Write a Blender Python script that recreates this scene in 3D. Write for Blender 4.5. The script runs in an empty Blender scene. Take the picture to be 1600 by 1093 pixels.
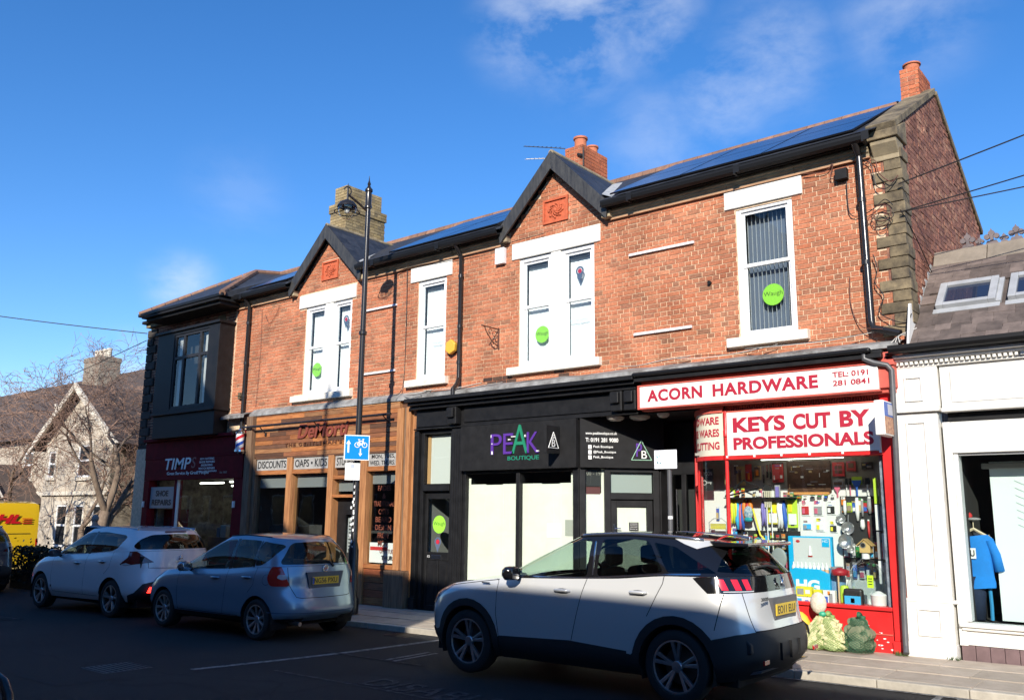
import bpy, bmesh, math, random
import numpy as np
from mathutils import Vector, Matrix
from mathutils.geometry import delaunay_2d_cdt
random.seed(7)
R = math.radians
scene = bpy.context.scene
COL = scene.collection

# ------------------------------------------------------------------ camera
cam_data = bpy.data.cameras.new('camera')
cam = bpy.data.objects.new('camera', cam_data); COL.objects.link(cam)
cam_data.sensor_width = 36.0
cam_data.lens = 1360 / 1600 * 36
cam_data.clip_end = 3000
def set_camera(loc, pitch, yaw, roll):
    p, y, r = R(pitch), R(yaw), R(roll)
    F = Vector((-math.sin(y)*math.cos(p), math.cos(y)*math.cos(p), math.sin(p)))
    Rt = Vector((math.cos(y), math.sin(y), 0)); U = Rt.cross(F)
    R2 = Rt*math.cos(r) + U*math.sin(r); U2 = -Rt*math.sin(r) + U*math.cos(r)
    M = Matrix((R2, U2, -F)).transposed().to_4x4(); M.translation = loc
    cam.matrix_world = M
set_camera((0, -12.06, 1.66), 10.68, 39.57, 0.59)
scene.camera = cam

# ------------------------------------------------------------------ light
TO_SUN = Vector((0.49, -1.0, 0.53)).normalized()
SUN_EL = math.asin(TO_SUN.z); SUN_ROT = math.atan2(TO_SUN.x, TO_SUN.y)
sun_data = bpy.data.lights.new('sun', 'SUN'); sun = bpy.data.objects.new('sun', sun_data); COL.objects.link(sun)
sun_data.energy = 5.0; sun_data.angle = R(0.55); sun_data.color = (1.0, 0.93, 0.82)
sun.rotation_euler = (-TO_SUN).to_track_quat('-Z', 'Y').to_euler()
world = bpy.data.worlds.new('World'); scene.world = world; world.use_nodes = True
wn = world.node_tree; wn.nodes.clear()
def WN(t, **k):
    n = wn.nodes.new(t)
    for a, b in k.items(): setattr(n, a, b)
    return n
wl = wn.links.new
w_out = WN('ShaderNodeOutputWorld'); w_bg = WN('ShaderNodeBackground'); w_bg.inputs['Strength'].default_value = 0.095
sky = WN('ShaderNodeTexSky', sky_type='NISHITA', sun_disc=False)
sky.sun_elevation = SUN_EL; sky.sun_rotation = SUN_ROT; sky.air_density = 1.0; sky.dust_density = 0.0; sky.ozone_density = 3.0
w_tc = WN('ShaderNodeTexCoord')
hsv = WN('ShaderNodeHueSaturation'); hsv.inputs['Saturation'].default_value = 1.22; hsv.inputs['Value'].default_value = 1.40
tint = WN('ShaderNodeMix', data_type='RGBA', blend_type='MULTIPLY'); tint.inputs[0].default_value = 1.0; tint.inputs[7].default_value = (0.97, 0.99, 1.13, 1)
wl(sky.outputs[0], tint.inputs[6]); wl(tint.outputs[2], hsv.inputs['Color'])
# thin clouds: a handful of wisps scattered over the dome, each a soft lobe broken up by noise
CLOUDS = [((-0.49, 0.70, 0.52), 0.10, 0.75), ((-0.54, 0.67, 0.51), 0.07, 0.6), ((-0.43, 0.74, 0.52), 0.07, 0.6), ((-0.33, 0.82, 0.47), 0.08, 0.5), ((-0.38, 0.81, 0.44), 0.07, 0.5), ((-0.45, 0.79, 0.41), 0.08, 0.26),
          ((-0.80, 0.50, 0.34), 0.07, 0.12), ((-0.85, 0.47, 0.24), 0.045, 0.6), ((-0.89, 0.44, 0.13), 0.06, 1.2), ((-0.93, 0.36, 0.07), 0.05, 0.9), ((-0.20, 0.85, 0.49), 0.09, 0.35),
          ((0.5, 0.7, 0.5), 0.2, 0.5), ((0.8, -0.3, 0.5), 0.25, 0.6), ((-0.6, -0.6, 0.5), 0.25, 0.6), ((0.2, -0.9, 0.35), 0.2, 0.6)]
mp = WN('ShaderNodeMapping'); mp.inputs['Scale'].default_value = (1.0, 1.0, 1.8); wl(w_tc.outputs['Generated'], mp.inputs[0])
nz = WN('ShaderNodeTexNoise'); nz.inputs['Scale'].default_value = 8; nz.inputs['Detail'].default_value = 8; nz.inputs['Roughness'].default_value = 0.6
nz.inputs['Distortion'].default_value = 0.15
wl(mp.outputs[0], nz.inputs['Vector'])
acc = None
for d, rad, st in CLOUDS:
    d = Vector(d).normalized()
    vd = WN('ShaderNodeVectorMath', operation='DISTANCE'); wl(w_tc.outputs['Generated'], vd.inputs[0]); vd.inputs[1].default_value = d
    mr = WN('ShaderNodeMapRange', interpolation_type='SMOOTHERSTEP'); mr.inputs['From Min'].default_value = rad*1.25; mr.inputs['From Max'].default_value = 0.0
    mr.inputs['To Max'].default_value = st*0.7; wl(vd.outputs['Value'], mr.inputs['Value'])
    if acc is None: acc = mr.outputs[0]
    else:
        mx = WN('ShaderNodeMath', operation='MAXIMUM'); wl(acc, mx.inputs[0]); wl(mr.outputs[0], mx.inputs[1]); acc = mx.outputs[0]
nr = WN('ShaderNodeMapRange'); nr.inputs['From Min'].default_value = 0.40; nr.inputs['From Max'].default_value = 0.66; wl(nz.outputs[0], nr.inputs['Value'])
mm = WN('ShaderNodeMath', operation='MULTIPLY'); wl(acc, mm.inputs[0]); wl(nr.outputs[0], mm.inputs[1])
cmix = WN('ShaderNodeMix', data_type='RGBA'); wl(mm.outputs[0], cmix.inputs[0]); wl(hsv.outputs[0], cmix.inputs[6]); cmix.inputs[7].default_value = (8.0, 8.4, 9.0, 1)
wl(cmix.outputs[2], w_bg.inputs['Color']); wl(w_bg.outputs[0], w_out.inputs[0])
scene.view_settings.view_transform = 'Standard'; scene.view_settings.look = 'None'
scene.view_settings.exposure = 0.4; scene.view_settings.gamma = 1.0
scene.render.engine = 'CYCLES'
scene.cycles.max_bounces = 8; scene.cycles.transparent_max_bounces = 16

# ------------------------------------------------------------------ materials
MATS = {}
def mat(name, col, rough=0.6, metal=0.0, var=0.0, nscale=6.0, bump=0.0, bscale=40.0, col2=None, spec=0.5, coat=0.0, emit=None, estr=0.0, stretch=None, island=0.0, thr=(0.35, 0.65)):
    if name in MATS: return MATS[name]
    m = bpy.data.materials.new(name); m.use_nodes = True; MATS[name] = m
    nt = m.node_tree; n = nt.nodes; l = nt.links.new; b = n['Principled BSDF']
    b.inputs['Roughness'].default_value = rough; b.inputs['Metallic'].default_value = metal
    b.inputs['Specular IOR Level'].default_value = spec; b.inputs['Coat Weight'].default_value = coat
    b.inputs['Base Color'].default_value = (*col, 1)
    if emit: b.inputs['Emission Color'].default_value = (*emit, 1); b.inputs['Emission Strength'].default_value = estr
    tc = n.new('ShaderNodeTexCoord'); vec = tc.outputs['Object']
    if stretch:
        mpn = n.new('ShaderNodeMapping'); mpn.inputs['Scale'].default_value = stretch; l(vec, mpn.inputs[0]); vec = mpn.outputs[0]
    cout = None
    if var or col2:
        t = n.new('ShaderNodeTexNoise'); t.inputs['Scale'].default_value = nscale; t.inputs['Detail'].default_value = 7; t.inputs['Roughness'].default_value = 0.65
        l(vec, t.inputs['Vector'])
        mr = n.new('ShaderNodeMapRange'); mr.inputs['From Min'].default_value = thr[0]; mr.inputs['From Max'].default_value = thr[1]; l(t.outputs[0], mr.inputs['Value'])
        mx = n.new('ShaderNodeMix'); mx.data_type = 'RGBA'; l(mr.outputs[0], mx.inputs[0])
        a = col; c2 = col2 if col2 else tuple(min(1, c*(1+var)) for c in col)
        if not col2: a = tuple(c*(1-var) for c in col)
        mx.inputs[6].default_value = (*a, 1); mx.inputs[7].default_value = (*c2, 1); cout = mx.outputs[2]
        rr = n.new('ShaderNodeMapRange'); rr.inputs['To Min'].default_value = max(0, rough-0.08); rr.inputs['To Max'].default_value = min(1, rough+0.12)
        l(t.outputs[0], rr.inputs['Value']); l(rr.outputs[0], b.inputs['Roughness'])
    if island:
        g = n.new('ShaderNodeNewGeometry'); oi = n.new('ShaderNodeObjectInfo')
        ad = n.new('ShaderNodeMath'); ad.operation = 'ADD'; l(g.outputs['Random Per Island'], ad.inputs[0]); l(oi.outputs['Random'], ad.inputs[1])
        fr = n.new('ShaderNodeMath'); fr.operation = 'FRACT'; l(ad.outputs[0], fr.inputs[0])
        r2 = n.new('ShaderNodeMapRange'); r2.inputs['To Min'].default_value = 1-island; r2.inputs['To Max'].default_value = 1+island; l(fr.outputs[0], r2.inputs['Value'])
        hs = n.new('ShaderNodeHueSaturation'); l(r2.outputs[0], hs.inputs['Value'])
        if cout: l(cout, hs.inputs['Color'])
        else: hs.inputs['Color'].default_value = (*col, 1)
        cout = hs.outputs[0]
    if cout: l(cout, b.inputs['Base Color'])
    if bump:
        t2 = n.new('ShaderNodeTexNoise'); t2.inputs['Scale'].default_value = bscale; t2.inputs['Detail'].default_value = 6; l(vec, t2.inputs['Vector'])
        bp = n.new('ShaderNodeBump'); bp.inputs['Strength'].default_value = bump; bp.inputs['Distance'].default_value = 0.01
        l(t2.outputs[0], bp.inputs['Height']); l(bp.outputs[0], b.inputs['Normal'])
    return m
def brick_mat(name, ramp, stain=0.25):
    if name in MATS: return MATS[name]
    m = bpy.data.materials.new(name); m.use_nodes = True; MATS[name] = m
    nt = m.node_tree; n = nt.nodes; l = nt.links.new; b = n['Principled BSDF']; b.inputs['Roughness'].default_value = 0.85; b.inputs['Specular IOR Level'].default_value = 0.25
    g = n.new('ShaderNodeNewGeometry'); oi = n.new('ShaderNodeObjectInfo')
    ad = n.new('ShaderNodeMath'); ad.operation = 'ADD'; l(g.outputs['Random Per Island'], ad.inputs[0]); l(oi.outputs['Random'], ad.inputs[1])
    fr = n.new('ShaderNodeMath'); fr.operation = 'FRACT'; l(ad.outputs[0], fr.inputs[0])
    cr = n.new('ShaderNodeValToRGB'); l(fr.outputs[0], cr.inputs[0])
    e = cr.color_ramp; e.elements.remove(e.elements[1]); e.elements[0].position = 0; e.elements[0].color = (*ramp[0], 1)
    for i, c in enumerate(ramp[1:]):
        q = e.elements.new((i+1)/(len(ramp)-1)); q.color = (*c, 1)
    tc = n.new('ShaderNodeTexCoord')
    t = n.new('ShaderNodeTexNoise'); t.inputs['Scale'].default_value = 30; t.inputs['Detail'].default_value = 6; l(tc.outputs['Object'], t.inputs['Vector'])
    t3 = n.new('ShaderNodeTexNoise'); t3.inputs['Scale'].default_value = 1.3; t3.inputs['Detail'].default_value = 5; l(g.outputs['Position'], t3.inputs['Vector'])
    m1 = n.new('ShaderNodeMapRange'); m1.inputs['From Min'].default_value = 0.3; m1.inputs['From Max'].default_value = 0.7; m1.inputs['To Min'].default_value = 1-stain; m1.inputs['To Max'].default_value = 1+stain; l(t.outputs[0], m1.inputs['Value'])
    m2 = n.new('ShaderNodeMapRange'); m2.inputs['From Min'].default_value = 0.3; m2.inputs['From Max'].default_value = 0.7; m2.inputs['To Min'].default_value = 0.66; m2.inputs['To Max'].default_value = 1.16; l(t3.outputs[0], m2.inputs['Value'])
    mu = n.new('ShaderNodeMath'); mu.operation = 'MULTIPLY'; l(m1.outputs[0], mu.inputs[0]); l(m2.outputs[0], mu.inputs[1])
    hs = n.new('ShaderNodeHueSaturation'); l(mu.outputs[0], hs.inputs['Value']); l(cr.outputs[0], hs.inputs['Color']); l(hs.outputs[0], b.inputs['Base Color'])
    bp = n.new('ShaderNodeBump'); bp.inputs['Strength'].default_value = 0.5; bp.inputs['Distance'].default_value = 0.006
    l(t.outputs[0], bp.inputs['Height']); l(bp.outputs[0], b.inputs['Normal'])
    return m
def glass(name, tint=(0.9, 0.95, 0.93), refl=1.0, ior=1.5, wav=0.0):
    if name in MATS: return MATS[name]
    m = bpy.data.materials.new(name); m.use_nodes = True; MATS[name] = m
    nt = m.node_tree; n = nt.nodes; l = nt.links.new; n.remove(n['Principled BSDF']); o = n['Material Output']
    tr = n.new('ShaderNodeBsdfTransparent'); tr.inputs[0].default_value = (*tint, 1)
    gl = n.new('ShaderNodeBsdfGlossy'); gl.inputs['Roughness'].default_value = 0.0; gl.inputs[0].default_value = (1, 1, 1, 1)
    fr = n.new('ShaderNodeFresnel'); fr.inputs['IOR'].default_value = ior; ge = n.new('ShaderNodeNewGeometry')
    inv = n.new('ShaderNodeMath'); inv.operation = 'MULTIPLY_ADD'; inv.inputs[1].default_value = -refl; inv.inputs[2].default_value = refl; l(ge.outputs['Backfacing'], inv.inputs[0])
    mu = n.new('ShaderNodeMath'); mu.operation = 'MULTIPLY'; mu.use_clamp = True; l(fr.outputs[0], mu.inputs[0]); l(inv.outputs[0], mu.inputs[1])
    ms = n.new('ShaderNodeMixShader'); l(mu.outputs[0], ms.inputs[0]); l(tr.outputs[0], ms.inputs[1]); l(gl.outputs[0], ms.inputs[2]); l(ms.outputs[0], o.inputs[0])
    if wav:
        tc = n.new('ShaderNodeTexCoord'); t = n.new('ShaderNodeTexNoise'); t.inputs['Scale'].default_value = 1.6; l(tc.outputs['Object'], t.inputs['Vector'])
        bp = n.new('ShaderNodeBump'); bp.inputs['Strength'].default_value = wav; bp.inputs['Distance'].default_value = 0.05; l(t.outputs[0], bp.inputs['Height'])
        l(bp.outputs[0], gl.inputs['Normal'])
    return m

RED_RAMP = [(0.455, 0.165, 0.086), (0.512, 0.191, 0.099), (0.477, 0.171, 0.09), (0.41, 0.156, 0.086), (0.534, 0.216, 0.117), (0.477, 0.156, 0.077), (0.341, 0.145, 0.086), (0.523, 0.221, 0.122), (0.455, 0.165, 0.086), (0.284, 0.136, 0.081), (0.5, 0.186, 0.099), (0.489, 0.18, 0.095), (0.432, 0.16, 0.086)]
M_BRICK = brick_mat('red_brick', RED_RAMP)
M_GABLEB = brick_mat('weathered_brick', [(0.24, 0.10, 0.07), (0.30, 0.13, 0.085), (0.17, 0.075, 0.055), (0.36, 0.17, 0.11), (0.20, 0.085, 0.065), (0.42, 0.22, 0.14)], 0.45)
M_CHIM = brick_mat('orange_brick', [(0.44, 0.13, 0.06), (0.50, 0.16, 0.08), (0.36, 0.11, 0.055), (0.46, 0.15, 0.07), (0.30, 0.10, 0.06)])
M_BUFF = brick_mat('buff_brick', [(0.36, 0.27, 0.13), (0.28, 0.21, 0.11), (0.42, 0.32, 0.17), (0.20, 0.16, 0.10), (0.38, 0.29, 0.15)])
M_MORTAR = mat('mortar', (0.66, 0.49, 0.33), 0.95, var=0.2, nscale=12, bump=0.3)
M_MORTAR_D = mat('dark_mortar', (0.22, 0.17, 0.12), 0.95, var=0.2, nscale=12)
M_WHITE = mat('white_paint', (0.75, 0.735, 0.69), 0.5, col2=(0.62, 0.60, 0.54), nscale=2.6, bump=0.2, bscale=35, thr=(0.50, 0.80))
M_UPVC = mat('white_frame', (0.82, 0.82, 0.82), 0.3)
M_SILLC = mat('white_sill', (0.80, 0.76, 0.66), 0.55, col2=(0.58, 0.53, 0.42), nscale=6, bump=0.3, thr=(0.50, 0.78))
M_STONE = mat('sandstone', (0.34, 0.27, 0.17), 0.9, col2=(0.20, 0.16, 0.10), nscale=5, bump=0.5, bscale=25, island=0.2)
M_STONED = mat('soot_stone', (0.26, 0.20, 0.115), 0.9, col2=(0.06, 0.048, 0.034), nscale=4, bump=0.5, bscale=25, island=0.25)
M_CORN = mat('cornice_stone', (0.40, 0.32, 0.20), 0.9, col2=(0.22, 0.18, 0.12), nscale=3, bump=0.3, island=0.12)
M_BLACK = mat('black_paint', (0.011, 0.011, 0.012), 0.5, var=0.3, nscale=6, bump=0.06, spec=0.3)
M_BLACKM = mat('black_matt', (0.012, 0.012, 0.013), 0.7, var=0.3, spec=0.25)
M_GUTTER = mat('gutter_plastic', (0.008, 0.008, 0.009), 0.5, spec=0.3)
M_PIPE = mat('painted_pipe', (0.02, 0.018, 0.018), 0.25)
M_PIPEG = mat('grey_pipe', (0.09, 0.09, 0.095), 0.4, var=0.15)
M_SLATE = mat('slate', (0.030, 0.032, 0.038), 0.5, var=0.3, nscale=8, bump=0.2, island=0.25)
M_SLATEB = mat('brown_slate', (0.13, 0.10, 0.085), 0.7, var=0.25, nscale=7, bump=0.3, island=0.35)
M_LEAD = mat('lead', (0.30, 0.31, 0.31), 0.55, col2=(0.50, 0.50, 0.48), nscale=5, bump=0.4, bscale=12)
M_LEADD = mat('weathered_ledge', (0.34, 0.34, 0.33), 0.6, col2=(0.10, 0.09, 0.08), nscale=3.2, bump=0.5, bscale=14)
M_TERRA = mat('terracotta', (0.46, 0.15, 0.075), 0.8, var=0.2, nscale=10, bump=0.3, island=0.15)
M_RIDGE = mat('ridge_tile', (0.24, 0.13, 0.085), 0.8, var=0.2, nscale=10, island=0.2)
M_CARV = mat('carved_terracotta', (0.50, 0.11, 0.045), 0.8, var=0.2, nscale=14)
M_DARKIN = mat('dark_interior', (0.03, 0.03, 0.03), 0.9)
M_BARGE = mat('bargeboard', (0.022, 0.022, 0.024), 0.5, col2=(0.06, 0.058, 0.055), nscale=4, bump=0.3, stretch=(6, 6, 1))
M_GLASS = glass('window_glass', (0.92, 0.95, 0.95), 1.2, wav=0.04)
M_SHOPG = glass('shop_glass', (0.93, 0.96, 0.95), 0.9, wav=0.03)
M_BLIND = mat('blind', (0.85, 0.85, 0.84), 0.7)
M_LIME = mat('lime_sticker', (0.32, 0.72, 0.06), 0.5)
M_INK = mat('ink', (0.02, 0.02, 0.02), 0.5)

# ------------------------------------------------------------------ mesh helpers
def tag(o, label=None, cat=None, group=None, kind=None, category=None):
    cat = cat or category
    if label: o['label'] = label
    if cat: o['category'] = cat
    if group: o['group'] = group
    if kind: o['kind'] = kind
    return o
def root(name, loc, label, cat, group=None, rz=0.0):
    o = bpy.data.objects.new(name, None); COL.objects.link(o); o.location = loc; o.rotation_euler = (0, 0, rz)
    o.empty_display_size = 0.2
    return tag(o, label, cat, group)
def attach(o, parent, local=False):
    if parent is None: return
    o.parent = parent
    if not local and parent.parent is None:     # parts are modelled in place; only the top-level root carries a transform
        o.matrix_parent_inverse = (Matrix.Translation(parent.location) @ parent.rotation_euler.to_matrix().to_4x4()).inverted()
class MB:
    def __init__(s): s.v = []; s.f = []
    def add(s, vs, fs):
        b = len(s.v); s.v += [tuple(v) for v in vs]; s.f += [tuple(i+b for i in f) for f in fs]; return s
    def box(s, x0, x1, y0, y1, z0, z1):
        return s.add([(x0,y0,z0),(x1,y0,z0),(x1,y1,z0),(x0,y1,z0),(x0,y0,z1),(x1,y0,z1),(x1,y1,z1),(x0,y1,z1)],
                     [(0,3,2,1),(4,5,6,7),(0,1,5,4),(1,2,6,5),(2,3,7,6),(3,0,4,7)])
    def obox(s, O, U, V, N, u0, u1, v0, v1, n0, n1):
        O, U, V, N = map(Vector, (O, U, V, N)); p = []
        for n in (n0, n1):
            for (a, b) in ((u0,v0),(u1,v0),(u1,v1),(u0,v1)): p.append(O+U*a+V*b+N*n)
        return s.add(p, [(0,3,2,1),(4,5,6,7),(0,1,5,4),(1,2,6,5),(2,3,7,6),(3,0,4,7)])
    def prism(s, pts, d0, d1, f):
        """polygon pts (2-D) extruded d0..d1; f(a, b, d) -> 3-D point"""
        n = len(pts); vs = [f(a, b, d0) for a, b in pts] + [f(a, b, d1) for a, b in pts]
        fs = [tuple(range(n)), tuple(range(2*n-1, n-1, -1))] + [(i, i+n, (i+1) % n + n, (i+1) % n) for i in range(n)]
        return s.add(vs, fs)
    def prism_xz(s, pts, y0, y1): return s.prism(pts, y0, y1, lambda a, b, d: (a, d, b))
    def prism_yz(s, pts, x0, x1): return s.prism(pts, x0, x1, lambda a, b, d: (d, a, b))
    def prism_xy(s, pts, z0, z1): return s.prism(pts, z0, z1, lambda a, b, d: (a, b, d))
    def tube(s, path, r, n=8, caps=True):
        path = [Vector(p) for p in path]; rs = r if isinstance(r, (list, tuple)) else [r]*len(path)
        base = len(s.v); prev = None
        for i, p in enumerate(path):
            t = (path[min(i+1, len(path)-1)] - path[max(i-1, 0)]).normalized()
            if prev is None:
                a = Vector((0, 0, 1)) if abs(t.z) < 0.9 else Vector((1, 0, 0)); u = t.cross(a).normalized()
            else: u = (prev - t*prev.dot(t)).normalized()
            prev = u; w = t.cross(u)
            for k in range(n):
                an = 2*math.pi*k/n; s.v.append(tuple(p + (u*math.cos(an) + w*math.sin(an))*rs[i]))
        m = len(path)
        for i in range(m-1):
            for k in range(n): s.f.append((base+i*n+k, base+i*n+(k+1) % n, base+(i+1)*n+(k+1) % n, base+(i+1)*n+k))
        if caps:
            s.f.append(tuple(base+k for k in range(n-1, -1, -1))); s.f.append(tuple(base+(m-1)*n+k for k in range(n)))
        return s
    def lathe(s, prof, c=(0,0,0), n=16, axis='z', arc=1.0):
        base = len(s.v); c = Vector(c)
        for (r, h) in prof:
            for k in range(n):
                a = 2*math.pi*k/n*arc; x, y = r*math.cos(a), r*math.sin(a)
                q = (x, y, h) if axis == 'z' else ((x, h, y) if axis == 'y' else (h, x, y))
                s.v.append(tuple(c+Vector(q)))
        for i in range(len(prof)-1):
            for k in range(n): s.f.append((base+i*n+k, base+i*n+(k+1) % n, base+(i+1)*n+(k+1) % n, base+(i+1)*n+k))
        return s
    def ell(s, c, rx, ry, rz, n=14, m=9):
        base = len(s.v)
        for i in range(m+1):
            ph = math.pi*i/m
            for k in range(n):
                a = 2*math.pi*k/n; s.v.append((c[0]+rx*math.sin(ph)*math.cos(a), c[1]+ry*math.sin(ph)*math.sin(a), c[2]+rz*math.cos(ph)))
        for i in range(m):
            for k in range(n): s.f.append((base+i*n+k, base+(i+1)*n+k, base+(i+1)*n+(k+1) % n, base+i*n+(k+1) % n))
        return s
    def mesh(s, name):
        me = bpy.data.meshes.new(name); me.from_pydata(s.v, [], s.f); me.update(); return me
    def build(s, name, m, parent=None, smooth=False, bevel=0.0, local=False, fixn=True, **tags):
        me = s.mesh(name)
        if fixn:
            bm = bmesh.new(); bm.from_mesh(me); bmesh.ops.recalc_face_normals(bm, faces=bm.faces); bm.to_mesh(me); bm.free()
        if m: me.materials.append(m)
        o = bpy.data.objects.new(name, me); COL.objects.link(o)
        if smooth:
            me.shade_smooth()
            if smooth == 'auto':
                bm = bmesh.new(); bm.from_mesh(me)
                for e in bm.edges:
                    if len(e.link_faces) == 2 and e.calc_face_angle(0) > 0.6: e.smooth = False
                bm.to_mesh(me); bm.free()
        if bevel:
            b = o.modifiers.new('bevel', 'BEVEL'); b.width = bevel; b.segments = 2; b.limit_method = 'ANGLE'; b.angle_limit = R(40)
        attach(o, parent, local)
        return tag(o, **tags) if tags else o
def place(name, me, parent, loc=(0,0,0), rot=None, scale=None, **tags):
    """an object of its own that shares mesh data; loc in world space"""
    o = bpy.data.objects.new(name, me); COL.objects.link(o); attach(o, parent); o.location = loc
    if rot: o.rotation_euler = rot
    if scale: o.scale = scale
    return tag(o, **tags) if tags else o
_tc = {}
def text_mesh(s, bold=0.0, spacing=1.0, shear=0.0):
    key = (s, bold, spacing, shear)
    if key in _tc: return _tc[key]
    cu = bpy.data.curves.new('t', 'FONT'); cu.body = s; cu.size = 1; cu.offset = bold; cu.space_character = spacing; cu.shear = shear; cu.resolution_u = 4
    ob = bpy.data.objects.new('t', cu); COL.objects.link(ob); bpy.context.view_layer.update()
    me = bpy.data.meshes.new_from_object(ob.evaluated_get(bpy.context.evaluated_depsgraph_get()))
    v = np.array([w.co[:] for w in me.vertices]); f = [tuple(p.vertices) for p in me.polygons]
    bpy.data.objects.remove(ob); bpy.data.curves.remove(cu); bpy.data.meshes.remove(me)
    v[:, 0] -= v[:, 0].min(); v[:, 1] -= v[:, 1].min(); v[:, 0] /= max(v[:, 0].max(), 1e-6); v[:, 1] /= max(v[:, 1].max(), 1e-6)
    _tc[key] = (v, f); return v, f
def text(name, s, O, U, V, m, parent, bold=0.0, thick=0.004, spacing=1.0, shear=0.0, local=False, warp=None, mb=None, **tags):
    """lettering filling the rectangle O, O+U, O+V, standing `thick` proud"""
    v, f = text_mesh(s, bold, spacing, shear); O, U, V = Vector(O), Vector(U), Vector(V); N = U.cross(V).normalized()
    P = [O+U*a+V*b+N*thick for a, b, _ in v]; Q = [O+U*a+V*b for a, b, _ in v]
    if warp: P = [warp(p) for p in P]; Q = [warp(p) for p in Q]
    n = len(P); mb2 = mb or MB()
    ed = {}
    for fc in f:
        for i in range(len(fc)):
            a, b = fc[i], fc[(i+1) % len(fc)]
            if (b, a) in ed: del ed[(b, a)]
            else: ed[(a, b)] = 1
    mb2.add(P+Q, f + [(a, a+n, b+n, b) for a, b in ed])
    if mb: return None
    return mb2.build(name, m, parent, local=local, fixn=False, **tags)
def zg(x): return 0.011*(x+3)            # the street falls gently to the left
# ------------------------------------------------------------------ ground
RY = -2.05      # kerb line
def sheet(name, x0, x1, y0, y1, dz, m, kind='structure', nx=1):
    b = MB()
    for i in range(nx):
        a, c = x0+(x1-x0)*i/nx, x0+(x1-x0)*(i+1)/nx
        b.add([(a,y0,zg(a)+dz),(c,y0,zg(c)+dz),(c,y1,zg(c)+dz),(a,y1,zg(a)+dz)], [(0,1,2,3)])
    return b.build(name, m, kind=kind) if kind else b.build(name, m)
M_ASPH = mat('asphalt', (0.0095, 0.0095, 0.0105), 0.9, col2=(0.019, 0.019, 0.019), nscale=2.5, bump=0.9, bscale=120)
def weather_road(m):
    nt = m.node_tree; n = nt.nodes; l = nt.links.new; b = n['Principled BSDF']; src = b.inputs['Base Color'].links[0].from_socket; tc = n.new('ShaderNodeTexCoord')
    v = n.new('ShaderNodeTexVoronoi'); v.feature = 'DISTANCE_TO_EDGE'; v.inputs['Scale'].default_value = 0.55; ns = n.new('ShaderNodeTexNoise'); ns.inputs['Scale'].default_value = 2.2; ns.inputs['Detail'].default_value = 6
    mx = n.new('ShaderNodeMix'); mx.data_type = 'VECTOR'; mx.inputs[0].default_value = 0.22; l(tc.outputs['Object'], ns.inputs['Vector']); l(tc.outputs['Object'], mx.inputs[4]); l(ns.outputs['Color'], mx.inputs[5]); l(mx.outputs[1], v.inputs['Vector'])
    r = n.new('ShaderNodeMapRange'); r.inputs['From Max'].default_value = 0.012; r.inputs['To Min'].default_value = 0.35; l(v.outputs['Distance'], r.inputs['Value'])
    st = n.new('ShaderNodeTexNoise'); st.inputs['Scale'].default_value = 0.7; st.inputs['Detail'].default_value = 4; l(tc.outputs['Object'], st.inputs['Vector']); r2 = n.new('ShaderNodeMapRange'); r2.inputs['From Min'].default_value = .35; r2.inputs['From Max'].default_value = .65; r2.inputs['To Min'].default_value = .65; r2.inputs['To Max'].default_value = 1.35; l(st.outputs[0], r2.inputs['Value'])
    ag = n.new('ShaderNodeTexVoronoi'); ag.inputs['Scale'].default_value = 90; l(tc.outputs['Object'], ag.inputs['Vector']); r3 = n.new('ShaderNodeMapRange'); r3.inputs['From Max'].default_value = .5; r3.inputs['To Min'].default_value = 1.7; r3.inputs['To Max'].default_value = .6; l(ag.outputs['Distance'], r3.inputs['Value'])
    m1 = n.new('ShaderNodeMath'); m1.operation = 'MULTIPLY'; l(r.outputs[0], m1.inputs[0]); l(r2.outputs[0], m1.inputs[1]); m2 = n.new('ShaderNodeMath'); m2.operation = 'MULTIPLY'; l(m1.outputs[0], m2.inputs[0]); l(r3.outputs[0], m2.inputs[1])
    hs = n.new('ShaderNodeHueSaturation'); l(m2.outputs[0], hs.inputs['Value']); l(src, hs.inputs['Color']); l(hs.outputs[0], b.inputs['Base Color'])
weather_road(M_ASPH)
M_PAVE = mat('paving', (0.36, 0.30, 0.23), 0.85, col2=(0.46, 0.39, 0.31), nscale=4, bump=0.3, bscale=60, island=0.12)
M_PAVEB = mat('paving_joint', (0.12, 0.10, 0.08), 0.95, var=0.2)
M_KERB = mat('kerb_stone', (0.42, 0.38, 0.31), 0.85, var=0.15, nscale=6, bump=0.3, island=0.1)
M_LINE = mat('road_paint', (0.26, 0.26, 0.245), 0.8, col2=(0.03, 0.03, 0.03), nscale=11, bump=0.3, thr=(0.42, 0.66))
M_LINEW = mat('worn_road_paint', (0.065, 0.065, 0.065), 0.85, col2=(0.014, 0.014, 0.015), nscale=14, bump=0.3, thr=(0.36, 0.54))
road = MB()
road.add([(-420,-400,zg(-45)-0.13),(300,-400,zg(-45)-0.13),(300,500,zg(-45)-0.13),(-420,500,zg(-45)-0.13)], [(0,1,2,3)])
road.build('ground', M_ASPH, kind='structure')
sheet('road', -60, 30, -60, RY, -0.11, M_ASPH, nx=6)
pav = sheet('pavement', -24.2, 8, RY+0.13, 0.6, -0.055, M_PAVEB, nx=4)
sheet('side_street', -60, -24.2, RY, 60, -0.11, M_ASPH, nx=4)
# near pavement the camera stands on
sheet('near_pavement', -40, 20, -15.5, -10.6, -0.001, mat('paving_near', (0.25, 0.22, 0.18), 0.9, var=0.15), nx=4)
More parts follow.
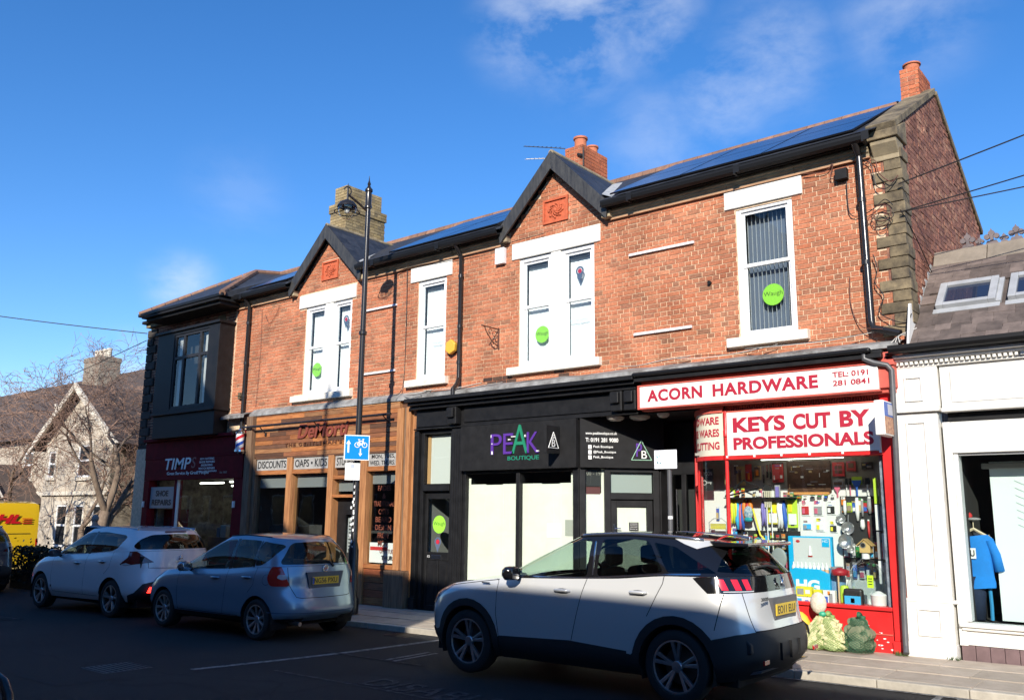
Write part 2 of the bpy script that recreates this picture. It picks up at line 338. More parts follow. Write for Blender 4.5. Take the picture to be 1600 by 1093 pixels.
# flags and kerb stones, each its own piece
cam_xy = Vector((0, -12.06))
def slab(b, x0, x1, y0, y1, dz, t=0.05):
    b.add([(x0,y0,zg(x0)+dz),(x1,y0,zg(x1)+dz),(x1,y1,zg(x1)+dz),(x0,y1,zg(x0)+dz),(x0,y0,zg(x0)+dz-t),(x1,y0,zg(x1)+dz-t),(x1,y1,zg(x1)+dz-t),(x0,y1,zg(x0)+dz-t)],
          [(0,1,2,3),(4,7,6,5),(0,4,5,1),(1,5,6,2),(2,6,7,3),(3,7,4,0)])
rest = MB(); k = 0
rows = [(-1.915, -1.33), (-1.325, -0.73), (-0.725, -0.13)]
for ri, (ya, yb) in enumerate(rows):
    x = 7.6 - ri*0.3
    while x > -24:
        w = 0.9 if ri != 1 else 0.75
        if x < -24+w: break
        j = random.uniform(-0.0015, 0.0015)
        if -13.5 < x < 1.5:
            b = MB(); slab(b, x-w+0.006, x, ya+0.006, yb, 0.0+j-(-ya-0.1)*0.012); b.build('paving_slab', M_PAVE, pav, bevel=0.004)
        else: slab(rest, x-w+0.006, x, ya+0.006, yb, 0.0+j-(-ya-0.1)*0.012)
        x -= w
rest.build('paving_slab', M_PAVE, pav, kind='stuff')
restk = MB(); x = 7.6
while x > -24:
    b = MB() if -14 < x < 1.5 else restk
    slab(b, x-0.9+0.006, x, RY, RY+0.135, -0.024, t=0.14)
    if b is not restk: b.build('kerb_stone', M_KERB, pav, bevel=0.012)
    x -= 0.9
restk.build('kerb_stone', M_KERB, pav, kind='stuff')
def line(name, pts, w, m, dz=-0.106, label=None):
    b = MB()
    for (a, c) in zip(pts[:-1], pts[1:]):
        a, c = Vector(a), Vector(c); d = (c-a).normalized(); n_ = Vector((-d.y, d.x))*w/2
        q = [a+n_, a-n_, c-n_, c+n_]; b.add([(p.x, p.y, zg(p.x)+dz) for p in q], [(0,1,2,3)])
    return b.build(name, m, None, kind='structure')
line('road_marking', [(-9.35, -2.2), (-9.45, -4.0), (-9.62, -5.15), (-9.8, -6.1)], 0.11, M_LINE)
line('road_marking', [(-8.62, -3.3), (-8.58, -4.12)], 0.06, M_LINE)
line('road_marking', [(-8.48, -3.3), (-8.44, -4.12)], 0.06, M_LINE)
line('road_marking', [(-9.7, -4.16), (-7.9, -4.16)], 0.05, M_LINEW, -0.102)
line('road_marking', [(-9.0, -5.5), (-5.6, -5.5)], 0.06, M_LINEW)
line('road_marking', [(-2.55, -2.12), (-2.5, -3.2)], 0.07, M_LINE)
line('road_marking', [(-2.35, -2.12), (-2.3, -3.2)], 0.07, M_LINE)
line('road_marking', [(-24, -2.13), (-11.6, -2.13)], 0.05, M_LINEW, -0.1015)
line('road_marking', [(-5.6, -2.14), (7.6, -2.14)], 0.05, M_LINE, -0.1015)
# utility cover, gully and a trench repair
def cover(name, x, y, w, h, label, bars):
    o = root(name, (x, y, zg(x)-.11), label, 'drain cover'); mt = mat('cast_iron', (.05, .048, .045), .5, metal=.5, bump=.4)
    b = MB(); b.box(x-w/2, x+w/2, y-h/2, y+h/2, zg(x)-.14, zg(x)-.104); b.build('frame', mt, o, bevel=.004)
    for k in range(bars): b = MB(); yy = y-h/2+.03+(h-.06)*k/(bars-1); b.box(x-w/2+.04, x+w/2-.04, yy-.008, yy+.008, zg(x)-.104, zg(x)-.098); b.build('bar', mt, o)
cover('gully_grate', -10.2, -2.30, .45, .38, 'cast iron gully grate by the kerb between the blue and silver cars', 8)
cover('manhole_cover', -10.6, -6.6, .6, .6, 'square cast iron manhole cover in the shaded road', 9)
sheet('road_patch', -16.5, -9.9, -7.6, -6.9, -0.107, mat('trench_asphalt', (.007, .007, .008), .9, col2=(.012, .012, .012), nscale=6, bump=.8, bscale=100), nx=3)
# worn DISABLED lettering painted on the road
text('road_lettering', 'DISABLED', (-7.6, -5.45, zg(-7.6)-0.105), (2.3, -0.04, 0.02), (0.0, 0.42, 0), M_LINEW, None, bold=0.02, thick=0.002, kind='structure')
text('road_lettering', 'PERMIT', (-18.5, -5.6, zg(-18.5)-0.105), (1.6, 0, 0.02), (0.0, 0.42, 0), M_LINEW, None, bold=0.02, thick=0.002, kind='structure')

# ---------------------------------------------------- street across, behind the camera (throws the shade, shows in the glass)
M_OPP = mat('opposite_brick', (0.22, 0.11, 0.07), 0.9, var=0.25, nscale=5)
def opp(x0, x1, yf, eave, ridge, depth, lab, gable=False, winc=(0.03, 0.035, 0.04)):
    r = root('terrace_house', ((x0+x1)/2, yf, 0), lab, 'house', 'houses on the near side of the street')
    b = MB(); b.box(x0, x1, yf-depth, yf, -0.6, eave)
    b.build('wall', M_OPP, r)
    rf = MB(); ov = 0.2
    if gable: rf.prism_xz([(x0-ov, eave), (x1+ov, eave), ((x0+x1)/2, ridge)], yf-depth, yf+ov)
    else: rf.prism_yz([(yf+ov, eave), (yf-depth-ov, eave), (yf-depth/2, ridge)], x0, x1)
    rf.build('roof', M_SLATE, r)
    x = x0+0.9
    while x+1.1 < x1:
        for z in (1.0, 4.0, 6.9):
            if z+1.4 < eave:
                w = MB(); w.box(x, x+1.0, yf, yf+0.04, z, z+1.5); f = w.build('window', M_WHITE, r)
                p = MB(); p.box(x+0.07, x+0.93, yf+0.041, yf+0.05, z+0.07, z+1.43); p.build('pane', mat('opposite_pane', winc, 0.1), f)
        x += 2.2
# ================================================================== brick terrace
XL, XR = -18.95, -3.10
EZ = 6.66                                   # underside of the cornice
terr = root('brick_terrace', (-11, 0, zg(-11)), 'long red brick terrace with two gables, white windows and solar panels', 'building')
GABS = [(-15.34, 1.24), (-8.96, 1.18)]      # apex x, half width at z 6.7
def gable_top(x):
    z = EZ
    for gx, hw in GABS:
        if abs(x-gx) < hw: z = max(z, 7.90-abs(x-gx)*0.96)
    return z
OPEN = [(-16.13, -14.52, 4.10, 6.60), (-12.46, -11.67, 4.13, 6.60), (-9.81, -8.15, 4.13, 6.60), (-5.52, -4.63, 4.15, 6.60)]
LINT = [(-16.37, -14.38, 6.28, 6.585), (-12.67, -11.51, 6.30, 6.61), (-9.97, -8.01, 6.30, 6.61), (-5.69, -4.46, 6.33, 6.62)]
SILL = [(-16.44, -14.37, 4.10, 4.25), (-12.69, -11.56, 4.13, 4.28), (-10.02, -8.01, 4.13, 4.28), (-5.70, -4.46, 4.15, 4.30)]
PANEL = [(-15.61, -15.04, 6.83, 7.27), (-9.25, -8.69, 6.84, 7.30)]
# backing wall (mortar face) built round the openings
wb = MB(); YM = 0.008
xs = sorted({XL, XR} | {o[0] for o in OPEN} | {o[1] for o in OPEN})
for a, c in zip(xs[:-1], xs[1:]):
    hit = [o for o in OPEN if o[0] <= a and o[1] >= c]
    if hit:
        wb.box(a, c, YM, 0.28, hit[0][3]-0.3, 6.9); wb.box(a, c, YM, 0.28, 3.6, hit[0][2]+0.1)
    else: wb.box(a, c, YM, 0.28, 3.6, 6.9)
for gx, hw in GABS:
    sl = 0.98
    wb.prism_xz([(gx-1.2, 7.88-1.2*sl), (gx-1.2, 6.3), (gx+1.2, 6.3), (gx+1.2, 7.88-1.2*sl), (gx, 7.88)], YM+0.001, 0.27)
front = wb.build('front_wall', M_MORTAR, terr)
# English bond, brick by brick
CH = 0.0755
def bond(x0, x1, z0, z1, blocked, top=None, stray=0.012):
    out = []; row = 0; z = z0
    while z < z1:
        header = row % 2
        w = 0.1165 if header else 0.233
        x = x0 - (0.058 if header else random.choice([0, 0.0]))
        while x < x1:
            ww = w
            if header and random.random() < 0.16: ww = 0.233
            if not header and random.random() < 0.05: ww = 0.1165
            a, c = max(x, x0), min(x+ww, x1); x += ww
            segs = [(a, c)]
            for b in blocked:
                if b[2] < z+CH*0.7 and b[3] > z+CH*0.3:
                    ns = []
                    for (p, q) in segs:
                        if q <= b[0] or p >= b[1]: ns.append((p, q))
                        else:
                            if p < b[0]: ns.append((p, b[0]))
                            if q > b[1]: ns.append((b[1], q))
                    segs = ns
            for p, q in segs:
                if q-p > 0.018 and (top is None or z+CH < top((p+q)/2)): out.append((p+0.006, q-0.006, z+0.006, z+CH-0.006))
        z += CH; row += 1
    return out
bl = [(o[0], o[1], o[2], o[3]) for o in OPEN] + LINT + SILL + PANEL
# long-and-short quoins at the right corner
QX = []
z = 4.05; k = 0
while z < 6.55:
    h = 0.155
    QX.append((-3.46 if k % 2 == 0 else -3.30, XR+0.02, z, z+h)); z += h; k += 1
bricks = bond(-18.93, -3.11, 3.98, 8.0, bl + QX, gable_top)
for b_ in bond(-18.93, -3.11, 8.0, 8.0, []): pass
def brick_box(b, p, dy=0.0, y=0.0, d=0.05):
    x0, x1, z0, z1 = p; j = [random.uniform(-0.0015, 0.0015) for _ in range(4)]
    b.add([(x0+j[0], y+dy, z0+j[1]), (x1+j[2], y+dy, z0+j[1]), (x1+j[2], y+dy, z1+j[3]), (x0+j[0], y+dy, z1+j[3]),
           (x0+j[0], y+d, z0+j[1]), (x1+j[2], y+d, z0+j[1]), (x1+j[2], y+d, z1+j[3]), (x0+j[0], y+d, z1+j[3])],
          [(0,1,2,3),(0,4,5,1),(1,5,6,2),(2,6,7,3),(3,7,4,0)])
bricks.sort(key=lambda p: -((p[1]-p[0]) / (144+p[0]**2)) if p[0] > -6.7 else 1)
rest = MB(); unit = {}
for i, p in enumerate(bricks):
    dy = random.uniform(-0.003, 0.002)
    if i < 298 and p[0] > -6.7:
        w = round(p[1]-p[0], 2)
        if w not in unit:
            ub = MB(); brick_box(ub, (0, p[1]-p[0], 0, CH-0.012)); me = ub.mesh('brick'); me.materials.append(M_BRICK); unit[w] = (me, p[1]-p[0])
        me, ww = unit[w]
        place('brick', me, front, (p[0], dy, p[2]), scale=((p[1]-p[0])/ww, 1, 1))
    else: brick_box(rest, p, dy)
rest.build('brick', M_BRICK, front, fixn=False, kind='stuff')
for i, (x0, x1, z0, z1) in enumerate(QX):
    b = MB(); b.box(x0, x1+random.uniform(0, 0.03), -0.018-random.uniform(0, 0.012), 0.30, z0+0.004, z1-0.004); b.build('quoin', M_STONED, terr, bevel=0.010)
# windows -----------------------------------------------------------
def sash(name, x0, x1, z0, z1, zt, parent, y=0.025, blind='white', gw=0.045, label=None):
    """a box sash: outer frame x0..x1, z0..z1, meeting rail at zt"""
    f = MB(); fw = 0.075
    f.box(x0, x0+fw, y, y+0.12, z0, z1); f.box(x1-fw, x1, y, y+0.12, z0, z1); f.box(x0+fw, x1-fw, y, y+0.12, z1-fw, z1); f.box(x0+fw, x1-fw, y-0.012, y+0.12, z0, z0+0.05)
    win = f.build(name, M_UPVC, parent, bevel=0.006)
    if label: win['label'] = label
    a, c = x0+fw, x1-fw
    for nm, zz0, zz1, yy in (('upper_sash', zt-0.02, z1-fw, y+0.035), ('lower_sash', z0+0.05, zt+0.02, y+0.06)):
        s = MB(); s.box(a, a+gw, yy, yy+0.035, zz0, zz1); s.box(c-gw, c, yy, yy+0.035, zz0, zz1)
        s.box(a+gw, c-gw, yy+0.001, yy+0.034, zz1-gw, zz1); s.box(a+gw, c-gw, yy+0.001, yy+0.034, zz0, zz0+gw*1.2); s.build(nm, M_UPVC, win, bevel=0.004)
        g = MB(); g.box(a+gw, c-gw, yy+0.012, yy+0.018, zz0+gw, zz1-gw); g.build('pane', M_GLASS, win)
    if blind == 'white':
        n_ = int((c-a)/0.085); w = (c-a)/n_
        for k in range(n_):
            s = MB(); s.obox((a+(k+0.5)*w, y+0.19, 0), (math.cos(0.16), math.sin(0.16), 0), (0, 0, 1), (0, 1, 0), -w*0.56, w*0.56, z0+0.06, z1-0.16, -0.001, 0.001)
            s.build('blind_slat', M_BLIND, win)
        s = MB(); s.box(a, c, y+0.16, y+0.22, z1-0.16, z1-0.11); s.build('blind_rail', mat('blind_rail', (0.45, 0.46, 0.48), 0.5), win)
    elif blind == 'slats':
        s = MB(); s.box(a, c, y+0.24, y+0.25, z0+0.05, z1-0.08); s.build('blind', mat('blue_grey_blind', (0.10, 0.125, 0.18), 0.7), win)
        n_ = 11; w = (c-a)/n_
        for k in range(n_):
            s = MB(); s.obox((a+(k+0.35)*w, y+0.19, 0), (math.cos(1.80), math.sin(1.80), 0), (0, 0, 1), (-1, 0, 0), -0.032, 0.032, z0+0.05, z1-0.1, -0.001, 0.001)
            s.build('blind_slat', M_BLIND, win)
    return win
def disc(name, cx, cz, r, y, m, parent, rx=None):
    b = MB(); b.lathe([(0.0001, 0), (r, 0), (r, 0.003), (0.0001, 0.003)], (cx, y, cz), 28, 'y'); return b.build(name, m, parent)
def lime(cx, cz, r, y, parent):
    d = disc('round_sticker', cx, cz, r, y, M_LIME, parent, )
    text('sticker_lettering', 'Waugh', (cx-r*0.88, y-0.001, cz-r*0.22), (r*1.76, 0, 0), (0, 0, r*0.52), M_INK, parent, bold=-0.01, thick=0.001)
def pin(cx, cz, r, y, parent):
    b = MB(); b.prism_xz([(cx-r*0.85, cz-r*0.5), (cx+r*0.85, cz-r*0.5), (cx, cz-r*2.3)], y+0.0005, y+0.003)
    b.lathe([(r*0.62, 0), (r, 0), (r, 0.003), (r*0.62, 0.003), (r*0.62, 0)], (cx, y, cz), 24, 'y'); b.build('pin_sticker', mat('slate_blue', (0.10, 0.13, 0.2), 0.5), parent)
    disc('pin_centre', cx, cz, r*0.5, y-0.0005, mat('crimson', (0.55, 0.02, 0.05), 0.5), parent)
M_REV = M_WHITE
surround = []
for (x0, x1, z0, z1), (lx0, lx1, lz0, lz1), (sx0, sx1, sz0, sz1) in zip(OPEN, LINT, SILL):
    b = MB(); b.box(lx0, lx1, -0.03, 0.24, lz0, lz1); b.build('lintel', M_WHITE, terr, bevel=0.01)
    b = MB(); b.prism_yz([(-0.10, sz0), (-0.10, sz1-0.012), (0.2, sz1+0.012), (0.2, sz0)], sx0, sx1); b.build('window_sill', M_SILLC, terr, bevel=0.008)
g1 = sash('window', -16.13, -15.42, 4.26, 6.28, 5.33, terr); g1b = sash('window', -15.16, -14.52, 4.26, 6.28, 5.33, terr)
b = MB(); b.box(-15.42, -15.16, -0.015, 0.2, 4.255, 6.28); b.build('mullion', M_WHITE, terr, bevel=0.01)
w2 = sash('window', -12.46, -11.67, 4.28, 6.30, 5.34, terr)
g2 = sash('window', -9.81, -9.07, 4.28, 6.30, 5.37, terr); g2b = sash('window', -8.86, -8.15, 4.28, 6.30, 5.36, terr)
b = MB(); b.box(-9.07, -8.86, -0.015, 0.2, 4.285, 6.295); b.build('mullion', M_WHITE, terr, bevel=0.01)
w3 = sash('window', -5.52, -4.63, 4.30, 6.33, 5.40, terr, blind='slats')
lime(-5.03, 4.92, 0.165, 0.128, w3); lime(-9.37, 4.85, 0.155, 0.128, g2); lime(-15.80, 4.83, 0.16, 0.128, g1)
pin(-8.52, 5.88, 0.085, 0.10, g2b); pin(-14.82, 5.86, 0.09, 0.10, g1b)
for wn_, x0, x1, z in ((w2, -12.15, -11.85, 4.98), (g2b, -8.75, -8.35, 4.98)):
    text('sticker_lettering', 'letting agents', (x0, 0.128, z), (x1-x0, 0, 0), (0, 0, 0.05), mat('pale_blue_print', (0.45, 0.55, 0.62), 0.6), wn_, thick=0.001)
# dark rooms behind the glass
b = MB(); b.box(-18.6, -3.4, 0.9, 0.95, 3.7, 6.9); b.box(-18.6, -3.4, 0.3, 0.95, 3.6, 3.65); b.build('inner_wall', M_DARKIN, terr)
b = MB(); b.box(-18.9, -3.12, 4.9, 5.0, -0.5, 6.6); b.build('rear_wall', M_MORTAR_D, terr)
# carved panels, one to each gable
for (x0, x1, z0, z1) in PANEL:
    b = MB(); b.box(x0, x1, 0.0, 0.05, z0, z1)
    for (a, c, d, e) in ((x0, x1, z1-0.04, z1), (x0, x1, z0, z0+0.04), (x0, x0+0.04, z0+0.04, z1-0.04), (x1-0.04, x1, z0+0.04, z1-0.04)): b.box(a, c, -0.03, 0.02, d, e)
    p = b.build('carved_panel', M_CARV, terr)
    cx, cz = (x0+x1)/2, (z0+z1)/2; q = MB()
    for k in range(8):
        a = k*math.pi/4; sp = [(cx+math.cos(a+t*1.5)*(0.035+0.12*t), -0.012, cz+math.sin(a+t*1.5)*(0.03+0.10*t)) for t in [i/5 for i in range(6)]]
        q.tube(sp, [0.022, 0.02, 0.018, 0.016, 0.014, 0.008], 6)
        q.ell((sp[-1][0], -0.01, sp[-1][2]), 0.026, 0.018, 0.026, 8, 5)
    q.ell((cx, -0.02, cz), 0.04, 0.03, 0.04, 10, 6)
    q.build('carved_scroll', M_CARV, p, smooth=True)
# cornice, gutter ----------------------------------------------------
def gabs_cut(x0, x1):
    out = [(x0, x1)]
    for gx, hw in GABS:
        ns = []
        for p, q in out:
            a, c = gx-hw, gx+hw
            if q <= a or p >= c: ns.append((p, q))
            else:
                if p < a: ns.append((p, a))
                if q > c: ns.append((c, q))
        out = ns
    return out
for (x0, x1) in gabs_cut(-18.9, -3.47):
    n_ = max(1, round((x1-x0)/1.15)); w = (x1-x0)/n_
    for k in range(n_):
        b = MB(); b.prism_yz([(0.1, 6.645), (-0.04, 6.645), (-0.045, 6.68), (-0.075, 6.70), (-0.08, 6.725), (-0.105, 6.74), (-0.105, 6.785), (0.1, 6.785)], x0+k*w+0.003, x0+(k+1)*w-0.003)
        b.build('cornice_block', M_CORN, terr, bevel=0.006)
    b = MB(); b.box(x0, x1, -0.055, 0.0, 6.617, 6.644); b.build('fillet', mat('orange_fillet', (0.42, 0.24, 0.14), 0.9, var=0.2), terr)
    b = MB(); xe0, xe1 = x0-0.02, x1+0.02
    b.box(xe0, xe1, -0.17, -0.13, 6.786, 6.90)                    # fascia board
    b.build('fascia_board', M_BLACKM, terr)
    g = MB(); prof = [(p-0+.03, q-0.09) for p, q in [(-0.21, 6.96), (-0.215, 6.91), (-0.25, 6.875), (-0.30, 6.865), (-0.345, 6.89), (-0.36, 6.94), (-0.36, 6.975), (-0.35, 6.975), (-0.345, 6.93), (-0.30, 6.885), (-0.25, 6.89), (-0.225, 6.92), (-0.22, 6.96)]]
    g.prism_yz(prof, xe0, xe1); g.build('gutter', M_GUTTER, terr)
    x = x0+0.5
    while x < x1: b = MB(); b.box(x, x+0.03, -0.335, -0.17, 6.76, 6.78); b.box(x, x+0.10, -0.336, -0.32, 6.775, 6.895); b.build('gutter_bracket', M_GUTTER, terr); x += 1.9
# main roof ----------------------------------------------------------
RZ, RYY = 8.40, 2.42; SL = (RZ-6.91)/(RYY+0.28)
def rz(y): return 6.91+(y+0.28)*SL
nx_, ny_, nz_ = 0, -SL/math.hypot(1, SL), 1/math.hypot(1, SL)
b = MB()
for (xa, xb, cut) in ((-19.2, -16.5, 0), (-16.5, -14.2, 1), (-14.2, -10.05, 0), (-10.05, -7.85, 1), (-7.85, XR-0.36, 0)):
    ye = 0.25 if cut else -0.28
    b.prism_yz([(ye, rz(ye)), (ye, rz(ye)-0.035), (RYY, RZ-0.06), (5.1, 6.95), (5.1, 7.0), (RYY, RZ)], xa, xb)
roof = b.build('roof', M_SLATE, terr)
def in_gable(x0, x1, d_):
    return any(x1 > gx-1.22 and x0 < gx+1.22 for gx in (-15.34, -8.96)) and d_ < 0.62
sl_ = MB(); y = -0.30; row = 0
sdir = Vector((0, 1, SL)).normalized(); L = math.hypot(RYY+0.28, RZ-6.91); d = 0.0
while d < L-0.15:
    x = -19.2 + (0.15 if row % 2 else 0)
    while x < XR-0.4:
        if in_gable(x, x+0.3, d): x += 0.30; continue
        O = Vector((x, -0.30, 6.902)) + sdir*d
        sl_.obox(O, (1, 0, 0), sdir, (0, ny_, nz_), 0.002, 0.296, 0, 0.27, 0.006+random.uniform(0, 0.003), 0.014+random.uniform(0, 0.003)); x += 0.30
    d += 0.235; row += 1
sl_.build('slate', M_SLATE, roof, kind='stuff')
for k in range(52):
    x = -19.2+k*0.305
    if x+0.3 < XR-0.3:
        b = MB(); b.tube([(x+0.004, RYY, RZ-0.045), (x+0.30, RYY, RZ-0.045)], 0.13, 10); b.build('ridge_tile', M_RIDGE, roof, smooth='auto')
M_PV = mat('solar_cell', (0.010, 0.020, 0.075), 0.22, spec=0.6, coat=0.35)
M_PVF = mat('solar_frame', (0.01, 0.01, 0.012), 0.35)
def pv(x0, x1, rows, n_, d0=0.28, ph=1.0, parent=roof):
    w = (x1-x0)/n_
    for r_ in range(rows):
        for k in range(n_):
            O = Vector((x0+k*w, -0.30, 6.902)) + sdir*(d0+r_*(ph+0.02))
            b = MB(); b.obox(O, (1, 0, 0), sdir, (0, ny_, nz_), 0.008, w-0.008, 0, ph, 0.035, 0.06); p = b.build('solar_panel', M_PVF, parent)
            c = MB(); c.obox(O, (1, 0, 0), sdir, (0, ny_, nz_), 0.03, w-0.03, 0.02, ph*0.5-0.006, 0.0605, 0.062); c.obox(O, (1, 0, 0), sdir, (0, ny_, nz_), 0.03, w-0.03, ph*0.5+0.006, ph-0.02, 0.0605, 0.062)
            c.build('solar_cells', M_PV, p)
pv(-7.7, -3.62, 2, 3, 0.16, 1.32); pv(-13.2, -10.2, 2, 2, 0.16, 1.32); pv(-18.4, -16.75, 2, 1, 0.2, 1.2)
# gables -------------------------------------------------------------
for gx, hw, zt, zl, sl in ((-15.34, 1.24, 8.09, 6.87, 0.98), (-8.96, 1.18, 8.14, 6.92, 1.03)):
    # gable roof running back into the main roof
    yb = 2.1; ze = zt-sl*hw
    for s in (-1, 1):
        b = MB()
        P = [(gx, -0.16, zt), (gx+s*hw, -0.16, ze), (gx+s*hw, -0.05, ze), (gx, 1.9, zt)]
        P2 = [(p[0], p[1], p[2]-0.06) for p in P]
        b.add(P+P2, [(0,1,2,3),(4,7,6,5),(0,4,5,1),(1,5,6,2),(2,6,7,3),(3,7,4,0)]); gr = b.build('gable_roof', M_SLATE, terr)
        n_ = 7; q = MB(); e = Vector((s*hw, 0, ze-zt)); el = e.length; e.normalize(); nn = Vector((s*sl, 0, 1)).normalized()
        for i in range(n_):
            a = i/n_*el; ymax = 1.9-(1.95)*((i+0.5)/n_)
            y = -0.16
            while y < ymax:
                O = Vector((gx, y, zt))+e*(a+0.01)
                q.obox(O, (0, 1, 0), e, nn, 0.002, min(0.28, ymax-y+0.1), 0, el/n_+0.02, 0.002+0.008, 0.012+random.uniform(0, 0.003)); y += 0.285
        q.build('slate', M_SLATE, gr, kind='stuff')
        # bargeboard
        b = MB(); w = 0.245
        b.prism_xz([(gx, zt+0.01), (gx, zt-w*1.35), (gx+s*(hw+0.0), ze-w*1.25), (gx+s*(hw+0.05), ze-0.03)], -0.19, -0.15); b.build('bargeboard', M_BARGE, terr, bevel=0.004)
        b = MB(); b.prism_xz([(gx, zt-0.075), (gx, zt-0.13), (gx+s*hw, ze-0.14), (gx+s*hw, ze-0.085)], -0.149, 0.02); b.build('soffit', M_BLACKM, terr)
        b = MB(); b.box(min(gx+s*(hw-0.12), gx+s*(hw+0.05)), max(gx+s*(hw-0.12), gx+s*(hw+0.05)), -0.14, 0.0, ze-0.27, ze-0.15); b.build('kneeler', M_CORN, terr, bevel=0.01)
        v = MB(); v.add([(gx+s*(hw-0.12), -0.12, ze+0.165), (gx+s*(hw+0.16), -0.20, ze+0.02), (gx+s*0.2, 1.95, zt+0.02), (gx-s*0.05, 1.95, zt+0.05)], [(0,1,2,3)]); v.build('valley_lead', M_LEAD, gr)
    b = MB(); x = -0.31
    for k in range(8):
        b = MB(); b.tube([(gx, -0.17+k*0.26, zt-0.02), (gx, 0.085+k*0.26, zt-0.02)], 0.06, 8); b.build('gable_ridge_tile', M_STONE, terr, smooth='auto')
# right-hand gable wall with its coping ------------------------------
M_FLAKE = mat('flaking_brick', (0.17, 0.075, 0.055), 0.95, col2=(0.50, 0.25, 0.15), nscale=9, bump=1.0, bscale=24, stretch=(1, 1.2, 0.62), thr=(0.44, 0.72))
b = MB(); GW = [(0.0, -0.4), (0.0, 6.95), (0.12, 7.0), (2.33, 8.37), (5.0, 6.7), (5.0, -0.4)]
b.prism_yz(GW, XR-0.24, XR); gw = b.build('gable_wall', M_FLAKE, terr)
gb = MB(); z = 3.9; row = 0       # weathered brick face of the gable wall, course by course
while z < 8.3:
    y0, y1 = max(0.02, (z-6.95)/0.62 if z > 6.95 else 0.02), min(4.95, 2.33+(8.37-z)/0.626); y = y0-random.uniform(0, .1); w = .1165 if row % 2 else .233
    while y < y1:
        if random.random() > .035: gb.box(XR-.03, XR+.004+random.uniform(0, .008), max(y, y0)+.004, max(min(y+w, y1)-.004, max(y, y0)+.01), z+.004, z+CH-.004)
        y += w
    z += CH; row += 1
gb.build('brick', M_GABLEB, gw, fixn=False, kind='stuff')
def cp(y0, z0, y1, z1, xa=XR-0.36, xb=XR+0.04):
    d = Vector((0, y1-y0, z1-z0)); l = d.length; d.normalize(); nrm = Vector((0, -d.z, d.y)); n_ = max(1, round(l/0.85))
    for k in range(n_):
        m_ = MB(); m_.obox((xa, y0, z0), (1, 0, 0), d, nrm, 0, xb-xa, l*k/n_+0.003, l*(k+1)/n_-0.003, 0.0, 0.10); m_.build('coping_stone', M_STONED, terr, bevel=0.012)
cp(-0.16, 6.92, 2.33, 8.40); cp(2.35, 8.40, 5.05, 6.73)
b = MB(); b.prism_yz([(0.3, 6.80), (-0.18, 6.80), (-0.18, 6.92), (0.3, 7.16)], XR-0.36, XR+0.05); b.build('kneeler', M_STONED, terr, bevel=0.015)
b = MB(); b.prism_yz([(0.2, 6.53), (-0.03, 6.53), (-0.03, 6.60), (-0.14, 6.74), (-0.14, 6.80), (0.2, 6.80)], XR-0.33, XR+0.02); b.build('corbel', M_CORN, terr, bevel=0.015)
# chimneys -----------------------------------------------------------
def chimney(x0, x1, y0, y1, z0, z1, m, mm, parent, name='chimney', pots=(), bh=CH, oversail=True, batter=None):
    z1 = z0+round((z1-z0)/bh)*bh
    b = MB(); b.box(x0+0.008, x1-0.008, y0+0.008, y1-0.008, z0, z1-0.005); ch = b.build(name, mm, parent)
    q = MB(); z = z0; row = 0
    while z+bh <= z1+0.001:
        top = oversail and z > z1-3.1*bh and z < z1-0.9*bh
        e = 0.03 if top else 0.0
        step = 0.1165 if row % 2 else 0.233
        for (ax, s0, s1, fixed, sg) in (('x', x0-e, x1+e, y0-e, -1), ('y', y0-e, y1+e, x1+e, 1), ('y', y0-e, y1+e, x0-e, -1), ('x', x0-e, x1+e, y1+e, 1)):
            a = s0
            while a < s1-0.03:
                c = min(a+step, s1); j = random.uniform(-0.003, 0.003)
                if ax == 'x': q.box(a+0.004, c-0.004, min(fixed, fixed-sg*0.05)+j, max(fixed, fixed-sg*0.05)+j, z+0.005, z+bh-0.005)
                else: q.box(min(fixed, fixed-sg*0.05)+j, max(fixed, fixed-sg*0.05)+j, a+0.004, c-0.004, z+0.005, z+bh-0.005)
                a = c
        z += bh; row += 1
    q.build('chimney_brick', m, ch, fixn=False, kind='stuff')
    for (px, py, r_, h) in pots:
        p = MB(); p.lathe([(r_*1.0, 0), (r_*0.92, h*0.5), (r_*0.95, h*0.8), (r_*1.12, h*0.82), (r_*1.12, h*0.97), (r_*0.98, h), (r_*0.8, h), (r_*0.8, 0.1)], (px, py, z1-0.01), 18); p.build('chimney_pot', M_TERRA, ch, smooth='auto')
    return ch
chimney(-10.0, -9.56, 1.70, 2.62, 7.9, 9.10, M_CHIM, M_MORTAR, terr, pots=[(-9.76, 1.92, 0.135, 0.27), (-9.76, 2.35, 0.12, 0.22)], oversail=False)
chimney(-3.50, -3.22, 1.98, 2.72, 7.9, 8.80, M_CHIM, M_MORTAR, terr, pots=[(-3.36, 2.2, 0.125, 0.16)], oversail=False)
chimney(-16.97, -16.36, 1.2, 2.5, 7.4, 9.30, M_BUFF, M_MORTAR_D, terr, oversail=True)
chimney(-16.90, -16.43, 1.27, 2.42, 9.30, 9.72, M_BUFF, M_MORTAR_D, terr, oversail=False)
